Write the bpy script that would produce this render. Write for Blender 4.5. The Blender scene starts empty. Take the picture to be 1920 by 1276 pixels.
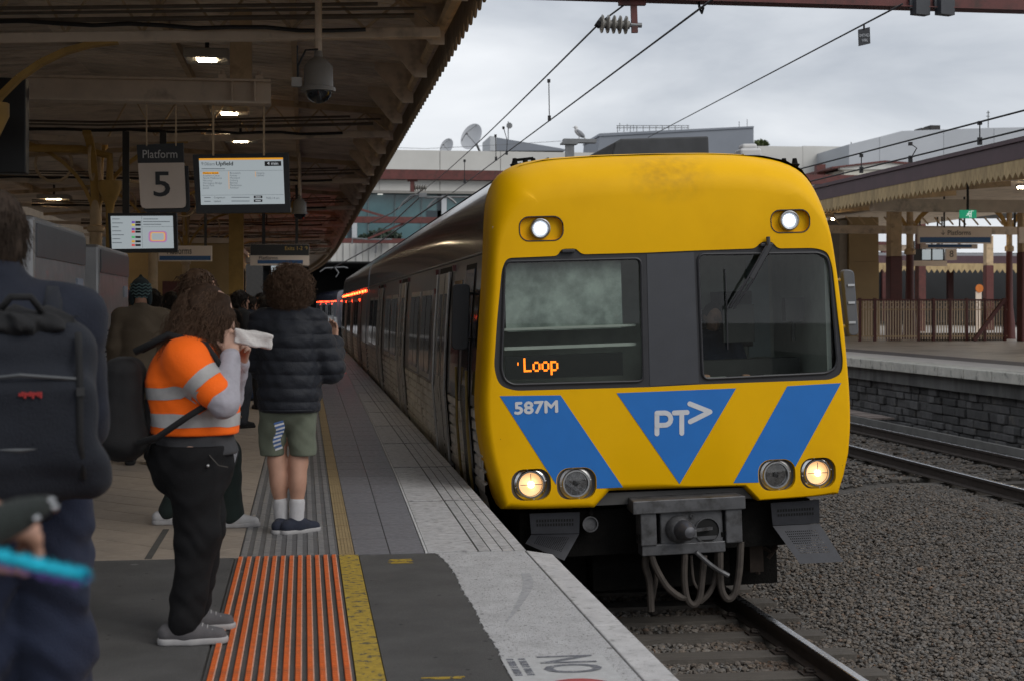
import bpy, math, random
import numpy as np
from mathutils import Matrix, Vector
from mathutils.geometry import delaunay_2d_cdt

scene = bpy.context.scene
COL = scene.collection
R = math.radians
rng = random.Random(7)
nrg = np.random.default_rng(7)

# ---------------------------------------------------------------- camera
FPX, YAW, CAMZ = 2800.0, R(7.93), 1.5          # focal length in photo pixels, heading, eye height above the platform
cam_d = bpy.data.cameras.new('camera'); cam = bpy.data.objects.new('camera', cam_d); COL.objects.link(cam)
cam.location = (0, 0, CAMZ); cam.rotation_euler = (R(90), 0, -YAW)
cam_d.sensor_width = 36; cam_d.lens = FPX / 1920 * 36; cam_d.shift_y = -63 / 1920
cam_d.clip_start = .1; cam_d.clip_end = 3000
cam_d.dof.use_dof = True; cam_d.dof.focus_distance = 11.8; cam_d.dof.aperture_fstop = 5.0
scene.camera = cam

# ---------------------------------------------------------------- sky, sun, exposure
SUN_EL, SUN_AZ = R(40), R(138)                  # azimuth clockwise from +Y: behind the camera, over the open tracks
world = bpy.data.worlds.new('World'); scene.world = world; world.use_nodes = True
wt = world.node_tree; wt.nodes.clear()
def wn(t, **k):
    n = wt.nodes.new(t)
    for a, b in k.items(): setattr(n, a, b)
    return n
sky = wn('ShaderNodeTexSky', sky_type='NISHITA', sun_disc=False, sun_elevation=SUN_EL, sun_rotation=SUN_AZ)
tc = wn('ShaderNodeTexCoord'); mp = wn('ShaderNodeMapping'); mp.inputs['Scale'].default_value = (1.0, 1.0, 3.4)
n1 = wn('ShaderNodeTexNoise'); n1.inputs['Scale'].default_value = 2.9; n1.inputs['Detail'].default_value = 7; n1.inputs['Roughness'].default_value = .5; n1.inputs['Distortion'].default_value = .35
rmp = wn('ShaderNodeValToRGB')
rmp.color_ramp.elements[0].position = .34; rmp.color_ramp.elements[0].color = (.45, .485, .54, 1)
rmp.color_ramp.elements[1].position = .68; rmp.color_ramp.elements[1].color = (.86, .88, .91, 1)
e_ = rmp.color_ramp.elements.new(.5); e_.color = (.64, .67, .715, 1)
sc_ = wn('ShaderNodeMix', data_type='RGBA', blend_type='MULTIPLY'); sc_.inputs[0].default_value = 1; sc_.inputs[7].default_value = (10, 10, 10, 1)
mx = wn('ShaderNodeMix', data_type='RGBA'); mx.inputs[0].default_value = .94
bg = wn('ShaderNodeBackground'); bg.inputs['Strength'].default_value = .1; wo = wn('ShaderNodeOutputWorld')
L_ = wt.links.new
L_(tc.outputs['Generated'], mp.inputs[0]); L_(mp.outputs[0], n1.inputs['Vector']); L_(n1.outputs['Fac'], rmp.inputs[0])
L_(rmp.outputs[0], sc_.inputs[6]); L_(sky.outputs[0], mx.inputs[6]); L_(sc_.outputs[2], mx.inputs[7]); L_(mx.outputs[2], bg.inputs[0]); L_(bg.outputs[0], wo.inputs[0])
sun_d = bpy.data.lights.new('sun', 'SUN'); sun = bpy.data.objects.new('sun', sun_d); COL.objects.link(sun)
sun_d.energy = 1.35; sun_d.angle = R(40); sun_d.color = (1, .97, .92)
sdir = Vector((math.sin(SUN_AZ) * math.cos(SUN_EL), math.cos(SUN_AZ) * math.cos(SUN_EL), math.sin(SUN_EL)))
sun.rotation_euler = sdir.to_track_quat('Z', 'Y').to_euler()
vs = scene.view_settings; vs.view_transform = 'Standard'; vs.look = 'None'; vs.exposure = .15; vs.gamma = 1; vs.use_curve_mapping = False
scene.render.engine = 'CYCLES'
cy = scene.cycles; cy.use_denoising = True; cy.max_bounces = 8; cy.diffuse_bounces = 4; cy.glossy_bounces = 4; cy.transmission_bounces = 6; cy.sample_clamp_indirect = 6
cy.caustics_reflective = False; cy.caustics_refractive = False

# ---------------------------------------------------------------- measuring helpers: a sight line met with a real plane of the place
_s, _c = math.sin(YAW), math.cos(YAW)
def ray(px, py):
    u = (px - 960) / FPX; v = (575 - py) / FPX
    return (_s + u * _c, _c - u * _s, v)
def G(px, py, z=0):                              # on a level surface
    d = ray(px, py); t = (z - CAMZ) / d[2]; return Vector((d[0] * t, d[1] * t, z))
def PY(px, py, Y):                               # on a wall across the track
    d = ray(px, py); t = Y / d[1]; return Vector((d[0] * t, Y, CAMZ + d[2] * t))
def PX(px, py, X):                               # on a wall along the track
    d = ray(px, py); t = X / d[0]; return Vector((X, d[1] * t, CAMZ + d[2] * t))

# ---------------------------------------------------------------- materials
MATS = {}
def mat(name, col, rough=.6, metal=0, var=.12, vscale=6, bump=0, bscale=60, spec=.5, coat=0, col2=None, c2=(.45, .62), c2scale=3, emit=None, estr=0,
        alpha=1, trans=0, stretch=None, detail=6, rvar=0, ior=None, sheen=0, spots=None):
    if name in MATS: return MATS[name]
    m = bpy.data.materials.new(name); m.use_nodes = True; nt = m.node_tree; b = nt.nodes['Principled BSDF']
    def N(t, **k):
        n = nt.nodes.new(t)
        for a, v in k.items(): setattr(n, a, v)
        return n
    def noise(scale, det=detail, ro=.6):
        n = N('ShaderNodeTexNoise'); n.inputs['Scale'].default_value = scale; n.inputs['Detail'].default_value = det; n.inputs['Roughness'].default_value = ro
        nt.links.new(vec, n.inputs['Vector']); return n
    t = N('ShaderNodeTexCoord'); vec = t.outputs['Object']
    if stretch:
        mpn = N('ShaderNodeMapping'); mpn.inputs['Scale'].default_value = stretch; nt.links.new(vec, mpn.inputs[0]); vec = mpn.outputs[0]
    b.inputs['Base Color'].default_value = (*col, 1); b.inputs['Roughness'].default_value = rough; b.inputs['Metallic'].default_value = metal
    b.inputs['Specular IOR Level'].default_value = spec; b.inputs['Coat Weight'].default_value = coat; b.inputs['Coat Roughness'].default_value = .08
    b.inputs['Transmission Weight'].default_value = trans; b.inputs['Alpha'].default_value = alpha
    if ior: b.inputs['IOR'].default_value = ior
    if sheen: b.inputs['Sheen Weight'].default_value = sheen
    out = None
    if var or col2:
        base = N('ShaderNodeRGB'); base.outputs[0].default_value = (*col, 1); out = base.outputs[0]
        if col2:
            n = noise(c2scale); r = N('ShaderNodeMapRange'); r.inputs[1].default_value, r.inputs[2].default_value = c2
            nt.links.new(n.outputs['Fac'], r.inputs[0]); mm = N('ShaderNodeMix', data_type='RGBA'); mm.inputs[7].default_value = (*col2, 1)
            nt.links.new(r.outputs[0], mm.inputs[0]); nt.links.new(out, mm.inputs[6]); out = mm.outputs[2]
        if var:
            n = noise(vscale); r = N('ShaderNodeMapRange'); r.inputs[1].default_value, r.inputs[2].default_value, r.inputs[3].default_value, r.inputs[4].default_value = .25, .75, 1 - var, 1 + var
            nt.links.new(n.outputs['Fac'], r.inputs[0]); mm = N('ShaderNodeMix', data_type='RGBA', blend_type='MULTIPLY'); mm.inputs[0].default_value = 1
            nt.links.new(out, mm.inputs[6]); nt.links.new(r.outputs[0], mm.inputs[7]); out = mm.outputs[2]
        for (vsc, thr, scol, keep_) in (spots or ()):             # gum, drips, insects: small marks with a shape of their own
            v = N('ShaderNodeTexVoronoi'); v.inputs['Scale'].default_value = vsc; v.inputs['Randomness'].default_value = 1; nt.links.new(vec, v.inputs['Vector'])
            lt = N('ShaderNodeMath', operation='LESS_THAN'); lt.inputs[1].default_value = thr; nt.links.new(v.outputs['Distance'], lt.inputs[0])
            sp = N('ShaderNodeSeparateColor'); nt.links.new(v.outputs['Color'], sp.inputs[0]); l2 = N('ShaderNodeMath', operation='LESS_THAN'); l2.inputs[1].default_value = keep_; nt.links.new(sp.outputs[0], l2.inputs[0])
            mu = N('ShaderNodeMath', operation='MULTIPLY'); nt.links.new(lt.outputs[0], mu.inputs[0]); nt.links.new(l2.outputs[0], mu.inputs[1])
            mm = N('ShaderNodeMix', data_type='RGBA'); mm.inputs[7].default_value = (*scol, 1); nt.links.new(mu.outputs[0], mm.inputs[0]); nt.links.new(out, mm.inputs[6]); out = mm.outputs[2]
        nt.links.new(out, b.inputs['Base Color'])
    if rvar:
        n = noise(vscale * 1.7); r = N('ShaderNodeMapRange'); r.inputs[1].default_value, r.inputs[2].default_value, r.inputs[3].default_value, r.inputs[4].default_value = .3, .7, max(.02, rough - rvar), rough + rvar
        nt.links.new(n.outputs['Fac'], r.inputs[0]); nt.links.new(r.outputs[0], b.inputs['Roughness'])
    if bump:
        n = noise(bscale, 5); bn = N('ShaderNodeBump'); bn.inputs['Strength'].default_value = bump; bn.inputs['Distance'].default_value = .02
        nt.links.new(n.outputs['Fac'], bn.inputs['Height']); nt.links.new(bn.outputs[0], b.inputs['Normal'])
    if emit:
        b.inputs['Emission Color'].default_value = (*emit, 1); b.inputs['Emission Strength'].default_value = estr
    MATS[name] = m; return m

def attr_tint(m, attr='tint', amount=1.0):
    """multiply the base colour by a per-piece tint stored on the mesh"""
    nt = m.node_tree; b = nt.nodes['Principled BSDF']; l = b.inputs['Base Color'].links
    a = nt.nodes.new('ShaderNodeAttribute'); a.attribute_name = attr
    mm = nt.nodes.new('ShaderNodeMix'); mm.data_type = 'RGBA'; mm.blend_type = 'MULTIPLY'; mm.inputs[0].default_value = amount
    if l: nt.links.new(l[0].from_socket, mm.inputs[6])
    else: mm.inputs[6].default_value = b.inputs['Base Color'].default_value
    nt.links.new(a.outputs['Color'], mm.inputs[7]); nt.links.new(mm.outputs[2], b.inputs['Base Color']); return m

def obj_tint(m, lo=.8, hi=1.2):
    """each alike piece gets its own shade from the object's random number"""
    nt = m.node_tree; b = nt.nodes['Principled BSDF']; l = b.inputs['Base Color'].links
    a = nt.nodes.new('ShaderNodeObjectInfo'); r = nt.nodes.new('ShaderNodeMapRange'); r.inputs[3].default_value = lo; r.inputs[4].default_value = hi
    mm = nt.nodes.new('ShaderNodeMix'); mm.data_type = 'RGBA'; mm.blend_type = 'MULTIPLY'; mm.inputs[0].default_value = 1
    nt.links.new(a.outputs['Random'], r.inputs[0])
    if l: nt.links.new(l[0].from_socket, mm.inputs[6])
    else: mm.inputs[6].default_value = b.inputs['Base Color'].default_value
    nt.links.new(r.outputs[0], mm.inputs[7]); nt.links.new(mm.outputs[2], b.inputs['Base Color']); return m

# ---------------------------------------------------------------- objects
def tag(o, label=None, cat=None, group=None, kind=None):
    if label: o['label'] = label
    if cat: o['category'] = cat
    if group: o['group'] = group
    if kind: o['kind'] = kind
    return o
def adopt(o, parent):
    if parent is not None:
        o.parent = parent
        o.matrix_parent_inverse = WM[parent.name].inverted() if parent.name in WM else Matrix()
WM = {}
def thing(name, label, cat, loc=(0, 0, 0), group=None, kind=None):
    o = bpy.data.objects.new(name, None); COL.objects.link(o); o.location = loc; o.empty_display_size = .1
    WM[o.name] = Matrix.Translation(Vector(loc))
    return tag(o, label, cat, group, kind)
def link_mesh(name, me, m, parent=None):
    o = bpy.data.objects.new(name, me); COL.objects.link(o)
    if m is not None and not me.materials: me.materials.append(m)
    adopt(o, parent); return o
def copy_tree(o, delta, parent=None):
    c = o.copy(); COL.objects.link(c)
    if parent is None: c.location = Vector(o.location) + Vector(delta)
    else: c.parent = parent
    for ch in o.children: copy_tree(ch, delta, c)
    return c

class MB:
    """collects shapes in world coordinates, then links them as ONE mesh object"""
    def __init__(s): s.v = []; s.f = []; s.M = None
    def add(s, vs, fs):
        b = len(s.v)
        s.v += [tuple(s.M @ Vector(p)) if s.M is not None else tuple(p) for p in vs]
        s.f += [tuple(i + b for i in f) for f in fs]; return s
    def box(s, c, d, rz=0, rot=None):
        M = rot if rot is not None else Matrix.Rotation(rz, 3, 'Z'); c = Vector(c)
        vs = [c + M @ Vector((x * d[0] / 2, y * d[1] / 2, z * d[2] / 2)) for x in (-1, 1) for y in (-1, 1) for z in (-1, 1)]
        return s.add(vs, [(0, 1, 3, 2), (4, 6, 7, 5), (0, 4, 5, 1), (2, 3, 7, 6), (0, 2, 6, 4), (1, 5, 7, 3)])
    def bb(s, a, b):
        return s.box([(a[i] + b[i]) / 2 for i in range(3)], [abs(b[i] - a[i]) for i in range(3)])
    def bar(s, a, b, w, h=None, up=(0, 0, 1)):                 # rectangular bar between two points
        a, b = Vector(a), Vector(b); h = h or w; d = (b - a); L = d.length; d.normalize()
        u = Vector(up)
        if abs(u.dot(d)) > .98: u = Vector((0, 1, 0))
        x = d.cross(u).normalized(); z = x.cross(d).normalized()
        M = Matrix((x, d, z)).transposed(); return s.box((a + b) / 2, (w, L, h), rot=M)
    def tube(s, pts, r, n=8, close=True):
        pts = [Vector(p) for p in pts]; rs = r if hasattr(r, '__len__') else [r] * len(pts); vs = []; fs = []
        ref = None
        for i, p in enumerate(pts):
            d = (pts[min(i + 1, len(pts) - 1)] - pts[max(i - 1, 0)]).normalized()
            if ref is None: ref = Vector((0, 0, 1)) if abs(d.z) < .9 else Vector((1, 0, 0))
            x = d.cross(ref).normalized(); y = x.cross(d).normalized(); ref = y
            vs += [p + (x * math.cos(2 * math.pi * k / n) + y * math.sin(2 * math.pi * k / n)) * rs[i] for k in range(n)]
        for i in range(len(pts) - 1):
            fs += [(i * n + k, i * n + (k + 1) % n, (i + 1) * n + (k + 1) % n, (i + 1) * n + k) for k in range(n)]
        if close: fs += [tuple(range(n - 1, -1, -1)), tuple((len(pts) - 1) * n + k for k in range(n))]
        return s.add(vs, fs)
    def cyl(s, a, b, r, n=16): return s.tube([a, b], r, n)
    def lathe(s, c, axis, prof, n=24):                         # prof: (distance along axis, radius)
        c, ax = Vector(c), Vector(axis).normalized(); x = ax.orthogonal().normalized(); y = ax.cross(x)
        vs = [c + ax * h + (x * math.cos(2 * math.pi * k / n) + y * math.sin(2 * math.pi * k / n)) * max(r, 1e-4) for h, r in prof for k in range(n)]
        fs = [(i * n + k, i * n + (k + 1) % n, (i + 1) * n + (k + 1) % n, (i + 1) * n + k) for i in range(len(prof) - 1) for k in range(n)]
        fs += [tuple(range(n - 1, -1, -1)), tuple((len(prof) - 1) * n + k for k in range(n))]
        return s.add(vs, fs)
    def prism(s, poly, a, b, fn):                              # poly (u,v), extruded from a to b; fn(u,v,t) -> point
        n = len(poly); vs = [fn(u, v, a) for u, v in poly] + [fn(u, v, b) for u, v in poly]
        fs = [tuple(range(n)), tuple(range(2 * n - 1, n - 1, -1))] + [(k, k + n, (k + 1) % n + n, (k + 1) % n) for k in range(n)]
        return s.add(vs, fs)
    def mesh(s, name, smooth=False):
        me = bpy.data.meshes.new(name); me.from_pydata(s.v, [], s.f); me.validate(); me.update()
        fix_normals(me)
        if smooth:
            me.polygons.foreach_set('use_smooth', [True] * len(me.polygons))
            if smooth != 'all': me.set_sharp_from_angle(angle=R(smooth if smooth is not True else 40))
        return me
    def build(s, name, m, parent=None, smooth=False, bevel=0, label=None, cat=None, group=None, kind=None):
        o = link_mesh(name, s.mesh(name, smooth), m, parent)
        if bevel:
            bv = o.modifiers.new('edge', 'BEVEL'); bv.width = bevel; bv.segments = 2; bv.limit_method = 'ANGLE'; bv.angle_limit = R(40)
        return tag(o, label, cat, group, kind)
def fix_normals(me):
    import bmesh
    bm = bmesh.new(); bm.from_mesh(me); bmesh.ops.recalc_face_normals(bm, faces=bm.faces); bm.to_mesh(me); bm.free()

def rrect(x0, z0, x1, z1, r, n=6):
    pts = []
    for cx, cz, a0 in ((x1 - r, z1 - r, 0), (x0 + r, z1 - r, 90), (x0 + r, z0 + r, 180), (x1 - r, z0 + r, 270)):
        pts += [(cx + r * math.cos(R(a0 + 90 * k / n)), cz + r * math.sin(R(a0 + 90 * k / n))) for k in range(n + 1)]
    return pts
def inside(p, poly):
    x, y = p; c = False; j = len(poly) - 1
    for i in range(len(poly)):
        xi, yi = poly[i]; xj, yj = poly[j]
        if (yi > y) != (yj > y) and x < (xj - xi) * (y - yi) / (yj - yi) + xi: c = not c
        j = i
    return c
def region(polys_in, polys_out=(), extra=()):
    """triangles covering the inside of polys_in minus polys_out -> (verts2d, faces)"""
    V = []; E = []
    for p in list(polys_in) + list(polys_out):
        b = len(V); V += [Vector(q) for q in p]; E += [(b + i, b + (i + 1) % len(p)) for i in range(len(p))]
    V += [Vector(q) for q in extra]
    v, e, f, *_ = delaunay_2d_cdt(V, E, [], 0, 1e-5)
    out = []
    for t in f:
        c = (sum(v[i][0] for i in t) / len(t), sum(v[i][1] for i in t) / len(t))
        if any(inside(c, p) for p in polys_in) and not any(inside(c, p) for p in polys_out): out.append(tuple(t))
    used = sorted({i for t in out for i in t}); ix = {i: k for k, i in enumerate(used)}
    return [tuple(v[i]) for i in used], [tuple(ix[i] for i in t) for t in out]
def round_poly(pts, r, n=5):                                    # corners rounded to a fixed radius
    out = []
    for i in range(len(pts)):
        p, a, b = Vector(pts[i]), Vector(pts[i - 1]), Vector(pts[(i + 1) % len(pts)])
        u, v = (a - p), (b - p); q = min(r, u.length * .45, v.length * .45); u, v = p + u.normalized() * q, p + v.normalized() * q
        for k in range(n + 1):
            t = k / n; out.append(tuple(u * (1 - t) ** 2 + p * 2 * t * (1 - t) + v * t * t))
    return out
def thin_glass(name, tint=(.9, .93, .92), refl=1.0, rough=.01):
    m = bpy.data.materials.new(name); m.use_nodes = True; nt = m.node_tree; nt.nodes.clear(); N = nt.nodes.new; L = nt.links.new
    o = N('ShaderNodeOutputMaterial'); t = N('ShaderNodeBsdfTransparent'); t.inputs[0].default_value = (*tint, 1); g = N('ShaderNodeBsdfGlossy'); g.inputs['Roughness'].default_value = rough
    f = N('ShaderNodeFresnel'); f.inputs[0].default_value = 1.5; k = N('ShaderNodeMath'); k.operation = 'MULTIPLY'; k.inputs[1].default_value = refl; mx = N('ShaderNodeMixShader')
    L(f.outputs[0], k.inputs[0]); L(k.outputs[0], mx.inputs[0]); L(t.outputs[0], mx.inputs[1]); L(g.outputs[0], mx.inputs[2]); L(mx.outputs[0], o.inputs[0]); MATS[name] = m; return m
def smooth_poly(pts, it=2):                                     # corner cutting
    for _ in range(it):
        q = []
        for i in range(len(pts)):
            a, b = pts[i], pts[(i + 1) % len(pts)]
            q += [(a[0] * .75 + b[0] * .25, a[1] * .75 + b[1] * .25), (a[0] * .25 + b[0] * .75, a[1] * .25 + b[1] * .75)]
        pts = q
    return pts

def text_mesh(s, size, name='lettering', extrude=0, bold=0, align='CENTER'):
    c = bpy.data.curves.new(name, 'FONT'); c.body = s; c.size = size; c.align_x = align; c.align_y = 'CENTER'; c.offset = bold; c.extrude = extrude; c.resolution_u = 3
    o = bpy.data.objects.new(name, c); me = bpy.data.meshes.new_from_object(o)
    bpy.data.objects.remove(o); bpy.data.curves.remove(c); me.materials.clear(); return me
def text(s, size, m, origin, ux, uz, parent, name='lettering', bold=0, align='CENTER', fitw=None, thick=0):
    """flat lettering laid out from origin along ux (reading) and uz (up)"""
    me = text_mesh(s, size, name, 0, bold, align); ux, uz = Vector(ux).normalized(), Vector(uz).normalized(); o = Vector(origin)
    xs = [v.co.x for v in me.vertices]; k = 1
    if fitw and xs: k = fitw / max(1e-6, max(xs) - min(xs))
    for v in me.vertices: v.co = o + ux * v.co.x * k + uz * v.co.y
    me.update()
    if thick:                                                   # heavier weight: the outline repeated a hair to each side
        n = ux.cross(uz); b = MB(); vs = [v.co.copy() for v in me.vertices]; fs = [tuple(p.vertices) for p in me.polygons]
        for k, (a, c) in enumerate(((0, 0), (1, 0), (-1, 0), (0, 1), (0, -1), (.7, .7), (-.7, -.7))): b.add([v + ux * a * thick + uz * c * thick + n * .0003 * k for v in vs], fs)
        me = b.mesh(name)
    return link_mesh(name, me, m, parent)

# ---------------------------------------------------------------- smooth bodies: distance fields turned into one continuous surface
class Field:
    def __init__(s, lo, hi, h):
        s.lo = np.array(lo, float); s.h = h; s.n = np.maximum(4, np.ceil((np.array(hi) - s.lo) / h).astype(int) + 1)
        s.ax = [s.lo[i] + h * np.arange(s.n[i]) for i in range(3)]; s.d = np.full(s.n, .5, np.float32)
    def sub(s, lo, hi, mg):
        sl = []
        for i in range(3):
            a = int(max(0, math.floor((lo[i] - mg - s.lo[i]) / s.h))); b = int(min(s.n[i], math.ceil((hi[i] + mg - s.lo[i]) / s.h) + 1)); sl.append(slice(a, max(b, a)))
        return tuple(sl)
    def grid(s, sl): return np.meshgrid(*[s.ax[i][sl[i]] for i in range(3)], indexing='ij')
    def merge(s, sl, q, k, cut):
        a = s.d[sl]; q = q.astype(np.float32)
        if cut:
            q = -q; h = np.clip(.5 - .5 * (a - q) / k, 0, 1); s.d[sl] = a * (1 - h) + q * h + k * h * (1 - h)
        else:
            h = np.clip(.5 + .5 * (a - q) / k, 0, 1); s.d[sl] = a * (1 - h) + q * h - k * h * (1 - h)
    def cone(s, a, b, ra, rb=None, k=.03, cut=False, flat=None):
        rb = ra if rb is None else rb; a, b = np.array(a, float), np.array(b, float); m = max(ra, rb) + .08
        sl = s.sub(np.minimum(a, b), np.maximum(a, b), m); X, Y, Z = s.grid(sl)
        if X.size == 0: return s
        ab = b - a; L = max(1e-9, ab @ ab); t = np.clip(((X - a[0]) * ab[0] + (Y - a[1]) * ab[1] + (Z - a[2]) * ab[2]) / L, 0, 1)
        dx, dy, dz = X - a[0] - t * ab[0], Y - a[1] - t * ab[1], Z - a[2] - t * ab[2]
        if flat is not None:                                     # flatten along a direction: (direction, factor)
            n, fct = np.array(flat[0], float), flat[1]; n /= np.linalg.norm(n); w = dx * n[0] + dy * n[1] + dz * n[2]; g = fct - 1
            dx, dy, dz = dx + w * n[0] * g, dy + w * n[1] * g, dz + w * n[2] * g
        s.merge(sl, np.sqrt(dx * dx + dy * dy + dz * dz) - (ra + (rb - ra) * t), k, cut); return s
    def ell(s, c, r, k=.03, cut=False, rot=None):
        c, r = np.array(c, float), np.array(r, float); m = max(r); sl = s.sub(c - m, c + m, .08); X, Y, Z = s.grid(sl)
        if X.size == 0: return s
        X, Y, Z = X - c[0], Y - c[1], Z - c[2]
        if rot is not None:
            A = np.array(rot.inverted()); X, Y, Z = [A[i][0] * X + A[i][1] * Y + A[i][2] * Z for i in range(3)]
        k0 = np.sqrt((X / r[0]) ** 2 + (Y / r[1]) ** 2 + (Z / r[2]) ** 2); k1 = np.sqrt((X / r[0] ** 2) ** 2 + (Y / r[1] ** 2) ** 2 + (Z / r[2] ** 2) ** 2)
        s.merge(sl, k0 * (k0 - 1) / np.maximum(k1, 1e-6), k, cut); return s
    def box(s, c, d, r=.02, k=.02, cut=False, rot=None):
        c = np.array(c, float); d = np.array(d, float); m = np.linalg.norm(d); sl = s.sub(c - m, c + m, .05); X, Y, Z = s.grid(sl)
        if X.size == 0: return s
        X, Y, Z = X - c[0], Y - c[1], Z - c[2]
        if rot is not None:
            A = np.array(rot.inverted()); X, Y, Z = [A[i][0] * X + A[i][1] * Y + A[i][2] * Z for i in range(3)]
        qx, qy, qz = np.abs(X) - d[0] + r, np.abs(Y) - d[1] + r, np.abs(Z) - d[2] + r
        q = np.sqrt(np.maximum(qx, 0) ** 2 + np.maximum(qy, 0) ** 2 + np.maximum(qz, 0) ** 2) + np.minimum(np.maximum(qx, np.maximum(qy, qz)), 0) - r
        s.merge(sl, q, k, cut); return s
    def warp(s, fn):
        k = np.nonzero(np.abs(s.d) < .06); s.d[k] += fn(*[s.ax[i][k[i]] for i in range(3)]).astype(np.float32); return s
    def surface(s):
        d = s.d
        for i in range(3):
            idx = [slice(None)] * 3
            for e in (0, -1): idx[i] = e; d[tuple(idx)] = np.maximum(d[tuple(idx)], .01)
        ins = d < 0; lo = []; hi = []
        for i in range(3):
            w = np.nonzero(ins.any(axis=tuple(j for j in range(3) if j != i)))[0]; lo.append(max(0, w[0] - 2)); hi.append(min(d.shape[i], w[-1] + 3))
        cut = tuple(slice(a, b) for a, b in zip(lo, hi)); d = d[cut]; ins = ins[cut]; org = s.lo + s.h * np.array(lo)
        A, B = slice(0, -1), slice(1, None); cnt = np.zeros([n - 1 for n in d.shape], np.int8); offs = [(i, j, k) for i in (0, 1) for j in (0, 1) for k in (0, 1)]
        for o in offs: cnt += ins[tuple(B if q else A for q in o)]
        cell = np.argwhere((cnt > 0) & (cnt < 8)); idm = -np.ones(cnt.shape, np.int32); idm[tuple(cell.T)] = np.arange(len(cell))
        val = {o: d[cell[:, 0] + o[0], cell[:, 1] + o[1], cell[:, 2] + o[2]] for o in offs}; acc = np.zeros((len(cell), 3)); n = np.zeros(len(cell))
        for o in offs:
            for ax in range(3):
                if o[ax] == 0:
                    o2 = tuple(1 if i == ax else o[i] for i in range(3)); va, vb = val[o], val[o2]; cr = (va < 0) != (vb < 0); t = np.where(cr, va / np.where(cr, va - vb, 1), 0); p = np.tile(np.array(o, float), (len(cell), 1)); p[:, ax] = t
                    acc += p * cr[:, None]; n += cr
        V = (cell + acc / n[:, None]) * s.h + org; F = []
        for axis in range(3):
            o = [i for i in range(3) if i != axis]; SA = [slice(1, -1)] * 3; SB = [slice(1, -1)] * 3; SA[axis] = A; SB[axis] = B
            a, b = ins[tuple(SA)], ins[tuple(SB)]
            for flip, msk in ((False, a & ~b), (True, ~a & b)):
                P = np.argwhere(msk)
                if len(P) == 0: continue
                for q in o: P[:, q] += 1
                def cid(i, j):
                    Q = P.copy(); Q[:, o[0]] -= i; Q[:, o[1]] -= j; return idm[Q[:, 0], Q[:, 1], Q[:, 2]]
                q = np.stack([cid(1, 1), cid(0, 1), cid(0, 0), cid(1, 0)], 1)
                if flip != (axis == 1): q = q[:, ::-1]
                F.append(q)
        return V, np.concatenate(F)
    def build(s, name, m, parent, M=None, **kw):
        V, F = s.surface()
        if M is not None:
            A = np.array(M); V = V @ A[:3, :3].T + A[:3, 3]
        return np_mesh(name, V, F, m, parent, **kw)
def np_mesh(name, V, F, m, parent=None, smooth=True, colors=None, label=None, cat=None, group=None, kind=None):
    V = np.asarray(V, np.float32); F = np.asarray(F, np.int32); k = F.shape[1]
    me = bpy.data.meshes.new(name); me.vertices.add(len(V)); me.vertices.foreach_set('co', V.ravel())
    me.loops.add(F.size); me.loops.foreach_set('vertex_index', F.ravel())
    me.polygons.add(len(F)); me.polygons.foreach_set('loop_start', np.arange(0, F.size, k, dtype=np.int32)); me.polygons.foreach_set('loop_total', np.full(len(F), k, np.int32))
    me.polygons.foreach_set('use_smooth', np.full(len(F), bool(smooth)))
    me.update(calc_edges=True)
    if colors is not None:
        a = me.color_attributes.new('tint', 'FLOAT_COLOR', 'POINT'); c = np.ones((len(V), 4), np.float32); c[:, :3] = colors; a.data.foreach_set('color', c.ravel())
    return tag(link_mesh(name, me, m, parent), label, cat, group, kind)
# ================================================================ the setting
def interp(y, tab):
    return float(np.interp(y, [t[0] for t in tab], [t[1] for t in tab]))
def bend(Y): return -max(0.0, Y - 58.0) ** 2 / 1950.0          # the line curves away to the left far down the platform
EDGE_FAR = [(9.0, 1.36), (14, 1.385), (30, 1.41), (60, 1.42), (200, 1.42)]
WHITE_L = [(9.0, .75), (13, .82), (19.4, .89), (31, .97), (42, 1.02), (60, 1.04), (200, 1.04)]
def xe(Y): return interp(Y, EDGE_FAR) + bend(Y)
def xw(Y): return interp(Y, WHITE_L) + bend(Y)

asphalt = mat('asphalt', (.092, .089, .087), .9, var=.25, vscale=2.5, bump=.6, bscale=260, spec=.3, col2=(.20, .195, .185), c2=(.56, .72), c2scale=150, spots=((5, .11, (.17, .165, .16), .25), (9, .10, (.045, .044, .043), .3)))
grout = mat('grout', (.07, .065, .058), .95, var=.2)
tan_tile = obj_tint(mat('tan_tile', (.33, .275, .225), .55, var=.10, vscale=9, rvar=.1, bump=.05, bscale=120, col2=(.22, .19, .16), c2=(.52, .75), c2scale=2.2, spots=((4, .09, (.16, .135, .11), .3),)), .93, 1.05)
grey_tile = obj_tint(mat('grey_tile', (.145, .142, .155), .5, var=.15, vscale=14, rvar=.12, bump=.06, bscale=150), .94, 1.06)
rib_grey = mat('rib_grey', (.19, .188, .19), .45, var=.2, vscale=10, rvar=.12)
yellow_strip = mat('worn_yellow_strip', (.31, .225, .11), .7, var=.25, vscale=20, col2=(.2, .15, .08), c2=(.5, .7), c2scale=12)
yellow_paint = mat('worn_yellow_paint', (.40, .27, .03), .8, var=.3, vscale=30, col2=(.10, .085, .05), c2=(.54, .60), c2scale=24, bump=.4, bscale=220)
orange_rib = mat('orange_plastic', (.62, .13, .025), .5, var=.2, vscale=25, col2=(.34, .10, .05), c2=(.5, .75), c2scale=8)
white_slab = obj_tint(mat('worn_white_slab', (.45, .445, .45), .6, var=.2, vscale=5, col2=(.17, .165, .165), c2=(.50, .66), c2scale=16, bump=.25, bscale=80, stretch=(1, 3.2, 1), rvar=.15), .93, 1.05)
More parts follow.
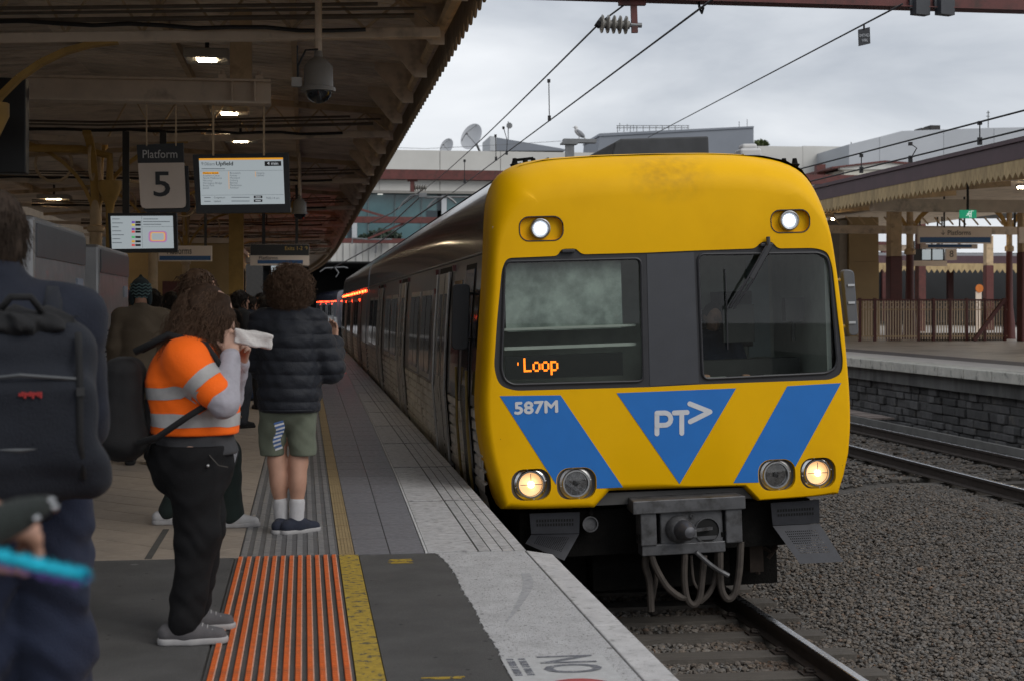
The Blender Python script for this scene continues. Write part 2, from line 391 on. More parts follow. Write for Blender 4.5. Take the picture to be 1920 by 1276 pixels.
white_rough = mat('white_painted_asphalt', (.53, .525, .53), .8, var=.18, vscale=6, col2=(.19, .185, .18), c2=(.57, .64), c2scale=70, bump=.7, bscale=190, spots=((6, .12, (.3, .295, .29), .3), (14, .14, (.2, .2, .2), .15)))
coping_m = mat('coping_concrete', (.48, .47, .47), .75, var=.2, vscale=7, col2=(.24, .235, .23), c2=(.55, .72), c2scale=18, bump=.25, bscale=110)
dark_conc = mat('dark_concrete', (.10, .095, .09), .9, var=.35, vscale=3, bump=.4, bscale=30)
white_line = mat('white_line_paint', (.5, .5, .5), .6, var=.3, vscale=15)

ground = MB().add([(-900, -300, -2.2), (900, -300, -2.2), (900, 2500, -2.2), (-900, 2500, -2.2)], [(0, 1, 2, 3)]).build('ground', mat('earth', (.09, .083, .075), .95, var=.3), kind='structure')

def strip(fl, fr, Ys, z0, z1):
    """a slab that follows the platform: left and right borders are functions of Y"""
    m = MB(); vs = []; n = len(Ys)
    for Y in Ys: vs += [(fl(Y), Y, z0), (fr(Y), Y, z0), (fr(Y), Y, z1), (fl(Y), Y, z1)]
    fs = [(0, 1, 2, 3), tuple(4 * (n - 1) + k for k in (3, 2, 1, 0))]
    for i in range(n - 1):
        a, b = 4 * i, 4 * i + 4
        fs += [(a + k, a + (k + 1) % 4, b + (k + 1) % 4, b + k) for k in range(4)]
    return m.add(vs, fs)
def frange(a, b, d):
    n = max(1, int(round((b - a) / d))); return [a + (b - a) * i / n for i in range(n + 1)]

# ---- our platform
plat = strip(lambda Y: -16, lambda Y: 1.30 + bend(Y), [-20] + frange(0, 150, 5), -2.1, -.016).build('platform', dark_conc, kind='structure')
YB = 9.1                                                     # where the asphalt meets the tiles
strip(lambda Y: -9, lambda Y: -.415, frange(-8, YB - .012, 2), -.014, 0).build('asphalt', asphalt, plat)
strip(lambda Y: -.405, lambda Y: .205, [2.0, YB - .01], -.014, -.003).build('tactile_base', asphalt, plat)
strip(lambda Y: .21, lambda Y: .325 + .0 * Y, [2.0, 5, YB - .012], -.014, .002).build('yellow_line', yellow_paint, plat)
def ragged(Y): return .835 + .004 * math.sin(Y * 7) + .004 * math.sin(Y * 37 + 1) + .004 * math.sin(Y * 97) + .003 * math.sin(Y * 171) + (.0 if Y < 8.6 else (Y - 8.6) ** 2 * -.2)
strip(lambda Y: .33, ragged, frange(2.0, YB - .012, .02), -.014, 0).build('asphalt', asphalt, plat)
strip(lambda Y: ragged(Y) + .001, lambda Y: 1.342, frange(2.0, YB - .012, .02), -.014, .003).build('white_edge_paint', white_rough, plat)
for y0, y1 in ((2.0, 4.6), (4.61, 6.9), (6.91, 8.55)):
    strip(lambda Y: 1.352, lambda Y: 1.492, [y0, y1], -.22, .004).build('coping_stone', coping_m, plat, bevel=.006)
MB().prism([(1.352, 8.56), (1.492, 8.56), (1.492, 8.93), (1.36, 9.085), (1.352, 9.085)], -.22, .004, lambda u, v, t: (u, v, t)).build('coping_stone', coping_m, plat, bevel=.006)
# orange tactile ribs
rb = MB()
rb.bb((-.0125, 2.0, -.002), (.0125, YB - .03, .003))
for i in range(int((YB - 4.6) / .03)): rb.box((0, 4.6 + .03 * i, .0055), (.02, .019, .005))
rib_me = rb.mesh('tactile_rib'); rd = MB()
for i in range(int((YB - 4.6) / .03)): rd.box((.0128, 4.615 + .03 * i, .0035), (.005, .013, .006))
dot_me = rd.mesh('rib_studs'); stud_m = mat('worn_pale_stud', (.62, .38, .28), .7, var=.3, vscale=20)
for i in range(12):
    o = link_mesh('tactile_rib', rib_me, orange_rib, plat); o.location.x = -.375 + i * .0502; d_ = link_mesh('rib_studs', dot_me, stud_m, o); d_.matrix_parent_inverse = Matrix()
# grey ribbed guidance tiles, yellow strip, dark grey tiles, white edge slabs
def rib_tile():
    m = MB(); q = MB(); m.bb((-.295, .004, -.012), (.295, .596, 0))
    for i in range(9): q.bb((-.27 + i * .0665 - .017, .006, .0003), (-.27 + i * .0665 + .017, .594, .005))
    return m.mesh('ribbed_tile'), q.mesh('tile_ribs')
rt_me, rr_me = rib_tile(); rib_base = mat('rib_tile_base', (.105, .104, .107), .6, var=.2, vscale=10)
ys_ = MB(); ys_.bb((-.046, .003, -.012), (.046, .597, .001))
for i in range(5): ys_.bb((-.04 + i * .02 - .005, .004, .001), (-.04 + i * .02 + .005, .596, .004))
ys_me = ys_.mesh('yellow_strip')
strip(lambda Y: -9 + bend(Y), lambda Y: 1.30 + bend(Y), [YB] + frange(10, 140, 3), -.0155, -.006).build('grout_bed', grout, plat)
Y = YB
while Y < 62:
    for me, x, m in ((rt_me, -.088, rib_base), (rr_me, -.088, rib_grey), (ys_me, .257, yellow_strip)):
        o = link_mesh(me.name, me, m, plat); o.location = (x + bend(Y), Y, .002)
    for xa, xb in ((lambda y: .308 + bend(y), lambda y: .308 + (xw(y) - .02 - .308) * .5 - .003), (lambda y: .308 + (xw(y) - .02 - .308) * .5 + .003, lambda y: xw(y) - .022)):
        strip(xa, xb, [Y + .004, Y + .596], -.01, .001).build('grey_tile', grey_tile, plat)
    Y += .6
for y0 in frange(YB, 60.5, 2.4)[:-1]:
    y1 = y0 + 2.4 - .012
    def gx(k): return lambda y: xe(y) - .30 + k * .075
    cuts = [(lambda y: xw(y), lambda y: xe(y) - .306)] + [((lambda y, k=k: xe(y) - .294 + k * .0735), (lambda y, k=k: xe(y) - .294 + k * .0735 + .0665)) for k in range(4)]
    strip(lambda y: xw(y) + .001, lambda y: xe(y) - .001, [y0, y1], -.20, -.002).build('edge_slab_bed', dark_conc, plat)
    for a, b in cuts: strip(a, b, frange(y0 + .006, y1, .8), -.015, .004).build('edge_slab', white_slab, plat)
strip(lambda y: xw(y) - .018, lambda y: xw(y) - .004, frange(YB, 62, 2), -.01, .005).build('white_line', white_line, plat)
strip(lambda y: -.38 + bend(y), lambda y: xe(y), frange(62, 140, 2), -.01, .003).build('far_edge_paving', white_slab, plat)
# tan floor tiles laid on the diagonal
tiles = []; TL, TW = .6, .3; ca, sa = math.cos(R(-45)), math.sin(R(-45))
for i in range(-150, 150):
    for j in range(-260, 260):
        u = (i + .5 * (j % 2)) * TL; v = j * TW; x = u * ca - v * sa - 2; y = u * sa + v * ca + 24
        if YB - .34 < y < 60 and -8 < x < -.05:
            d = x * _s + y * _c
            if -40 < 960 + FPX * (x * _c - y * _s) / d < 700: tiles.append((d, x, y))
tiles.sort(); tm = MB().bb((-TL / 2 + .002, -TW / 2 + .002, -.012), (TL / 2 - .002, TW / 2 - .002, 0)).mesh('floor_tile')
def tile_ok(x, y):
    return all(YB + .004 < y + a * TL / 2 * sa + b * TW / 2 * ca and x + a * TL / 2 * ca - b * TW / 2 * sa < -.388 + bend(y) for a in (-1, 1) for b in (-1, 1))
import bmesh
def clipped(x, y):
    bm = bmesh.new(); bm.from_mesh(tm); bmesh.ops.transform(bm, matrix=Matrix.Translation((x, y, 0)) @ Matrix.Rotation(R(-45), 4, 'Z'), verts=bm.verts)
    for co, no in (((0, YB + .004, 0), (0, -1, 0)), ((-.388, 0, 0), (1, 0, 0))):
        r = bmesh.ops.bisect_plane(bm, geom=bm.verts[:] + bm.edges[:] + bm.faces[:], plane_co=co, plane_no=no, clear_outer=True)
        bmesh.ops.holes_fill(bm, edges=[e for e in bm.edges if e.is_boundary])
    me = bpy.data.meshes.new('floor_tile'); bm.to_mesh(me); bm.free(); return me
rest = MB()
for k, (d, x, y) in enumerate(tiles):
    ok = tile_ok(x, y)
    if k < 290:
        if ok:
            o = link_mesh('floor_tile', tm, tan_tile, plat); o.location = (x, y, rng.uniform(-.0008, .0008)); o.rotation_euler.z = R(-45)
        else:
            me = clipped(x, y)
            if len(me.polygons): link_mesh('floor_tile', me, tan_tile, plat)
    elif not ok:
        me = clipped(x, y)
        if len(me.polygons): rest.add([tuple(v.co) for v in me.vertices], [tuple(p.vertices) for p in me.polygons])
        bpy.data.meshes.remove(me)
    else: rest.box((x, y, -.006), (TL - .004, TW - .004, .012), R(-45))
rest.build('far_floor_tiles', tan_tile, plat, kind='stuff')
p_, q_ = G(309, 996), G(283, 1046)
MB().bb((p_.x - .02, YB + .01, -.004), (p_.x + .02, p_.y + .1, .0035)).build('drain_strip', grout, plat)
# lettering painted on the platform edge, read facing the track
mark_m = mat('faded_grey_marking', (.13, .135, .155), .8, var=.4, vscale=40, col2=(.3, .3, .3), c2=(.55, .62), c2scale=60)
red_m = mat('faded_red_marking', (.35, .06, .06), .8, var=.3, vscale=30)
pale_patch = mat('pale_marking_patch', (.50, .50, .50), .75, var=.12, vscale=20, bump=.5, bscale=190)
nc = G(1052, 1244); strip(lambda Y: nc.x - .24, lambda Y: nc.x + .20, [nc.y - .85, nc.y + .13], .0025, .0042).build('marking_patch', pale_patch, plat)
text('NO', .34, mark_m, (nc.x + .02, nc.y - .02, .0062), (0, -1, 0), (1, 0, 0), plat, bold=.004, fitw=.30)
MB().prism([(nc.x + .01 + .15 * math.cos(a), nc.y - .42 + .15 * math.sin(a)) for a in np.linspace(0, 6.283, 29)[:-1]], .0045, .006, lambda u, v, t: (u, v, t)).build('red_disc', red_m, plat)
for k in range(2):
    for j in range(7): MB().box((nc.x - .155 - .05 * k, nc.y + .09 - j * .045, .0055), (.03, .018 + .012 * ((j * 7 + k * 3) % 3), .002)).build('worn_small_letter', mark_m, plat)
# scuffs of yellow paint and a tyre mark
for (px, py, w, l, n) in ((752, 1051, .17, .15, 7), (835, 1270, .2, .03, 3)):
    c = G(px, py)
    for i in range(n): MB().box((c.x + rng.uniform(-.02, .02), c.y - l / 2 + l * i / n, .0022), (w * rng.uniform(.5, 1), .011, .002)).build('yellow_scuff', yellow_paint, plat)
tp = [G(*q) for q in ((985, 1075), (991, 1090), (987, 1108), (974, 1132), (958, 1155), (948, 1168))]
tw = (.05, .06, .05, .035, .02, .008); vs_ = []
for p, w in zip(tp, tw): vs_ += [(p.x - w / 2, p.y, .0042), (p.x + w / 2, p.y, .0042)]
MB().add(vs_, [(2 * i, 2 * i + 1, 2 * i + 3, 2 * i + 2) for i in range(5)]).build('rubber_scuff', mat('rubber_scuff', (.32, .32, .33), .8, var=.3, vscale=30), plat)

# ---- ballast bed, sleepers and rails
RX1, RZ1 = (2.19, 3.79), -1.05
RX2, RZ2 = (8.06, 9.66), -.55
HB = [(1.2, -1.24), (4.3, -1.24), (5.2, -1.10), (6.8, -.82), (7.4, -.74), (10.0, -.73), (10.7, -.62), (12, -.6)]
def hb(x): return interp(x, HB)
ballast_dark = mat('ballast_bed', (.075, .068, .06), .95, var=.4, vscale=20, bump=1, bscale=24, col2=(.12, .105, .09), c2=(.45, .65), c2scale=26)
def bx(x, Y): return x + (bend(Y) if Y > 58 else 0)
xs = [1.2, 2, 3, 4.3, 5.2, 6.0, 6.8, 7.4, 10, 10.7, 12]; Ys = [-20] + frange(0, 150, 5)
MB().add([(bx(x, Y), Y, hb(x) - .05) for Y in Ys for x in xs], [(j * len(xs) + i, j * len(xs) + i + 1, (j + 1) * len(xs) + i + 1, (j + 1) * len(xs) + i) for j in range(len(Ys) - 1) for i in range(len(xs) - 1)]).build('track_bed', ballast_dark, kind='structure')
rail_side = mat('rail_steel_side', (.055, .042, .035), .7, .3, var=.3, vscale=6)
rail_top = mat('polished_rail_head', (.66, .67, .70), .26, 1, var=.15, vscale=9, rvar=.08)
sleeper_m = mat('sleeper_timber', (.10, .088, .076), .9, var=.3, vscale=4, stretch=(1, 6, 1), bump=.5, bscale=30)
prof = [(-.07, -.155), (.07, -.155), (.07, -.143), (.012, -.128), (.012, -.045), (.034, -.036), (.035, -.004), (-.035, -.004), (-.034, -.036), (-.012, -.045), (-.012, -.128), (-.07, -.143)]
def track(RX, z, label):
    t = thing('track', None, None, (sum(RX) / 2, 10, z), kind='structure')
    for x in RX:
        Yl = [2, 58] + frange(66, 146, 8); n = len(prof)
        for part, pf, mm in (('rail', prof, rail_side), ('rail_head', [(-.036, -.0039), (.036, -.0039), (.028, .0), (-.028, .0)], rail_top)):
            k = len(pf); vs = [(x + bend(Y) + u, Y, z + v) for Y in Yl for u, v in pf]
            fs = [tuple(range(k))] + [(a * k + i, a * k + (i + 1) % k, (a + 1) * k + (i + 1) % k, (a + 1) * k + i) for a in range(len(Yl) - 1) for i in range(k)]
            MB().add(vs, fs).build(part, mm, t)
    return t
t1 = track(RX1, RZ1, ''); t2 = track(RX2, RZ2, '')
sl_me = MB().bb((-1.28, -.12, -.14), (1.28, .12, 0)).mesh('sleeper')
clip = MB().tube([(.05, -.03, .02), (.09, -.03, .035), (.12, -.02, .03), (.12, .03, .03), (.08, .04, .025), (.05, .03, .01)], .011, 6)
clip.bb((.04, -.07, 0), (.16, .07, .014)); cl_me = clip.mesh('rail_clip')
for t, RX, z, y0, y1 in ((t1, RX1, RZ1, 8.6, 30), (t2, RX2, RZ2, 16, 42)):
    Y = y0
    while Y < y1:
        o = link_mesh('sleeper', sl_me, sleeper_m, t); o.matrix_parent_inverse = Matrix(); o.location = (rng.uniform(-.02, .02), Y - 10, -.158 if t is t1 else -.19); o.rotation_euler.z = rng.uniform(-.01, .01)
        if t is t1 and Y < 14:
            for x in RX:
                for sg in (1, -1):
                    o = link_mesh('rail_clip', cl_me, rail_side, t); o.matrix_parent_inverse = Matrix(); o.location = (x - sum(RX) / 2, Y - 10, -.158); o.rotation_euler.z = 0 if sg > 0 else math.pi
        Y += .675
# loose stones
phi = (1 + 5 ** .5) / 2
ico = np.array([(-1, phi, 0), (1, phi, 0), (-1, -phi, 0), (1, -phi, 0), (0, -1, phi), (0, 1, phi), (0, -1, -phi), (0, 1, -phi), (phi, 0, -1), (phi, 0, 1), (-phi, 0, -1), (-phi, 0, 1)]) / 1.9
icf = np.array([(0, 11, 5), (0, 5, 1), (0, 1, 7), (0, 7, 10), (0, 10, 11), (1, 5, 9), (5, 11, 4), (11, 10, 2), (10, 7, 6), (7, 1, 8), (3, 9, 4), (3, 4, 2), (3, 2, 6), (3, 6, 8), (3, 8, 9), (4, 9, 5), (2, 4, 11), (6, 2, 10), (8, 6, 7), (9, 8, 1)])
def stones(n, x0, x1, y0, y1, r0, r1):
    x = nrg.uniform(x0, x1, n * 2); y = nrg.uniform(y0, y1, n * 2); z = np.interp(x, [h[0] for h in HB], [h[1] for h in HB])
    d = x * _s + y * _c; px = 960 + FPX * (x * _c - y * _s) / d; py = 575 - FPX * (z - CAMZ) / d
    k = (px > 900) & (px < 2000) & (py < 1320)
    for RX in (RX1, RX2):
        for q in RX: k &= np.abs(x - q) > .085
    k &= ~((np.abs(x - 2.99) < 1.25) & (np.abs(((y - 8.6 + .3375) % .675) - .3375) < .1))
    x, y, z = x[k][:n], y[k][:n], z[k][:n]; n = len(x)
    r = nrg.uniform(r0, r1, n) * (1 + .5 * nrg.random(n) ** 3); a = nrg.uniform(0, 6.28, (n, 3))
    V = ico[None] * (1 + nrg.uniform(-.28, .28, (n, 12, 1))) * (nrg.uniform(.65, 1.2, (n, 1, 3)) * r[:, None, None])
    for i, j, q in ((0, 1, 0), (1, 2, 1), (0, 2, 2)):
        c, s = np.cos(a[:, q])[:, None], np.sin(a[:, q])[:, None]; u, v = V[:, :, i] * c - V[:, :, j] * s, V[:, :, i] * s + V[:, :, j] * c; V[:, :, i], V[:, :, j] = u, v
    V[:, :, 2] *= .7
    V += np.stack([x, y, z - .03 + nrg.uniform(-.012, .03, n)], 1)[:, None]
    F = (icf[None] + 12 * np.arange(n)[:, None, None]).reshape(-1, 3)
    b = nrg.uniform(.66, 1.34, (n, 1)); warm = nrg.random((n, 1)); c = b * np.concatenate([1 + .18 * warm, np.ones((n, 1)), 1 - .16 * warm], 1)
    rust = nrg.random(n) < .025; c[rust] = c[rust] * (1.15, .9, .75)
    near = np.clip(1 - np.abs(x - 3.79) / .55, 0, 1)[:, None]; c *= 1 - near * (.38, .50, .58)                # brake dust beside the rail
    return V.reshape(-1, 3), F, np.repeat(c, 12, 0)
parts = [stones(70000, 3.3, 8.1, 8.2, 18, .010, .021), stones(9000, 1.6, 3.7, 6.5, 14, .014, .03), stones(24000, 5, 10.6, 18.5, 36, .018, .034), stones(5000, 8, 10.6, 30, 60, .04, .06)]
off = 0; VV = []; FF = []; CC = []
for V, F, C in parts: VV.append(V); FF.append(F + off); CC.append(C); off += len(V)
stone_m = attr_tint(mat('ballast_stone', (.135, .130, .124), .9, var=.2, vscale=30, spec=.3))
np_mesh('ballast', np.concatenate(VV), np.concatenate(FF), stone_m, smooth=False, colors=np.concatenate(CC), label='grey crushed stone ballast covering the track bed', cat='ballast', kind='stuff')
# a dry leaf and rubbish on the ballast
lf = G(1522, 1074, hb(4.6) + .03); a_ = []
for k in range(20):
    an = 2 * math.pi * k / 20; rr = .055 * (1 + .42 * math.cos(5 * an)); a_.append((lf.x + rr * 1.25 * math.cos(an), lf.y + rr * math.sin(an), lf.z + .012 + .018 * math.sin(3 * an)))
MB().add([tuple(lf + Vector((0, 0, .008)))] + a_, [(0, k + 1, (k + 1) % 20 + 1) for k in range(20)]).build('dry_leaf', mat('dry_leaf', (.5, .27, .12), .7, var=.2, vscale=30), label='fallen orange-brown dry leaf lying on the ballast below the perforated step', cat='leaf')
for px, py in ((1790, 823),):
    c = G(px, py, hb(9.9)); m = MB()
    for k in range(3): m.box((c.x + .07 * k, c.y + rng.uniform(-.1, .1), c.z + .03), (.09, .06, .03), rng.uniform(0, 3))
    m.build('crumpled_paper', mat('paper_litter', (.6, .6, .6), .7), label='scrap of white paper litter beside the far rail', cat='litter')

# ---- opposite platform
OX, OZ = 10.6, .5
op_floor = mat('pale_platform_paving', (.52, .48, .43), .38, var=.14, vscale=2, rvar=.1, col2=(.26, .24, .22), c2=(.5, .7), c2scale=.8)
op_edge = mat('pale_edge_paving', (.56, .53, .50), .6, var=.15, vscale=3)
op_dark = mat('dark_paving_band', (.14, .13, .135), .6, var=.15, vscale=3)
op = MB().bb((OX + .35, -10, -2.1), (46, 110, OZ - .02)).build('platform', dark_conc, kind='structure')
strip(lambda Y: OX + 2.3, lambda Y: 34, [2, 100], OZ - .02, OZ).build('paving', op_floor, op)
strip(lambda Y: OX + 1.45, lambda Y: OX + 2.3, [2, 100], OZ - .02, OZ + .002).build('dark_band', op_dark, op)
strip(lambda Y: OX + .6, lambda Y: OX + 1.45, [2, 100], OZ - .02, OZ + .001).build('edge_paving', op_edge, op)
cop_o = obj_tint(mat('pale_coping', (.58, .56, .50), .8, var=.22, vscale=4, col2=(.22, .21, .19), c2=(.55, .7), c2scale=5, bump=.3, bscale=60), .88, 1.08)
for i in range(42):
    y0 = 6 + i * 1.0
    MB().bb((OX, y0 + .008, OZ - .165), (OX + .6, y0 + .992, OZ + .004)).build('coping_stone', cop_o, op, bevel=.012)
MB().bb((OX + .14, 2, OZ - .40), (OX + .4, 60, OZ - .166)).build('concrete_band', mat('stained_concrete', (.15, .148, .142), .9, var=.35, vscale=2.5, col2=(.07, .07, .066), c2=(.45, .65), c2scale=1.6, stretch=(1, 1, .25)), op)
blue = obj_tint(mat('bluestone', (.085, .083, .083), .85, var=.35, vscale=7, bump=.6, bscale=22, col2=(.14, .125, .105), c2=(.58, .7), c2scale=5), .6, 1.5)
bz = OZ - .40
for r_ in range(8):
    h_ = (.15, .13, .16, .14, .12, .15, .14, .15)[r_]; y = 15 + rng.uniform(0, .4)
    while y < 36:
        w_ = rng.uniform(.2, .52)
        MB().bb((OX + .24 + rng.uniform(-.035, .03), y + .008, bz - h_ + .008), (OX + .5, y + w_ - .008, bz - .004)).build('wall_stone', blue, op, bevel=.018)
        y += w_
    bz -= h_
MB().bb((OX + .28, 2, -1.3), (OX + .34, 100, OZ - .41)).build('wall_core', dark_conc, op)
# timber cover boards and low kerb between track and wall
kt = thing('cable_trough', 'long low concrete cable trough with timber covers below the stone wall', 'trough', (10.2, 30, -.7))
MB().bb((9.98, 14, -.9), (10.06, 46, -.50)).build('kerb', mat('trough_concrete', (.17, .165, .155), .9, var=.3, vscale=3), kt)
bd = obj_tint(mat('cover_board', (.26, .21, .185), .85, var=.25, vscale=6, stretch=(4, 1, 1)), .75, 1.2)
for i in range(26):
    MB().box((10.28, 25.8 + i * .42, -.50 + rng.uniform(-.006, .006)), (.44, .40, .03), rng.uniform(-.02, .02)).build('cover_board', bd, kt)
# ================================================================ the train
TX, TY, ROLL = 3.013, 12.0, R(-1.85)                           # middle of the face at platform height; the track is canted
TM = Matrix.Translation((TX, TY, 0)) @ Matrix.Rotation(ROLL, 4, 'Y')
TMI = TM.inverted()
def tf(px, py):                                               # sight line met with the plane of the train's face -> (x, z) on the face
    p = TMI @ PY(px, py, TY); return (p.x, p.z)
def tfp(pts): return [tf(*p) for p in pts]

yellow = mat('train_yellow', (.84, .455, .0), .5, var=.05, vscale=1.5, spec=.14, coat=0, col2=(.77, .40, .0), c2=(.5, .75), c2scale=1.3, rvar=.08, spots=((7, .035, (.25, .14, .02), .25),))
def add_smudge(m):                                            # grime on the roof front, where the overhead line drips
    nt = m.node_tree; b = nt.nodes['Principled BSDF']; src = b.inputs['Base Color'].links[0].from_socket
    t = nt.nodes.new('ShaderNodeTexCoord'); mp = nt.nodes.new('ShaderNodeMapping'); c = tf(1255, 325)
    mp.inputs['Location'].default_value = (-c[0], 0, -c[1]); mp2 = nt.nodes.new('ShaderNodeMapping'); mp2.inputs['Scale'].default_value = (2.2, .01, 3.6)
    ln = nt.nodes.new('ShaderNodeVectorMath'); ln.operation = 'LENGTH'; no = nt.nodes.new('ShaderNodeTexNoise'); no.inputs['Scale'].default_value = 14; no.inputs['Detail'].default_value = 8
    r = nt.nodes.new('ShaderNodeMapRange'); r.inputs[1].default_value = 1.0; r.inputs[2].default_value = .1; r.inputs[3].default_value = 0; r.inputs[4].default_value = 1
    r2 = nt.nodes.new('ShaderNodeMapRange'); r2.inputs[1].default_value = .30; r2.inputs[2].default_value = .95
    mu = nt.nodes.new('ShaderNodeMath'); mu.operation = 'MULTIPLY'; mm = nt.nodes.new('ShaderNodeMix'); mm.data_type = 'RGBA'; mm.inputs[7].default_value = (.42, .23, .02, 1)
    L = nt.links.new
    L(t.outputs['Object'], mp.inputs[0]); L(mp.outputs[0], mp2.inputs[0]); L(mp2.outputs[0], ln.inputs[0]); L(ln.outputs['Value'], r.inputs[0]); L(t.outputs['Object'], no.inputs['Vector']); L(no.outputs['Fac'], r2.inputs[0])
    L(r.outputs[0], mu.inputs[0]); L(r2.outputs[0], mu.inputs[1]); L(mu.outputs[0], mm.inputs[0]); L(src, mm.inputs[6]); L(mm.outputs[2], b.inputs['Base Color'])
    return m
add_smudge(yellow)
tblue = mat('train_blue_film', (.022, .165, .52), .42, var=.06, vscale=4, spec=.3)
tblack = mat('black_rubber_surround', (.022, .022, .026), .5, var=.15, vscale=8)
tgrey = mat('charcoal_panel', (.042, .044, .052), .45, var=.1, vscale=6, coat=.1)
twhite = mat('white_vinyl', (.62, .63, .66), .5, var=.08)
navy = mat('navy_roof_paint', (.014, .017, .045), .24, var=.2, vscale=5, spec=.6, coat=.5)
steel = mat('fluted_stainless', (.86, .85, .84), .42, .12, var=.18, vscale=2, rvar=.1, col2=(.3, .28, .26), c2=(.5, .7), c2scale=3)
door_m = mat('stainless_door', (.6, .6, .6), .34, .35, var=.15, vscale=3, rvar=.1)
band_m = mat('window_band_paint', (.24, .25, .28), .28, .4, var=.2, vscale=4, coat=.3)
tglass = mat('tinted_glass', (.012, .014, .017), .05, 0, var=0, spec=.7)
seam_m = mat('door_seal', (.008, .008, .009), .8, var=0)
under_m = mat('underframe_grime', (.008, .0075, .007), .95, 0, spec=.15, var=.4, vscale=8, bump=.4, bscale=40)
coup_m = mat('coupler_grey', (.105, .105, .11), .5, .35, var=.3, vscale=9, col2=(.035, .033, .032), c2=(.5, .7), c2scale=7, rvar=.15)
hose_m = mat('dusty_rubber_hose', (.055, .045, .038), .8, var=.35, vscale=14)
alu = mat('brushed_aluminium', (.5, .5, .5), .35, 1, var=.1, vscale=12)
chrome = mat('chrome_ring', (.6, .6, .6), .15, 1, var=0)

train = thing('train', 'yellow-fronted commuter train arriving at the platform with its headlights lit', 'train', (TX, TY, 0))
train.rotation_euler = (0, ROLL, 0); WM[train.name] = TM.copy()
class TB(MB):                                                 # shapes written in the train's own frame: x right, y back, z above platform
    def __init__(s): super().__init__(); s.M = TM
# --- cab shell
outl = tfp([(943, 957), (934, 938), (913, 862), (903.5, 805), (900.5, 755), (905, 680), (910, 600), (915, 520), (919.5, 420), (922.5, 378), (929, 345), (945, 317), (975, 298), (1040, 286), (1150, 279.5), (1250, 277), (1350, 276), (1420, 279), (1470, 286),
            (1505, 296), (1531, 313), (1546, 338), (1554, 368), (1566, 440), (1580, 540), (1591.5, 640), (1599.5, 735), (1601.5, 800), (1597, 850), (1588, 892), (1576, 928), (1424, 939), (1397, 912), (1145, 921), (1116, 952)])
NTOP = (9, 22)                                                # indices that roll back into the roof
def densify(p, d=.06):
    q = []
    for i in range(len(p)):
        a, b = Vector(p[i]), Vector(p[(i + 1) % len(p)]); n = max(1, int((b - a).length / d))
        q += [tuple(a.lerp(b, k / n)) for k in range(n)]
    return q
oc = Vector((sum(p[0] for p in outl) / len(outl), sum(p[1] for p in outl) / len(outl)))
dn = densify(outl); ND = len(dn)
def smooth_open(p, it):
    for _ in range(it):
        p = [(.25 * p[i - 1][0] + .5 * p[i][0] + .25 * p[(i + 1) % len(p)][0], .25 * p[i - 1][1] + .5 * p[i][1] + .25 * p[(i + 1) % len(p)][1]) if p[i][1] > .3 else p[i] for i in range(len(p))]
    return p
dn = smooth_open(dn, 3)
nrm = []
for i in range(ND):
    t = Vector(dn[(i + 1) % ND]) - Vector(dn[i - 1]); n = Vector((t.y, -t.x)).normalized()
    if n.dot(oc - Vector(dn[i])) < 0: n = -n
    nrm.append(n)
def sstep(a, b, x): x = min(1, max(0, (x - a) / (b - a))); return x * x * (3 - 2 * x)
rad = []; dep = []
for p in dn:
    top = sstep(2.05, 2.7, p[1]); bot = sstep(.1, -.05, p[1]); mid = bot if abs(p[0]) < 1.35 else 0
    rad.append((.085 if p[0] < 0 else .05) + .30 * top - .03 * mid); dep.append(.16 + .34 * top - .10 * mid)
for _ in range(6):
    rad = [.25 * rad[i - 1] + .5 * rad[i] + .25 * rad[(i + 1) % ND] for i in range(ND)]; dep = [.25 * dep[i - 1] + .5 * dep[i] + .25 * dep[(i + 1) % ND] for i in range(ND)]
rings = []; NR = 8
for k in range(NR + 1):
    a = math.pi / 2 * k / NR
    rings.append([(dn[i][0] + nrm[i].x * rad[i] * (1 - math.cos(a)), dep[i] * (1 - math.sin(a)), dn[i][1] + nrm[i].y * rad[i] * (1 - math.cos(a))) for i in range(ND)])
back = [(p[0], .42 + dep[i] * .3, p[1]) for i, p in enumerate(dn)]
cap = [(p[0], p[2]) for p in rings[-1]]
mask = round_poly(tfp([(941, 505), (950, 484), (1000, 482), (1045, 480), (1053, 467), (1080, 466), (1091, 477), (1210, 474), (1302, 470), (1416, 466), (1428, 453), (1448, 453), (1458, 466), (1528, 465), (1552, 472), (1561, 500), (1571, 590), (1581, 676), (1578, 700),
                        (1558, 711), (1312, 720), (1218, 725), (965, 732), (936, 722), (926, 690), (932, 600)]), .07)
def lamp_hole(cx, cy, hw, hh, r=.05):
    c = tf(cx, cy); s = TY / (FPX) ; return rrect(c[0] - hw * s, c[1] - hh * s, c[0] + hw * s, c[1] + hh * s, min(hw, hh) * s * .8)
LOW = [(996, 908, 38, 30), (1081, 906, 38, 30), (1457, 890, 37, 30), (1534, 886, 36, 30)]
UPP = [(1015, 429, 42, 23), (1482, 415, 39, 22)]
holes = [mask] + [lamp_hole(*q) for q in LOW + UPP]
m = TB()
vs_ = [p for r_ in [back] + rings for p in r_]; nr = len(rings) + 1
m.add(vs_, [(j * ND + i, j * ND + (i + 1) % ND, (j + 1) * ND + (i + 1) % ND, (j + 1) * ND + i) for j in range(nr - 1) for i in range(ND)])
cv, cf = region([cap], holes); m.add([(x, 0, z) for x, z in cv], cf)
for h in holes:
    n = len(h); dp = .05; m.add([(x, 0, z) for x, z in h] + [(x, dp, z) for x, z in h], [(i, (i + 1) % n, n + (i + 1) % n, n + i) for i in range(n)])
shell = m.build('cab_shell', yellow, train)
shm = shell.data; import bmesh as _b
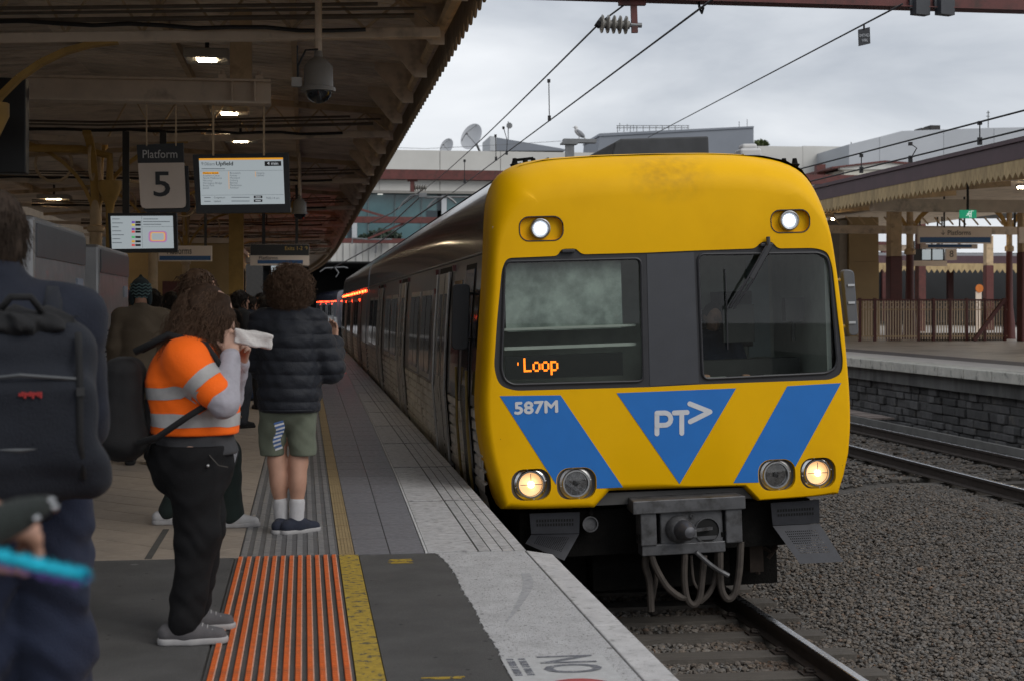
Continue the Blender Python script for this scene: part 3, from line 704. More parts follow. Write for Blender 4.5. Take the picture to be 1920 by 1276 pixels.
bm = _b.new(); bm.from_mesh(shm); _b.ops.remove_doubles(bm, verts=bm.verts, dist=2e-4); _b.ops.recalc_face_normals(bm, faces=bm.faces); bm.to_mesh(shm); bm.free()
# object coordinates for the smudge follow the train frame: bake TM out of the shell mesh
shm.transform(TMI); shell.matrix_parent_inverse = Matrix()
shm.polygons.foreach_set('use_smooth', [True] * len(shm.polygons)); shm.set_sharp_from_angle(angle=R(35))
def flat(poly_in, poly_out, y, name, m_, parent, thick=None):
    b = TB(); v, f = region(poly_in, poly_out); b.add([(x, y, z) for x, z in v], f)
    if thick:
        for h in list(poly_in) + list(poly_out):
            n = len(h); b.add([(x, y, z) for x, z in h] + [(x, y + thick, z) for x, z in h], [(i, (i + 1) % n, n + (i + 1) % n, n + i) for i in range(n)])
    return b.build(name, m_, parent)
# --- blue film and lettering
lowh = [lamp_hole(q[0], q[1], q[2] + 1, q[3] + 1) for q in LOW]
flat([tfp([(937, 741.5), (1051, 740), (1168, 912.5), (1112, 915), (1049, 917)])], lowh, -.003, 'blue_stripe', tblue, train)
flat([tfp([(1156, 736), (1380, 727), (1274, 906.5)])], [], -.003, 'blue_triangle', tblue, train)
flat([tfp([(1476, 723), (1577, 717), (1477, 900), (1420, 903.5), (1375, 904.5)])], lowh, -.003, 'blue_stripe', tblue, train)
tc_ = tf(1005.5, 764); text('587M', .135, twhite, TM @ Vector((tc_[0], -.005, tc_[1])), TM.to_3x3() @ Vector((1, 0, .004)), TM.to_3x3() @ Vector((0, 0, 1)), train, 'car_number', fitw=82 * TY / FPX, thick=.0055)
def stroke(b, pts, w, y):
    pts = [Vector(tf(*p)) for p in pts]
    for a, c in zip(pts, pts[1:]):
        d = (c - a).normalized(); n = Vector((-d.y, d.x)) * w / 2
        b.add([(q.x, y, q.y) for q in (a + n, c + n, c - n, a - n)], [(0, 1, 2, 3)]); y -= .0001
    for p in pts:
        y -= .0001
        b.add([(p.x + w / 2 * math.cos(t), y, p.y + w / 2 * math.sin(t)) for t in np.linspace(0, 6.283, 17)[:-1]], [tuple(range(16))])
W_ = 9.5 * TY / FPX; b = TB()
bowl = [(1231.5, 773.5), (1246, 773)] + [(1246 + 11.5 * math.sin(t), 784.5 - 11.5 * math.cos(t)) for t in np.linspace(.3, 2.85, 7)] + [(1246, 796), (1231.5, 796.5)]
stroke(b, [(1231.5, 773.5), (1231.5, 812)], W_, -.005); stroke(b, bowl, W_, -.0055)
stroke(b, [(1264, 773), (1288, 772)], W_, -.005); stroke(b, [(1278, 773), (1278, 811)], W_, -.0055)
stroke(b, [(1293, 756), (1331, 771), (1294, 789.5)], W_, -.005)
b.build('operator_emblem', twhite, train)
# --- windscreen
gl = round_poly(tfp([(946.5, 492), (1202, 484.5), (1207, 714), (942, 721)]), .10)
gl = round_poly(tfp([(947, 491), (1202, 484.5)]) + tfp([(1207, 714)]) + tfp([(962, 720.5), (947, 712), (940, 692)]), .055)
gr = round_poly(tfp([(1309, 477), (1535, 474), (1551, 482), (1556, 500), (1570.5, 675), (1566, 690), (1550, 699), (1318, 710)]), .06)
pil = tfp([(1213, 476.5), (1301.5, 473), (1311, 718), (1219, 723)])
flat([mask], [gl, gr, pil], .012, 'windscreen_surround', tblack, train, .03)
flat([pil], [], .008, 'centre_pillar', tgrey, train, .02)
wglass = thin_glass('windscreen_glass', (.80, .86, .83), 1.2)
for poly in (gl, gr): flat([poly], [], .03, 'windscreen', wglass, train)
for poly in (gl, gr):                                         # raised rubber bead round each pane
    b = TB(); q = [TMI @ (TM @ Vector((x, .004, z))) for x, z in poly]; b.tube([tuple(v) for v in q] + [tuple(q[0]), tuple(q[1])], .011, 6); b.build('glass_bead', tblack, train, smooth=True)
# --- cab interior seen through the glass
cabm = mat('cab_lining', (.42, .43, .40), .8, var=.15); cabd = mat('cab_dark', (.03, .03, .03), .8, var=.2); mist_m = mat('pane_mist_film', (.34, .38, .35), .8, var=.35, vscale=5, col2=(.14, .165, .15), c2=(.42, .62), c2scale=3.2)
b = TB(); zl, zh = .55, 2.2
b.bb((-1.4, 1.5, .3), (1.4, 1.55, 2.3)); b.bb((-1.4, .08, 2.12), (1.4, 1.5, 2.16)); b.bb((-1.42, .08, .3), (-1.38, 1.5, 2.2)); b.bb((1.38, .08, .3), (1.42, 1.5, 2.2))
b.build('cab_lining', cabm, train)
b = TB(); b.bb((-1.36, .10, .35), (1.36, .55, .86)); b.bb((.1, .55, .35), (1.3, .75, 1.02)); b.build('driver_desk', cabd, train)
x0, z1 = tf(948, 494); x1, z0 = tf(1172, 615)
flat([rrect(x0, z0, x1, z1, .02)], [], .09, 'pane_mist', mist_m, train)  # added sheet behind the glass, stands in for misting on the pane
for q0, q1, yy in ((612, 616, .085), (648, 651, .07)): xa_, za_ = tf(948, q1); xb_, zb_ = tf(1196, q0); TB().bb((xa_, yy, za_), (xb_, yy + .04, zb_)).build('window_ledge', cabm, train)
MBx = TB(); dx0, dz0 = tf(950, 712); dx1, dz1 = tf(1170, 660); MBx.bb((dx0, .06, dz0), (dx1, .095, dz1)); MBx.build('destination_box', mat('display_black', (.006, .006, .006), .3, var=0), train)
dmx = mat('led_orange', (.9, .25, .02), .5, var=0, emit=(1, .20, .008), estr=2.3)
GLY = {'L': ['1000', '1000', '1000', '1000', '1000', '1000', '1111', '0000', '0000'], 'o': ['0000', '0000', '0110', '1001', '1001', '1001', '0110', '0000', '0000'], 'p': ['0000', '0000', '1110', '1001', '1001', '1001', '1110', '1000', '1000']}
lc = tf(985, 673); PT_ = .0162; col_ = 0; b = TB()
for ch in 'Loop':
    for r_, row in enumerate(GLY[ch]):
        for k, c in enumerate(row):
            if c == '1':
                for su in (-.25, .25):
                    for sv in (-.25, .25): b.box((lc[0] + (col_ + k + su) * PT_, .056, lc[1] - (r_ + sv) * PT_), (PT_ * .44, .003, PT_ * .44))
    col_ += len(row) + (.6 if ch == 'L' else .55)
b.build('destination', dmx, train)
lc = tf(973, 682); TBd = TB(); TBd.bb((lc[0] - .004, .054, lc[1] - .012), (lc[0] + .004, .056, lc[1] + .012)); TBd.build('destination_dot', dmx, train)
b = TB(); s_ = tf(1470, 560); b.box((tf(1455, 600)[0], 1.3, tf(1455, 600)[1]), (.3, .3, .5)); b.bb((tf(1395, 645)[0], .6, tf(1395, 645)[1]), (tf(1456, 645)[0], .64, tf(1456, 570)[1]))
b.box((tf(1520, 580)[0], .45, tf(1520, 580)[1]), (.17, .1, .2)); b.cyl((tf(1520, 640)[0], .45, tf(1520, 640)[1]), (tf(1520, 580)[0], .45, tf(1520, 580)[1]), .02); b.build('cab_equipment', cabd, train)
TB().bb((tf(1345, 600)[0], 1.15, .6), (tf(1430, 600)[0], 1.3, 1.45)).build('driver_seat', cabd, train, bevel=.05)
TB().bb((tf(1500, 600)[0], 1.47, 1.0), (tf(1545, 600)[0], 1.5, 1.9)).build('rear_daylight_panel', mat('painted_daylight', (.35, .4, .42), .3, var=.1), train)  # added pale panel; daylight put into its colour, no opening behind it
for k in range(5): TB().box((-1.0 + .5 * k, .33, .875 + .0 * k), (.16, .12, .03)).build('desk_control', cabm, train)
# --- lamps
house_m = mat('lamp_bucket_grey', (.10, .10, .105), .6, var=.15); lens = thin_glass('lamp_glass', (.95, .95, .95), 1.5)
refl = mat('lamp_reflector', (.40, .40, .41), .12, 1, var=.5, vscale=30); warm = mat('lit_filament_lamp', (1, .8, .5), .3, var=0, emit=(1, .50, .19), estr=.72)
hot = mat('lit_filament', (1, .9, .7), .3, var=0, emit=(1, .78, .46), estr=2.6); led = mat('lit_led', (1, 1, 1), .3, var=0, emit=(.88, .94, 1), estr=1.9)
def part_of(o, p): adopt(o, p); return o
for (cx, cy, hw, hh), kind in zip(LOW, ('on', 'off', 'off', 'on')):
    h = lamp_hole(cx, cy, hw, hh); x, z = tf(cx, cy); r_ = 24.5 * TY / FPX
    hs = flat([h], [], .05, 'headlamp', house_m, train)
    TB().lathe((x, .045, z), (0, -1, 0), [(0, r_ + .03), (.012, r_ + .03), (.02, r_ + .012), (.036, r_ + .006), (.036, r_ - .006), (0, r_ - .008)], 28).build('lamp_ring', alu if kind == 'off' else chrome, hs, smooth=True)
    bowl_ = TB().lathe((x, .043, z), (0, -1, 0), [(-.05, .004), (-.045, .03), (-.03, .055), (-.005, r_ - .012), (.0, r_ - .01)], 28).build('reflector', refl if kind == 'off' else warm, hs, smooth=True)
    if kind == 'on':
        TB().lathe((x, .02, z), (0, -1, 0), [(-.02, .004), (0, .03), (.012, .03), (.02, .01)], 14).build('bulb', hot, hs, smooth=True)
        TB().bb((x - r_ * .85, .006, z - .003), (x + r_ * .85, .010, z + .003)).bb((x - .003, .006, z), (x + .003, .010, z + r_ * .85)).build('lamp_bar', chrome, hs)
    else:
        TB().lathe((x, .03, z), (0, -1, 0), [(-.02, .004), (0, .022), (.012, .022), (.02, .01)], 14).build('bulb', house_m, hs, smooth=True)
        TB().lathe((x, .010, z), (0, -1, 0), [(0, r_ - .012), (.006, r_ * .6), (.009, .01)], 28).build('lamp_lens', lens, hs, smooth=True)
    for a in (0, 90, 180, 270): TB().lathe((x + (r_ + .02) * math.cos(R(a + 10)), .034, z + (r_ + .02) * math.sin(R(a + 10))), (0, -1, 0), [(0, .007), (.006, .007), (.008, .003)], 8).build('screw', alu, hs)
for cx, cy, q in ((1013.5, 428.5, UPP[0]), (1480.5, 413.5, UPP[1])):
    h = lamp_hole(*q); hs = flat([h], [], .045, 'marker_lamp', yellow, train); x, z = tf(cx, cy); r_ = 18.5 * TY / FPX
    pts = [TMI @ (TM @ Vector((u, .001, v))) for u, v in h]; TB().tube([tuple(v) for v in pts] + [tuple(pts[0]), tuple(pts[1])], .006, 5).build('recess_rim', tblack, hs)
    TB().lathe((x, .044, z), (0, -1, 0), [(0, r_ + .004), (.05, r_ + .002), (.056, r_ - .006), (.05, r_ - .014), (.03, r_ - .016)], 24).build('lamp_ring', alu, hs, smooth=True)
    TB().lathe((x, .012, z), (0, -1, 0), [(0, r_ - .014), (.002, .01)], 24).build('lamp_board', mat('led_board', (.5, .52, .56), .4, var=0, emit=(.75, .85, 1), estr=.42), hs)
    b = TB()
    for rr, nn in ((0, 1), (.017, 6), (.033, 12), (.048, 17)):
        for k in range(nn): b.lathe((x + rr * math.cos(6.283 * k / nn + rr * 40), .009, z + rr * math.sin(6.283 * k / nn + rr * 40)), (0, -1, 0), [(0, .0062), (.005, .004)], 6)
    b.build('led_cluster', led, hs)
# --- wiper
b = TB(); w0 = tf(1438, 462)
def fp(px, py, y=-.02): x, z = tf(px, py); return (x, y, z)
b.tube([fp(1438, 445, -.03), fp(1438, 466, -.05)], .018, 8); b.tube([fp(1434, 462, -.05), fp(1400, 520, -.06), fp(1366, 577, -.045)], .012, 6); b.tube([fp(1443, 462, -.05), fp(1408, 525, -.06), fp(1372, 580, -.045)], .010, 6)
b.bar(fp(1440, 460, -.055), fp(1404, 522, -.065), .035, .02, (0, 1, 0))
b.tube([fp(1360, 505, .012), fp(1363, 577, .005), fp(1365, 655, .012)], .006, 6); b.box(fp(1364, 577, -.02), (.03, .04, .03)); b.build('wiper', tblack, train, smooth=True)
for px, y0, y1 in ((1065, 466, 478), (1437, 452, 466)):
    x, z = tf(px, y1); b = TB(); b.box((x, -.012, z + .03), (.11, .03, .03)); b.build('wiper_cover', tblack, train, bevel=.008)
# --- mirrors
for sgn, pts, y in ((-1, [(848, 533), (881, 533), (877, 655), (846, 655)], .9), (1, [(1576, 505), (1598, 507), (1607, 628), (1588, 630)], .35)):
    q = []
    for px, py in pts:
        p = TMI @ PY(px, py, TY + y); q.append((p.x, p.z))
    q = round_poly(q, .045); b = TB(); b.prism(q, y - .05, y + .03, lambda u, v, t: (u, t, v))
    mo = b.build('mirror', mat('mirror_casing', (.03, .032, .036), .55, var=.15) if sgn < 0 else mat('mirror_casing_grey', (.085, .092, .105), .5, var=.1), train, bevel=.01)
    cx_ = sum(p[0] for p in q) / len(q); cz_ = sum(p[1] for p in q) / len(q); b = TB()
    for k in (-.2, .2): b.tube([(cx_ - sgn * .02, y + .02, cz_ + k), (cx_ - sgn * .10, y + .08, cz_ + k), (1.42 * sgn, y + .14, cz_ + k)], .014, 6)
    if sgn > 0:
        for k in (-.17, 0, .15): b.box((cx_ , y - .055, cz_ + k), (.06, .012, .02))
    b.build('mirror_bracket', alu, mo, smooth=True)
# --- front of the underframe: step plates, air horn, coupler, hoses
b = TB()
def bt(px, py, y): p = TMI @ PY(px, py, TY + y); return Vector((p.x, y, p.z))
b.bb((-1.25, .25, -.55), (1.25, 22.9, -.17)); b.bb((-1.15, .7, -1.0), (-.62, 3.6, -.5)); b.bb((.62, .9, -1.0), (1.15, 3.6, -.5)); b.bb((-.6, .5, -.9), (.6, 22, -.45)); b.build('underframe', under_m, train)
flat([tfp([(1141, 926), (1400, 916), (1418, 936), (1120, 950)])], [], .10, 'valance', mat('valance_grey', (.07, .068, .066), .6, var=.2), train, .05)
plate = mat('perforated_step_plate', (.03, .031, .037), .5, .4, var=.2, vscale=10); holem = mat('step_hole', (.004, .004, .004), .9, var=0); holel = mat('ballast_through_holes', (.16, .15, .14), .9, var=.2)
for name, top, low in (('l', [(993, 962), (1087, 959), (1086, 999), (996, 1000)], [(996, 1001), (1086, 1000), (1058, 1050), (985, 1018)]), ('r', [(1445, 942), (1536, 936), (1537, 980), (1449, 984)], [(1449, 985), (1537, 981), (1582, 1052), (1500, 1056)])):
    t4 = [bt(px, py, .12) for px, py in top]; b = TB(); b.add([tuple(v) for v in t4] + [tuple(v + Vector((0, .02, 0))) for v in t4], [(0, 1, 2, 3), (7, 6, 5, 4), (0, 4, 5, 1), (1, 5, 6, 2), (2, 6, 7, 3), (3, 7, 4, 0)]); sp = b.build('step_plate', plate, train)
    l4 = [bt(low[0][0], low[0][1], .12), bt(low[1][0], low[1][1], .12), bt(low[2][0], low[2][1], -.10), bt(low[3][0], low[3][1], -.10)]
    # real perforations: the plate is a grid of strips round the holes
    b = TB(); NX, NZ = 16, 10
    def lp(u, v): return l4[0].lerp(l4[1], u).lerp(l4[3].lerp(l4[2], u), v)
    us = [0, .16] + [w for i in range(NX) for w in (.16 + .68 * (i + .28) / NX, .16 + .68 * (i + .78) / NX)] + [.84, 1]; vz = [0, .14] + [w for i in range(NZ) for w in (.14 + .62 * (i + .26) / NZ, .14 + .62 * (i + .74) / NZ)] + [.76, 1]
    vs_ = [tuple(lp(u, v)) for v in vz for u in us]; nu = len(us); fs_ = []
    for j in range(len(vz) - 1):
        for i in range(nu - 1):
            if not (i >= 2 and (i - 2) % 2 == 0 and i < 2 + 2 * NX and j >= 2 and (j - 2) % 2 == 0 and j < 2 + 2 * NZ): fs_.append((j * nu + i, j * nu + i + 1, (j + 1) * nu + i + 1, (j + 1) * nu + i))
    b.add(vs_, fs_); b.build('perforated_apron', plate, sp)
    b = TB()
    for i in range(14):
        for j in range(2):
            p = t4[0].lerp(t4[1], .14 + .72 * i / 13).lerp(t4[3].lerp(t4[2], .14 + .72 * i / 13), .36 + .2 * j); b.box((p.x, p.y - .001, p.z), (.012, .006, .022))
    b.build('slot_row', holem, sp)
hc = bt(1106, 981, .15); TB().lathe(tuple(hc), (0, -1, 0), [(-.2, .03), (-.04, .04), (0, .063), (.03, .066), (.03, .056), (.01, .05)], 20).build('air_horn', coup_m, train, smooth=True)
TB().bar(hc + Vector((.02, .05, .06)), hc + Vector((.04, .08, .25)), .03).build('horn_bracket', under_m, train)
CY = -.12
def cp(px, py, y=CY): return tuple(bt(px, py, y))
cpl = TB(); a, c_ = bt(1237, 950, CY), bt(1357, 1030, CY)
cpl.bb((a.x, CY, c_.z), (c_.x, CY + .12, a.z)).build('coupler', coup_m, train, bevel=.012); cpl = train.children[-1] if False else [o for o in train.children if o.name.startswith('coupler')][0]
b = TB(); a, c_ = bt(1186, 939, CY - .04), bt(1398, 953, CY - .04); b.prism([(a.x, CY - .05), (c_.x, CY - .05), (c_.x - .03, CY + .35), (a.x + .03, CY + .35)], c_.z, a.z, lambda u, v, t: (u, v, t)); b.build('top_plate', coup_m, cpl, bevel=.008)
b = TB(); a, c_ = bt(1203, 1021, CY), bt(1360, 1033, CY); b.bb((a.x, CY - .015, c_.z), (c_.x, CY + .14, a.z)); b.build('bottom_plate', coup_m, cpl, bevel=.008)
for q in ((1199, 957, 1231, 1021), (1358, 952, 1391, 1015)):
    a, c_ = bt(q[0], q[1], CY), bt(q[2], q[3], CY); TB().bb((a.x, CY - .03, c_.z), (c_.x, CY + .16, a.z)).build('contact_box', coup_m, cpl, bevel=.01)
    TB().bb((a.x - .02 if q[0] < 1300 else a.x - .035, CY + .0, c_.z + .05), (a.x + .0, CY + .05, c_.z + .09)).build('hinge', under_m, cpl)
kx = bt(1273, 991, CY); kr = .115
TB().lathe((kx.x, CY - .002, kx.z), (0, -1, 0), [(0, kr), (.02, kr * .97), (.05, kr * .8), (.07, kr * .62)], 24).build('cone_seat', coup_m, cpl, smooth=True)
TB().lathe((kx.x + .02, CY - .05, kx.z), (.12, -1, 0), [(0, .085), (.06, .082), (.12, .07), (.16, .045), (.17, .01)], 20).build('coupling_cone', mat('worn_coupler_steel', (.12, .12, .13), .4, .6, var=.2, vscale=12), cpl, smooth=True)
TB().bb((kx.x + .02, CY - .19, kx.z - .05), (kx.x + .10, CY - .10, kx.z + .02)).build('coupling_hook', coup_m, cpl, bevel=.01)
fx = bt(1326, 993, CY); TB().lathe((fx.x, CY - .001, fx.z), (0, -1, 0), [(-.002, .1), (.004, .108), (.012, .108), (.012, .098), (.002, .096)], 28).build('funnel_rim', coup_m, cpl, smooth=True)
TB().lathe((fx.x, CY - .003, fx.z), (0, -1, 0), [(0, .097), (.001, .01)], 28).build('funnel_mouth', mat('funnel_dark', (.006, .006, .006), .9, var=0), cpl)
TB().add([(fx.x - .07, CY - .005, fx.z - .075), (fx.x + .065, CY - .005, fx.z - .075), (fx.x + .08, CY - .006, fx.z - .045), (fx.x - .085, CY - .006, fx.z - .045)], [(0, 1, 2, 3)]).build('funnel_lip', coup_m, cpl)
TB().bar((kx.x + .1, CY - .1, kx.z), (fx.x + .03, CY - .03, fx.z + .02), .025).build('locking_bar', coup_m, cpl)
for px, py in ((1297, 966), (1298, 1021)):
    p = bt(px, py, CY); TB().lathe((p.x, CY - .003, p.z), (0, -1, 0), [(0, .02), (.01, .02), (.011, .01), (.002, .009)], 12).build('air_port', coup_m, cpl)
def hose(pts, r, y=CY + .02, name='hose', m_=hose_m):
    pts = [Vector(bt(px, py, y)) for px, py in pts]; q = []
    for i in range(len(pts) - 1):
        p0, p1, p2, p3 = pts[max(i - 1, 0)], pts[i], pts[i + 1], pts[min(i + 2, len(pts) - 1)]
        for k in range(6):
            t = k / 6; q.append(.5 * ((2 * p1) + (p2 - p0) * t + (2 * p0 - 5 * p1 + 4 * p2 - p3) * t * t + (3 * p1 - p0 - 3 * p2 + p3) * t ** 3))
    q.append(pts[-1]); TB().tube([tuple(v) for v in q], r, 8).build(name, m_, cpl, smooth=True)
hose([(1221, 1035), (1228, 1060), (1250, 1098), (1275, 1118), (1288, 1118)], .028)
hose([(1285, 1030), (1283, 1080), (1288, 1120), (1300, 1133), (1312, 1118), (1318, 1070), (1320, 1040)], .028)
hose([(1345, 1030), (1342, 1080), (1330, 1110), (1312, 1128)], .024, CY + .06)
hose([(1350, 1030), (1350, 1078), (1354, 1108), (1365, 1122), (1378, 1110), (1386, 1070), (1389, 1015)], .030)
hose([(1212, 1035), (1210, 1060), (1218, 1090), (1221, 1145)], .03, CY + .1)
hose([(1232, 1060), (1228, 1100), (1222, 1130)], .02, CY + .12)
hose([(1296, 1040), (1300, 1085), (1310, 1105)], .012, CY + .03)
hose([(1305, 1034), (1335, 1060), (1366, 1078)], .02, CY - .05, 'uncoupling_lever', coup_m)
# --- bogie in view on the right
b = TB(); wc = bt(1415, 1000, 1.25); b.lathe((.78, 1.6, -.62), (1, 0, 0), [(0, .42), (.03, .43), (.04, .40), (.12, .40), (.13, .1)], 32)
b.lathe((-.78, 1.6, -.62), (-1, 0, 0), [(0, .42), (.03, .43), (.04, .40), (.12, .40), (.13, .1)], 32); b.build('wheel', under_m, train, smooth=True)
b = TB()
for px, py, y, w in ((1416, 985, .55, .13), (1412, 1035, .5, .12)): p = bt(px, py, y); b.box(tuple(p), (w, .2, .3))
for q in ([(1425, 1005), (1445, 1005), (1455, 1025), (1440, 1045)], [(1430, 1025), (1448, 1035), (1456, 1015), (1456, 990)], [(1420, 1040), (1421, 1075)]): b.tube([tuple(bt(px, py, .5)) for px, py in q], .022, 6)
b.build('bogie_gear', mat('rusty_bogie', (.05, .036, .028), .85, .2, var=.4, vscale=12), train)

# --- car bodies
CARL, PITCH = 22.9, 23.4
def side_x(z): return float(np.interp(z, [-.16, 0, .3, .7, 1.1, 1.44, 1.78, 2.0, 2.12], [1.50, 1.525, 1.535, 1.558, 1.533, 1.506, 1.470, 1.448, 1.438]))
half = [(1.48, -.16), (1.51, -.02)]; z = .0
while z < .66: half += [(side_x(z), z), (side_x(z), z + .068), (side_x(z) - .022, z + .078), (side_x(z) - .022, z + .094)]; z += .1
half_low = half; band = [(side_x(.70), .70), (side_x(.9), .9), (side_x(1.1), 1.1), (side_x(1.44), 1.44), (side_x(1.78), 1.78), (side_x(1.99), 1.99)]; roofp = [(1.448, 2.0), (1.435, 2.12), (1.425, 2.25), (1.405, 2.39), (1.365, 2.52), (1.285, 2.635), (1.15, 2.71), (.95, 2.755), (.5, 2.78), (0, 2.788)]
def shell_strip(pf, y0, y1, sides=(-1, 1)):
    b = TB()
    for s in sides:
        vs = [(s * x, y, zz) for y in (y0, y1) for x, zz in pf]; n = len(pf); b.add(vs, [(i, i + 1, n + i + 1, n + i) for i in range(n - 1)])
    return b
DOORS = [3.75, 10.2, 16.65]; WINS = [(5.3, 6.65), (7.15, 8.55), (11.7, 13.05), (13.55, 15.0), (18.15, 19.5), (20.0, 21.4)]
def side_panel(b, y0, y1, z0, z1, off, s=-1, n=5):
    zs = [z0 + (z1 - z0) * i / n for i in range(n + 1)]; vs = [(s * (side_x(q) + off), y, q) for y in (y0, y1) for q in zs]; k = n + 1
    b.add(vs, [(i, i + 1, k + i + 1, k + i) for i in range(n)])
    b.add([(s * (side_x(q) + o), y, q) for o in (off, off - .03) for y, q in ((y0, z0), (y1, z0), (y1, z1), (y0, z1))], [(i, (i + 1) % 4, 4 + (i + 1) % 4, 4 + i) for i in range(4)])
red_lamp = mat('red_side_lamp', (.8, .03, .01), .4, var=0, emit=(1, .045, .01), estr=22)
red_off = mat('unlit_side_lamp', (.12, .01, .008), .3, var=0)
def car(root, front):
    y0 = .30 if front else .05
    shell_strip(half_low, y0, CARL).build('fluted_side', steel, root); shell_strip(band, y0, CARL).build('window_band', band_m, root)
    shell_strip(roofp, y0, CARL).build('roof', navy, root, smooth=50)
    b = TB(); b.add([(s * x, CARL, zz) for s, pf in ((1, half_low + band + roofp), (-1, (half_low + band + roofp)[::-1])) for x, zz in pf], [tuple(range(2 * len(half_low + band + roofp)))]); b.build('end_wall', band_m, root)
    b = TB()
    for s in (-1, 1): b.tube([(s * 1.455, y0, 2.005), (s * 1.455, CARL, 2.005)], .010, 5)
    b.build('gutter', alu, root)
    b = TB()
    for s in (-1, 1):
        b.tube([(s * 1.10, y0 + .3, 2.745), (s * 1.10, CARL, 2.745)], .02, 5); b.tube([(s * .86, y0 + .3, 2.785), (s * .86, CARL, 2.785)], .02, 5)
    b.build('roof_cable', under_m, root)
    for d in DOORS:
        b = TB(); side_panel(b, d - .70, d + .70, -.1, 1.96, .004); dr = b.build('door', seam_m, root)
        for k in (-1, 1):
            a, c = sorted((d + k * .03, d + k * .63)); b = TB(); side_panel(b, a, c, -.06, 1.9, .012); lf = b.build('door_leaf', door_m, dr)
            b = TB(); side_panel(b, a + .10, c - .10, .82, 1.68, .018); b.build('door_glass', tglass, dr)
            b = TB(); yy = d + k * .66; b.tube([(-side_x(q) - .03, yy, q) for q in (-.05, .2, .7, 1.3, 1.9)], .014, 6); b.build('door_post', door_m, dr)
        b = TB()
        for yy, q in ((d - .95, 1.93), (d + .98, 1.72), (d + .98, 1.93)): b.box((-side_x(q) - .014, yy, q), (.035, .06, .06))
        if front: b.build('side_lamp', red_off, root)
        else: b.build('side_lamp', red_lamp, root)
    if not front:
        for yy in np.arange(1.2, 22.4, 1.9): b = TB(); b.box((-side_x(1.93) - .014, yy, 1.93), (.035, .08, .06)); b.build('side_lamp', red_lamp, root)
    for a, c in WINS:
        b = TB(); side_panel(b, a - .05, c + .05, .72, 1.74, .006); fr = b.build('window', door_m, root)
        b = TB(); side_panel(b, a, (a + c) / 2 - .03, .78, 1.68, .012); side_panel(b, (a + c) / 2 + .03, c, .78, 1.68, .012); b.build('pane', tglass, fr)
    if front:
        b = TB(); side_panel(b, .95, 1.75, -.1, 1.93, .004); cd = b.build('cab_door', seam_m, root)
        b = TB(); side_panel(b, 1.0, 1.7, -.06, 1.88, .012); b.build('door_leaf', mat('cab_door_blue', (.03, .06, .12), .25, .3, var=.2, coat=.3), cd)
        b = TB(); side_panel(b, 1.1, 1.6, .85, 1.66, .018); b.build('door_glass', tglass, cd)
        b = TB(); side_panel(b, .38, .85, .8, 1.7, .008); side_panel(b, 2.0, 2.9, .7, 1.8, .008); b.build('cab_window', tglass, root)
        b = TB()
        for yy in (.92, 1.8): b = TB(); b.tube([(-side_x(q) - .045, yy, q) for q in (-.12, .1, .5, 1.0)], .014, 6); b.build('handrail', mat('brass_rail', (.3, .22, .08), .4, .8, var=.2), root)
    else:
        b = TB(); b.bb((-1.2, .3, -.9), (1.2, 22.6, -.17)); b.build('underframe', under_m, root)
        b = TB(); b.add([(s * x, y0, zz) for s, pf in ((1, half_low + band + roofp), (-1, (half_low + band + roofp)[::-1])) for x, zz in pf], [tuple(range(2 * len(half_low + band + roofp)))]); b.build('front_wall', band_m, root)
car(train, True)
# roof gear behind the cab
b = TB(); a, c_ = [TMI @ PY(*q, TY + 1.5) for q in ((1125, 280), (1318, 262))]
zt = c_.z; b.prism([(a.x, 2.6), (a.x + .10, zt - .03), (a.x + .16, zt), (c_.x, zt + .01), (c_.x, 2.6)], 1.3, 3.6, lambda u, v, t: (u, t, v)); b.build('roof_box', mat('roof_box_grey', (.05, .052, .055), .7, var=.3, vscale=6), train, bevel=.015)
b = TB(); p = TMI @ PY(1402, 274, TY + 1.0); b.box((p.x, 1.0, p.z - .01), (.14, .14, .05)); b.box((p.x, 1.0, p.z - .07), (.2, .2, .08)); b.build('roof_aerial', mat('aerial_white', (.55, .55, .55), .6), train, bevel=.02)
b = TB()
for px in (965, 985, 1000, 1470, 1490): p = TMI @ PY(px, 303, TY + 2.0); b.lathe((p.x, 2.0, p.z - .12), (0, 0, 1), [(0, .03), (.05, .05), (.06, .03), (.09, .05), (.1, .03), (.15, .02)], 10)
b.tube([tuple(TMI @ PY(px, py, TY + 2.0)) for px, py in ((962, 301), (1000, 297))], .015, 6); b.build('roof_insulator', under_m, train)
# driver behind the right-hand pane
# following cars: each a thing of its own, coupled in line
cars = []
cr = thing('railway_carriage', 'silver carriage coupled behind the leading car, its red door lamps lit', 'carriage', (TX, TY, 0), group='carriages trailing behind the leading car')
cr.rotation_euler = (0, ROLL, 0); WM[cr.name] = TM.copy(); car(cr, False)
yb = TB(); yb.bb((-1.53, .02, -.1), (-1.44, .10, 2.05)); yb.build('yellow_end_post', yellow, cr)
LBL = ['second carriage of the train, silver with red door lamps', 'third carriage of the train, silver with a yellow end post', 'fourth carriage of the train, curving away under the concourse', 'fifth carriage of the train, farthest one seen, glowing red']
for k in range(1, 5):
    c = cr if k == 1 else copy_tree(cr, (0, 0, 0))
    ya, yb_ = TY + PITCH * k, TY + PITCH * (k + 1); c.location = (TX + bend(ya), ya, 0); c.rotation_euler = (0, ROLL, math.atan2(-(bend(yb_) - bend(ya)), PITCH)); c['label'] = LBL[k - 1]
    cars.append(c)
for k, c in enumerate(cars):
    for ch in list(c.children):
        if ch.name.startswith('yellow_end_post') and k != 2: bpy.data.objects.remove(ch)
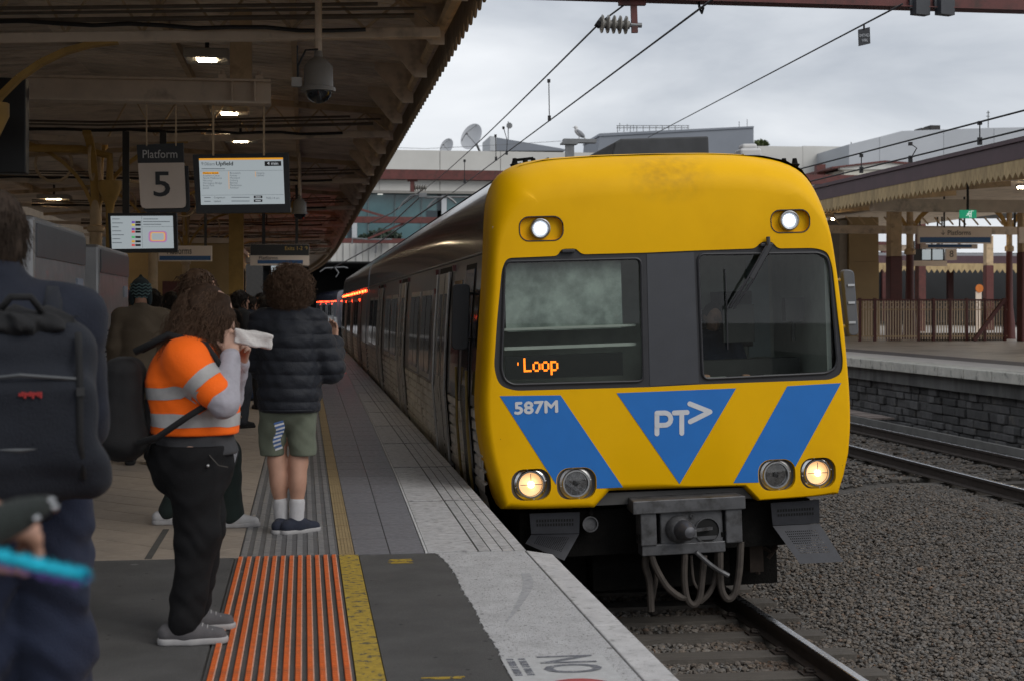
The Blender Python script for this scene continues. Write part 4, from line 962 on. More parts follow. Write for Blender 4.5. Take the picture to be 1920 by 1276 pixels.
# ================================================================ canopies, columns, signs, background
cream = mat('cream_paint', (.52, .38, .23), .6, var=.2, vscale=5, col2=(.22, .15, .09), c2=(.55, .75), c2scale=4)
cream2 = mat('pale_cream_steel', (.64, .52, .40), .55, var=.15, vscale=4, col2=(.24, .19, .14), c2=(.55, .75), c2scale=3)
mustard = mat('mustard_paint', (.42, .25, .06), .6, var=.2, vscale=6)
maroon = mat('maroon_paint', (.10, .022, .018), .5, var=.2, vscale=6)
gantry_red = mat('gantry_oxide_red', (.115, .032, .028), .65, var=.25, vscale=4, col2=(.06, .025, .02), c2=(.5, .7), c2scale=6)
sheet_m = obj_tint(mat('painted_roof_sheet', (.76, .65, .53), .7, var=.15, vscale=3, col2=(.52, .43, .34), c2=(.5, .7), c2scale=2.4), .82, 1.1)
conduit_m = mat('dusty_conduit', (.13, .105, .08), .7, var=.3, vscale=6)
dark_steel = mat('dark_steel', (.03, .028, .026), .7, var=.3, vscale=6)
purple = mat('plum_fascia', (.075, .036, .045), .5, var=.2, vscale=3)
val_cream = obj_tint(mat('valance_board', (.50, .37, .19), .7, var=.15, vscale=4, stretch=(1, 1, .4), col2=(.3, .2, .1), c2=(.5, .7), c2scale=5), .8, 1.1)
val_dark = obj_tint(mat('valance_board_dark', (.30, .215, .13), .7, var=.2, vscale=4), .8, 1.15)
lamp_on = mat('lit_ceiling_lamp', (1, .9, .75), .4, var=0, emit=(1, .80, .52), estr=55)
cam_case = mat('camera_case', (.20, .185, .165), .5, var=.1)
white_case = mat('pale_lamp_case', (.4, .38, .35), .5, var=.1)
black_case = mat('black_plastic_case', (.012, .012, .013), .45, var=.1)

# ---- canopy over our platform
EX, EZ = 1.22, 4.02                                           # eave line
can = thing('platform_canopy', 'long station canopy with scalloped eave over the busy platform', 'canopy', (-2.65, 20, 3.7))
def roofz(x): return EZ + .14 + (1.22 - x) * .068 if x > -2.65 else EZ + .14 + 3.87 * .068 - (-2.65 - x) * .068
y = 4.6; k = 0
while y < 100:                                                # ribbed sheets running from ridge to eave
    w = .92; b_ = bend(y)
    for xa, xb in ((-2.65, EX), (-7.2, -2.652)):
        b = MB(); n = 4
        for j in range(n):
            y0 = y + w * j / n; y1 = y + w * (j + .80) / n; y2 = y + w * (j + 1) / n
            for (p, q, o) in ((y0, y1, 0), (y1, y2 - .004, .028)):
                b.add([(xa + b_, p, roofz(xa) + o), (xb + b_, p, roofz(xb) + o), (xb + b_, q, roofz(xb) + o), (xa + b_, q, roofz(xa) + o), (xa + b_, p, roofz(xa) + .06), (xb + b_, p, roofz(xb) + .06), (xb + b_, q, roofz(xb) + .06), (xa + b_, q, roofz(xa) + .06)],
                      [(0, 1, 2, 3), (4, 7, 6, 5), (0, 3, 7, 4), (1, 5, 6, 2), (0, 4, 5, 1), (3, 2, 6, 7)])
        b.build('roof_sheet', sheet_m, can)
    y += w; k += 1
Yc = [4.6] + frange(8, 100, 4)
for x, r_ in ((EX - .05, .055), ):
    MB().tube([(x + bend(Y), Y, EZ - .12) for Y in Yc], r_, 8).build('gutter_pipe', cream, can, smooth=True)
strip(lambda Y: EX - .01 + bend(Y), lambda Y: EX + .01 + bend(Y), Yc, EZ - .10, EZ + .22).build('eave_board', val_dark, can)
vp = []; NB = 0; pitch = .30
vb = MB().prism([(-.148, .16), (.148, .16), (.148, -.10), (.03, -.20), (-.03, -.20), (-.148, -.10)], 0, .018, lambda u, v, t: (t, u, v)).mesh('valance_board')
yv = 8.5
while NB < 160:
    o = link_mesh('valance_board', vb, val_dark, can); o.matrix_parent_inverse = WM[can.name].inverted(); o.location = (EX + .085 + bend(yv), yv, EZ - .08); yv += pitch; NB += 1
b = MB()
while yv < 100: b.prism([(-.148, .16), (.148, .16), (.148, -.10), (.03, -.20), (-.03, -.20), (-.148, -.10)], 0, .018, lambda u, v, t: (EX + .085 + bend(yv) + t, yv + u, EZ - .08 + v)); yv += pitch
b.build('far_valance', val_dark, can, kind='stuff')
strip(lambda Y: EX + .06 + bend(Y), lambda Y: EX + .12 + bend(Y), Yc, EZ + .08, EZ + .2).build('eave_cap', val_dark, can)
# purlins along the platform and gusset brackets at the eave
for x in (-6, -4.5, -1.35, -.1): strip(lambda Y: x - .03 + bend(Y), lambda Y: x + .03 + bend(Y), Yc, roofz(x) - .10, roofz(x) - .004).build('purlin', cream, can)
TR = [5.0, 12.4, 19.75, 27.1, 34.5, 41.9, 49.3, 56.7, 64.1]
gus = MB().prism([(0, 0), (-.42, .02), (-.42, -.06), (-.12, -.42), (0, -.42)], -.012, .012, lambda u, v, t: (u, t, v)).mesh('gusset_plate')
Y = 9.0
while Y < 60:
    o = link_mesh('gusset_plate', gus, cream2, can); o.location = (EX - .035 + bend(Y), Y, EZ + .13); Y += 1.84
for Y in TR:
    b_ = bend(Y); tr = MB()
    zb = lambda x: 3.78 + (x - 1.15) * .040 if x > -2.65 else 3.63 + (-2.65 - x) * .04
    tr.bar((-2.65 + b_, Y, zb(-2.65)), (1.12 + b_, Y, zb(1.12)), .11, .085); tr.bar((-7 + b_, Y, zb(-7)), (-2.65 + b_, Y, zb(-2.66)), .11, .085)
    trs = tr.build('truss', cream2, can, bevel=.008)
    t2_ = MB(); t2_.bar((-2.65 + b_, Y, roofz(-2.65) - .12), (1.15 + b_, Y, roofz(1.15) - .10), .08, .08); t2_.bar((-7 + b_, Y, roofz(-7) - .12), (-2.65 + b_, Y, roofz(-2.66) - .12), .08, .08); t2_.build('top_chord', cream, trs)
    N_ = 6
    for i in range(N_):
        xa = -2.5 + 3.6 * i / N_; xb = -2.5 + 3.6 * (i + 1) / N_; xm = (xa + xb) / 2; w = MB()
        w.bar((xa + b_, Y, zb(xa) + .04), (xm + b_, Y, roofz(xm) - .14), .045, .02); w.bar((xm + b_, Y, roofz(xm) - .14), (xb + b_, Y, zb(xb) + .04), .045, .02); w.build('truss_web', cream, trs)
    for z_, r_, x1 in ((.13, .022, .9), (.19, .013, 1.0), (.23, .016, .6)): MB().tube([(-6 + b_, Y - .09, zb(-3) + z_), (-2.6 + b_, Y - .09, zb(-2.6) + z_), (x1 + b_, Y - .09, zb(x1) + z_)], r_, 6).build('conduit', conduit_m, trs)
    sag = [(-6 + 6.5 * i / 24 + b_, Y - .13, zb(-2) + .10 + .012 * math.sin(i * 1.9)) for i in range(25)]; MB().tube(sag, .018, 5).build('cable_run', black_case, trs)
# ---- columns
def column(px, Y, label, detail=True):
    x = px + bend(Y); c = thing('platform_column', label, 'column', (x, Y, 0), group='columns carrying the platform canopy')
    MB().lathe((x, Y, 0), (0, 0, 1), [(0, .16), (.12, .16), (.2, .11), (1.45, .10)], 16).build('shaft', maroon, c, smooth=True)
    MB().lathe((x, Y, 1.45), (0, 0, 1), [(0, .105), (.02, .12), (.06, .12), (.08, .085), (1.0, .08), (1.02, .11), (1.08, .11), (1.1, .075), (2.15, .07)], 16).build('upper_shaft', cream, c, smooth=True)
    for sx, sy in ((1, 0), (-1, 0), (0, 1), (0, -1)):
        L = 1.25 if sx else .9; pts = [(x + sx * L * (1 - math.cos(t)), Y + sy * L * (1 - math.cos(t)), 2.5 + 1.15 * math.sin(t)) for t in np.linspace(.12, 1.5, 9)]
        br = MB()
        for p, q in zip(pts, pts[1:]): br.bar(p, q, .045, .10, (sy, sx, 0) if True else None)
        bo = br.build('curved_brace', mustard, c)
        ring = [(x + sx * (L * .42 + .23 * math.cos(t)), Y + sy * (L * .42 + .23 * math.cos(t)), 3.33 + .23 * math.sin(t)) for t in np.linspace(0, 6.283, 17)]; (MB().tube(ring, .02, 5).build('brace_ring', cream, c) if Y > 15 else None)
    if detail:
        d = MB(); d.tube([(x + .2, Y - .2, .0), (x + .2, Y - .2, 3.0)], .05, 10); d.lathe((x + .2, Y - .2, 3.0), (0, 0, 1), [(-.28, .05), (-.2, .06), (0, .15), (.1, .15), (.1, .13)], 12); d.tube([(x + .2, Y - .2, 3.1), (x + .2, Y - .2, 3.42), (x - .15, Y - .2, 3.5), (x - 2, Y - .2, 3.52)], .05, 8)
        d.build('downpipe', mustard, c, smooth=True)
    return c
CL = ['platform column half hidden above the man with the navy backpack', 'slender cream and maroon column with mustard curved braces behind the ticket kiosk', 'platform column below the hanging screens', 'fourth cream and maroon platform column counting from the kiosks', 'fifth slim column under the canopy', 'sixth slim column under the canopy', 'last slim column seen far under the canopy', 'far column nearly hidden by the crowd']
for i, Y in enumerate(TR[1:8]): column(-2.65, Y, CL[i], i < 2)
# ---- I-beam hung below the roof with a post
ib = thing('hanging_beam', 'thick pale steel I-beam hung level below the canopy on a square post', 'beam', (-1.8, 14.2, 3.4))
zb0, zt0 = PY(508, 197, 14.2).z, PY(508, 152, 14.2).z; xr = PY(508, 170, 14.2).x; xl = PY(44, 170, 14.2).x
b = MB(); b.bb((xl, 14.19, zb0 + .02), (xr, 14.21, zt0 - .02)); b.build('web', cream2, ib)
b = MB(); b.bb((xl, 14.10, zb0), (xr, 14.30, zb0 + .02)); b.bb((xl, 14.10, zt0 - .02), (xr, 14.30, zt0)); b.build('flange', cream2, ib)
for px in (436, 478): x = PY(px, 170, 14.2).x; MB().bb((x - .006, 14.11, zb0 + .02), (x + .006, 14.19, zt0 - .02)).build('stiffener', cream2, ib)
x = PY(452, 100, 14.2).x; MB().bb((x - .1, 14.12, zt0), (x + .1, 14.28, 4.32)).build('post', cream, ib)
b = MB()
for dx in (-.17, .17): b.box((x + dx, 14.15, zt0 + .02), (.07, .1, .035)); b.cyl((x + dx, 14.15, zt0 + .03), (x + dx, 14.15, zt0 + .08), .02, 8)
b.build('clamp', cream2, ib)
# blank side of a screen at the end of the beam
bk = thing('hanging_screen', 'back of a black hanging screen at the picture edge above the man', 'screen', (-2.4, 13.6, 2.9))
a, c_ = PY(-60, 325, 13.0), PY(50, 148, 13.0); MB().bb((a.x, 12.95, a.z), (c_.x, 13.12, c_.z)).build('casing', black_case, bk, bevel=.01); MB().bb((c_.x - .3, 13.0, c_.z), (c_.x - .24, 13.06, 4.3)).build('hanger', dark_steel, bk)
# ---- ceiling lamps
LAMPS = [((388, 112), 'warm lit ceiling lamp left of the square post'), ((430, 213), 'warm lit ceiling lamp just under the I-beam'), ((451, 265), 'warm lit ceiling lamp above the departure screen'), ((500, 428), 'small warm lamp beside the far exit sign'), ((101, 374), 'tiny lit lamp beyond the curved brace over the kiosk')]
for (px, py), lab in LAMPS:
    z_ = 4.05 if py < 300 else 3.9
    p = G(px, py, z_); l = thing('ceiling_lamp', lab, 'lamp', tuple(p), group='lit lamps under the canopy'); w = .22 if py < 150 else .24
    if py > 300: w = .34
    MB().box((p.x, p.y + .1, p.z + .05), (w * 2.1, .5, .1)).build('lamp_case', white_case, l, bevel=.02); MB().box((p.x, p.y, p.z - .004), (w * .85, .2, .012)).build('lamp_panel', lamp_on, l)
    MB().bb((p.x - .02, p.y, p.z + .1), (p.x + .02, p.y + .04, roofz(p.x) + .02)).build('lamp_stem', dark_steel, l)
# ---- security cameras
def dome_camera(px, py, Y, s, label):
    p = PY(px, py, Y); c = thing('security_camera', label, 'camera', tuple(p), group='dome cameras under the canopy')
    MB().lathe(tuple(p), (0, 0, 1), [(0, .135 * s), (.03 * s, .135 * s), (.035 * s, .118 * s), (.20 * s, .112 * s), (.25 * s, .07 * s), (.27 * s, .035 * s), (.32 * s, .03 * s)], 24).build('housing', cam_case, c, smooth=True)
    MB().lathe(tuple(p), (0, 0, -1), [(0, .105 * s), (.03 * s, .10 * s), (.065 * s, .075 * s), (.09 * s, .03 * s), (.095 * s, .002)], 24).build('dome', mat('smoked_dome', (.01, .012, .016), .08, var=0, spec=.6), c, smooth=True)
    MB().tube([(p.x, p.y, p.z + .3 * s), (p.x, p.y, roofz(p.x) - .05)], .028 * s, 8).build('stem', cream2, c)
    MB().tube([(p.x, p.y - .02, p.z + .33 * s), (p.x - .10 * s, p.y - .03, p.z + .32 * s), (p.x - .16 * s, p.y, p.z + .2 * s), (p.x - .16 * s, p.y, p.z + .1 * s)], .009 * s, 6).build('cable', black_case, c)
    MB().box((p.x - .17 * s, p.y, p.z + .07 * s), (.08 * s, .07 * s, .07 * s)).build('junction_box', white_case, c); MB().cyl((p.x - .165 * s, p.y, p.z + .1 * s), (p.x - .165 * s, p.y, p.z + .36 * s), .006 * s, 5).build('aerial', black_case, c)
dome_camera(597, 172, 11.9, 1.0, 'large dome camera hanging on a stem from the near canopy')
dome_camera(562, 402, 26, 1.0, 'smaller dome camera behind the big departure screen')
# ---- platform number sign and screens
sign_dark = mat('sign_charcoal', (.02, .021, .022), .5, var=.05); sign_pale = mat('sign_beige', (.74, .62, .52), .5, var=.05, vscale=3); sign_white = mat('sign_letter_white', (.55, .53, .5), .5, var=0); sign_ink = mat('sign_ink', (.018, .018, .02), .5, var=0); sign_blue = mat('sign_blue_band', (.03, .10, .24), .5, var=.05)
YS = 14.3
def quadpanel(name, corners, Y, m_, parent, th=.03, dy=0):   # corners in order, measured on the plane of the sign
    q = [PY(px, py, Y) for px, py in corners]; b = MB(); b.add([tuple(v + Vector((0, dy, 0))) for v in q] + [tuple(v + Vector((0, dy + th, 0))) for v in q], [tuple(range(len(q))), tuple(range(2 * len(q) - 1, len(q) - 1, -1))] + [(i, (i + 1) % len(q), len(q) + (i + 1) % len(q), len(q) + i) for i in range(len(q))])
    return b.build(name, m_, parent)
sg = thing('platform_sign', 'hanging sign reading Platform 5 with charcoal top and beige panel', 'sign', tuple(PY(303, 390, YS)))
quadpanel('header', [(256, 272), (343.5, 268), (345, 305), (258.5, 306)], YS, sign_dark, sg, .05)
low5 = [(258.6, 306.2), (345, 305.2), (348.5, 380), (347, 387), (342, 390), (272, 391), (266, 389), (263.5, 383)]
quadpanel('panel', low5, YS, sign_pale, sg, .05)
quadpanel('backing', [(263, 312), (352, 310), (355, 392), (350, 397), (275, 398), (268, 394)], YS, sign_dark, sg, .04, .06)
def stext(s, size, m_, px, py, Y, parent, slope=0., fit=None, bold=0, name='lettering', align='CENTER'):
    p = PY(px, py, Y); return text(s, size, m_, (p.x, p.y - .006, p.z), (1, 0, slope), (-slope, 0, 1), parent, name, bold, align, None if fit is None else fit * Y / FPX * 1.0)
stext('Platform', .11, sign_white, 300, 290, YS, sg, .02, 62); stext('5', .33, sign_ink, 304, 348, YS, sg, .02, 30, .003)
def sbar(px, py, w, Y, m_, parent, align='CENTER', h=1.3):   # print too small to read in the photograph: a thin line of ink
    x0 = px if align == 'LEFT' else px - w / 2
    quadpanel('fine_print', [(x0, py - h / 2), (x0 + w, py - h / 2), (x0 + w, py + h / 2), (x0, py + h / 2)], Y, m_, parent, .001, -.008)
for px in (275, 330): p = PY(px, 270, YS); MB().bb((p.x - .006, YS - .012, p.z - .02), (p.x + .006, YS, zb0)).build('hanger', cream, sg)
scr_white = mat('screen_white', (.1, .1, .1), .3, var=0, emit=(.62, .70, .74), estr=.42); scr_line = mat('screen_grey_text', (.05, .05, .06), .4, var=0, emit=(.2, .23, .26), estr=.30)
scr_orange = mat('screen_orange', (.3, .1, .01), .4, var=0, emit=(.9, .38, .02), estr=.6); scr_ink = mat('screen_dark', (.01, .01, .012), .3, var=0); scr_txt = mat('screen_pale_text', (.1, .1, .1), .3, var=0, emit=(.8, .85, .9), estr=.5)
sc1 = thing('departure_screen', 'large departure screen showing the 9.06 Upfield train in four minutes', 'screen', tuple(PY(455, 396, YS)))
quadpanel('casing', [(361, 290), (541.5, 286.5), (544.5, 398), (368, 400)], YS, black_case, sc1, .12)
quadpanel('display', [(373, 298), (530.5, 296.5), (534, 382.5), (377, 384.5)], YS, scr_white, sc1, .004, -.006)
quadpanel('orange_bar', [(373, 297.5), (530.5, 296), (530.6, 299.5), (373.2, 301)], YS, scr_orange, sc1, .002, -.009)
quadpanel('minutes_box', [(496, 303), (527, 302.5), (527.5, 311.5), (496.3, 312)], YS, scr_ink, sc1, .002, -.009)
YT = YS - .006
stext('4 min', .042, scr_txt, 511.5, 307, YT - .006, sc1, .012, 20); stext('9:06am', .045, scr_line, 390, 308, YT, sc1, .012, 24); stext('Upfield', .05, scr_ink, 421, 307.5, YT, sc1, .012, 31, .001)
sbar(400, 317, 44, YS - .002, scr_line, sc1)
quadpanel('rule_line', [(375, 321), (531, 319.5), (531, 320), (375, 321.5)], YS, scr_line, sc1, .001, -.009)
quadpanel('highlight', [(380, 323), (410, 322.8), (410, 327), (380, 327.3)], YS, scr_orange, sc1, .001, -.009)
for i, s in enumerate(('Flinders Street', 'Southern Cross', 'North Melbourne', 'Macaulay', 'Flemington Bridge', 'Royal Park', 'Jewell')): stext(s, .024, scr_line if i else scr_ink, 380.5, 325.2 + i * 4.65, YT - .006, sc1, .012, None, 0, 'stop_name', 'LEFT')
for i, s in enumerate(('Brunswick', 'Anstey', 'Moreland', 'Coburg', 'Batman', 'Merlynston', 'Fawkner')): stext(s, .024, scr_line, 431, 325 + i * 4.6, YT, sc1, .012, None, 0, 'stop_name', 'LEFT')
for i, s in enumerate(('Gowrie', 'Upfield')): stext(s, .024, scr_line, 481, 325 + i * 4.4, YT, sc1, .012, None, 0, 'stop_name', 'LEFT')
quadpanel('stop_line', [(428.5, 322), (429.3, 322), (430, 355), (429.2, 355)], YS, scr_orange, sc1, .001, -.009); quadpanel('stop_line', [(478.5, 322), (479.3, 322), (479.6, 332), (478.8, 332)], YS, scr_orange, sc1, .001, -.009)
quadpanel('rule_line', [(378, 366.5), (532, 365), (532, 365.5), (378, 367)], YS, scr_line, sc1, .001, -.009)
for i, s in enumerate(('9:20am', '9:40am')):
    sbar(383, 371 + i * 7, 12, YS - .002, scr_line, sc1, 'LEFT'); stext(('Craigieburn', 'Upfield')[i], .022, scr_ink, 401, 371 + i * 7, YT, sc1, .012, None, 0, 'later_train', 'LEFT'); sbar(434, 370.5 + i * 7, 34, YS - .002, scr_line, sc1, 'LEFT')
    quadpanel('minutes_box', [(476, 367.5 + i * 7), (492, 367.3 + i * 7), (492, 372 + i * 7), (476, 372.3 + i * 7)], YS, scr_ink, sc1, .001, -.009); sbar(484, 369.9 + i * 7, 10, YS - .004, scr_txt, sc1)
stext('9:02:14 am', .028, scr_line, 511.5, 372, YT, sc1, .012, 24)
for px in (400, 495): p = PY(px, 288, YS); MB().bb((p.x - .009, YS - .02, p.z - .02), (p.x + .009, YS + .0, zb0)).build('hanger', cream, sc1)
Y2 = 19.2; sc2 = thing('information_screen', 'smaller lit screen with a network map, left below the Platform 5 sign', 'screen', tuple(PY(268, 470, Y2)))
quadpanel('casing', [(202, 400), (331, 399), (333, 473), (206, 474)], Y2, black_case, sc2, .12)
quadpanel('display', [(207.5, 405.5), (324, 405), (326, 465.5), (210, 467)], Y2, scr_white, sc2, .004, -.006)
for i in range(7): sbar(210.5, 411 + i * 7.4, (14, 20, 12, 17, 22, 15, 18)[i], Y2 - .002, scr_line, sc2, 'LEFT')
for i, (y_, c) in enumerate(((417, (.2, .1, .6)), (422, (.9, .7, .1)), (430, (.2, .1, .6)), (435, (.9, .1, .1)), (445, (.1, .6, .2)), (453, (.9, .5, .05)), (460, (.9, .1, .1)))):
    quadpanel('line_colour', [(247, y_ - 2), (253, y_ - 2), (253, y_ + 1.8), (247, y_ + 1.8)], Y2, mat('screen_line_%d' % i, (.02, .02, .02), .4, var=0, emit=c, estr=.55), sc2, .001, -.009); quadpanel('minutes_box', [(254, y_ - 2), (264, y_ - 2), (264, y_ + 1.8), (254, y_ + 1.8)], Y2, scr_ink, sc2, .001, -.009)
quadpanel('rule_line', [(265.3, 406), (265.8, 406), (267.5, 465), (267, 465)], Y2, scr_line, sc2, .001, -.009); quadpanel('rule_line', [(266, 425.3), (325, 424.8), (325, 425.3), (266, 425.8)], Y2, scr_line, sc2, .001, -.009)
for i in range(3): sbar(268.5, 411 + i * 5, (28, 50, 34)[i], Y2 - .002, scr_line, sc2, 'LEFT')
for i, (c, r_) in enumerate((((.8, .25, .3), 1), ((.95, .55, .2), .86), ((.5, .3, .6), 1.12))):
    cx, cz = 296, 444; p = PY(cx, cz, Y2); hw, hh = 14 * r_ * Y2 / FPX, 8.5 * r_ * Y2 / FPX; lp_ = [(p.x + u, Y2 - .01 - .001 * i, p.z + v) for u, v in rrect(-hw, -hh, hw, hh, hh * .5, 4)]
    MB().tube(lp_ + [lp_[0]], .007, 4).build('map_line', mat('screen_map_%d' % i, (.02, .02, .02), .4, var=0, emit=c, estr=.55), sc2)
for px in (235, 305): p = PY(px, 402, Y2); MB().bb((p.x - .04, Y2 + .03, p.z), (p.x + .04, Y2 + .09, 3.7)).build('hanger', dark_steel, sc2)
def wayfinder(name, label, Y, rect, head, strips, texts, top=None):
    s = thing(name, label, 'sign', tuple(PY((rect[0] + rect[2]) / 2, rect[3], Y)))
    quadpanel('board', [(rect[0], rect[1]), (rect[2], rect[1]), (rect[2], rect[3]), (rect[0], rect[3])], Y, head, s, .1)
    for i, (q, m_) in enumerate(strips): quadpanel('band', [(q[0], q[1]), (q[2], q[1]), (q[2], q[3]), (q[0], q[3])], Y, m_, s, .004, -.005)
    for t_ in texts: stext(t_[0], t_[1], t_[2], t_[3], t_[4], Y - .006, s, t_[6] if len(t_) > 6 else .01, t_[5])
    p = PY((rect[0] + rect[2]) / 2, rect[1], Y)
    for dx in (-.3, .3): MB().bb((p.x + dx - .02, Y + .03, p.z), (p.x + dx + .02, Y + .07, top or 4.2)).build('hanger', dark_steel, s)
    return s
wayfinder('platforms_sign', 'pale Platforms sign with a blue band partly hidden by the information screen', 23.0, (297, 461, 397, 490), sign_pale, [((299, 480, 395, 488), sign_blue)], [('Platforms', .15, sign_ink, 336, 471, 44)], 3.7)
wayfinder('exit_sign', 'charcoal exits sign over a pale Platforms board with blue band, above the crowd', 27.5, (469, 458, 580, 498), sign_pale, [((469.5, 458.5, 579.5, 479), sign_dark), ((483, 488, 568, 494.5), sign_blue)],
          [('Exits 1-2 ↑', .1, mat('sign_amber', (.55, .36, .08), .5, var=0), 556, 466, 42), ('Platforms', .09, sign_ink, 503, 484, 34)], 3.8)
wayfinder('small_screen', 'small pale lit screen just above the curly head of the person in the puffer jacket', 28.0, (507, 497, 545, 516), black_case, [((508.5, 498.5, 543.5, 515), scr_white)], [], 3.7)
# ---- silver kiosks along the platform
kio_m = mat('brushed_kiosk_steel', (.33, .33, .335), .4, .5, var=.12, vscale=4, rvar=.08); kio_d = mat('kiosk_dark_header', (.12, .12, .125), .35, .4, var=.1); kio_g = mat('kiosk_glass', (.05, .055, .06), .06, var=0, spec=.7)
def kiosk(X, pa, pb, ztop, label):
    y0, y1 = PX(pa, 500, X).y, PX(pb, 500, X).y; k = thing('ticket_kiosk', label, 'kiosk', (X - .4, (y0 + y1) / 2, 0), group='silver kiosks along the platform')
    MB().bb((X - .8, y0, 0), (X, y1, ztop)).build('cabinet', kio_m, k, bevel=.03); MB().bb((X, y0 + .06, ztop - .27), (X + .012, y1 - .06, ztop - .05)).build('header', kio_d, k)
    MB().bb((X, y0 + .15, ztop - .75), (X + .01, y1 - .1, ztop - .55)).build('shutter_box', kio_m, k); MB().bb((X, y0 + .18, .9), (X + .008, y1 - .12, ztop - .8)).build('window', kio_g, k)
    for i in range(9): z_ = ztop - .83 - i * .05; MB().bb((X + .008, y0 + .2, z_), (X + .016, y1 - .14, z_ + .03)).build('louvre', kio_m, k)
    MB().bb((X, y0 + .1, .15), (X + .012, y1 - .08, .82)).build('lower_panel', kio_d, k)
    MB().bb((X, y1 - .5, ztop - .5), (X + .013, y1 - .2, ztop - .38)).build('notice', mat('notice_card', (.3, .33, .4), .6), k)
kiosk(-1.75, 64, 160, 2.10, 'long silver kiosk with louvred window beside the man with the navy backpack'); kiosk(-1.95, 186, 241, 2.10, 'second silver kiosk, farther along the platform')
# ---- station rooms under the canopy
rm = thing('station_room', 'cream station room with maroon doors far under the canopy', 'building', (-3.0, 34, 0))
MB().bb((-4.2, 36, 1.1), (-1.75, 46, 3.0)).build('wall', mat('room_cream', (.42, .29, .13), .7, var=.15, vscale=2), rm); MB().bb((-4.22, 35.98, 0), (-1.73, 46.02, 1.1)).build('dado', maroon, rm)
MB().bb((-3.3, 35.93, 0), (-2.75, 35.98, 2.1)).build('door', maroon, rm); MB().bb((-4.3, 35.9, 3.0), (-1.65, 46.1, 3.12)).build('cornice', cream2, rm)
for i in range(3): MB().bb((-1.75, 37 + i * 3, 1.4), (-1.72, 39 + i * 3, 2.6)).build('window', kio_g, rm)
lp_ = thing('lift_shaft', 'tall mustard post box structure behind the far signs', 'shaft', (-1.0, 36, 0)); x = PY(443, 480, 34).x
MB().bb((x - .16, 33.9, 1.5), (x + .16, 34.2, 3.7)).build('post', mustard, lp_); MB().bb((x - .2, 33.85, 0), (x + .2, 34.25, 1.5)).build('base', maroon, lp_)
a, c_ = PY(385, 392, 34), PY(555, 378, 34); MB().bb((a.x, 33.95, a.z - .1), (c_.x, 34.15, c_.z)).build('beam', mustard, lp_)
rk = thing('metal_rack', 'grey metal trolley rack standing by the far maroon column', 'rack', tuple(G(425, 760))); p = G(425, 720)
for dx in (-.25, .25):
    for dy in (-.15, .15): MB().tube([(p.x + dx, p.y + dy, 0), (p.x + dx, p.y + dy, 1.75), ], .018, 6).build('post', alu, rk)
for z_ in (.3, .75, 1.2, 1.6): MB().bb((p.x - .26, p.y - .17, z_), (p.x + .26, p.y + .17, z_ + .025)).build('shelf', alu, rk)
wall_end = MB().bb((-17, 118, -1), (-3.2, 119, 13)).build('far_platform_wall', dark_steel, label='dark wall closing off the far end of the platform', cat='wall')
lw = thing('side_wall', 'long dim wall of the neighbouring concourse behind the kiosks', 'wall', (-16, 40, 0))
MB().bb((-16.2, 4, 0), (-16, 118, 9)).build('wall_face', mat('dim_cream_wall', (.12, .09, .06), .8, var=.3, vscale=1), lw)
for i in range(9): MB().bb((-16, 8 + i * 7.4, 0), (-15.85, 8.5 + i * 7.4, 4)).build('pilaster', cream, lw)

# ---- opposite canopy, columns, fence, signs
oc_ = thing('platform_canopy', 'plum and cream canopy with zigzag valance over the opposite platform', 'canopy', (14, 30, 4.2))
CX = 11.5
def cline(px): return None
zt_ = PX(1760, 299, CX).z; zb_ = PX(1760, 322, CX).z
strip(lambda Y: CX, lambda Y: CX + .05, [4, 70], zt_ - .30, zt_).build('fascia', purple, oc_)
strip(lambda Y: CX - .04, lambda Y: CX + .02, [4, 70], zt_ - .02, zt_ + .05).build('gutter_lip', purple, oc_)
vo = MB().prism([(-.1, 0), (.1, 0), (.1, -.20), (0, -.30), (-.1, -.20)], 0, .02, lambda u, v, t: (t, u, v)).mesh('valance_board')
for i in range(150):
    o = link_mesh('valance_board', vo, val_cream, oc_); o.location = (CX + .01, 10 + i * .202, zt_ - .30)
rs_ = mat('galvanised_roof', (.3, .31, .33), .5, .3, var=.15)
MB().add([(CX + .02, 4, zt_ + .04), (CX + .02, 70, zt_ + .04), (CX + 6, 70, zt_ + .6), (CX + 6, 4, zt_ + .6), (CX + 13, 70, zt_ + .7), (CX + 13, 4, zt_ + .7)], [(0, 1, 2, 3), (3, 2, 4, 5)]).build('roof_top', rs_, oc_)
MB().add([(CX + .05, 4, zt_ - .02), (CX + .05, 70, zt_ - .02), (CX + 6, 70, zt_ + .52), (CX + 6, 4, zt_ + .52), (CX + 13, 70, zt_ + .6), (CX + 13, 4, zt_ + .6)], [(0, 1, 2, 3), (3, 2, 4, 5)]).build('soffit', sheet_m, oc_)
for Y in frange(10, 66, 3.1): MB().bar((CX + .1, Y, zt_ - .12), (CX + 5.8, Y, zt_ + .35), .08, .14).build('rafter', cream, oc_)
for Y, z0_, z1_ in ((30, 3.50, 3.76), (43.5, 3.72, 3.96), (57, 3.72, 3.96)): MB().bb((CX + .3, Y - .1, z0_), (24, Y + .1, z1_)).build('cross_beam', cream2, oc_)
b = MB()
for i in range(30): b.bar((CX + 1 + i * .4, 43, 4.2), (CX + 1.2 + i * .4, 43, 3.98), .04); 
b.build('lattice', cream, oc_)
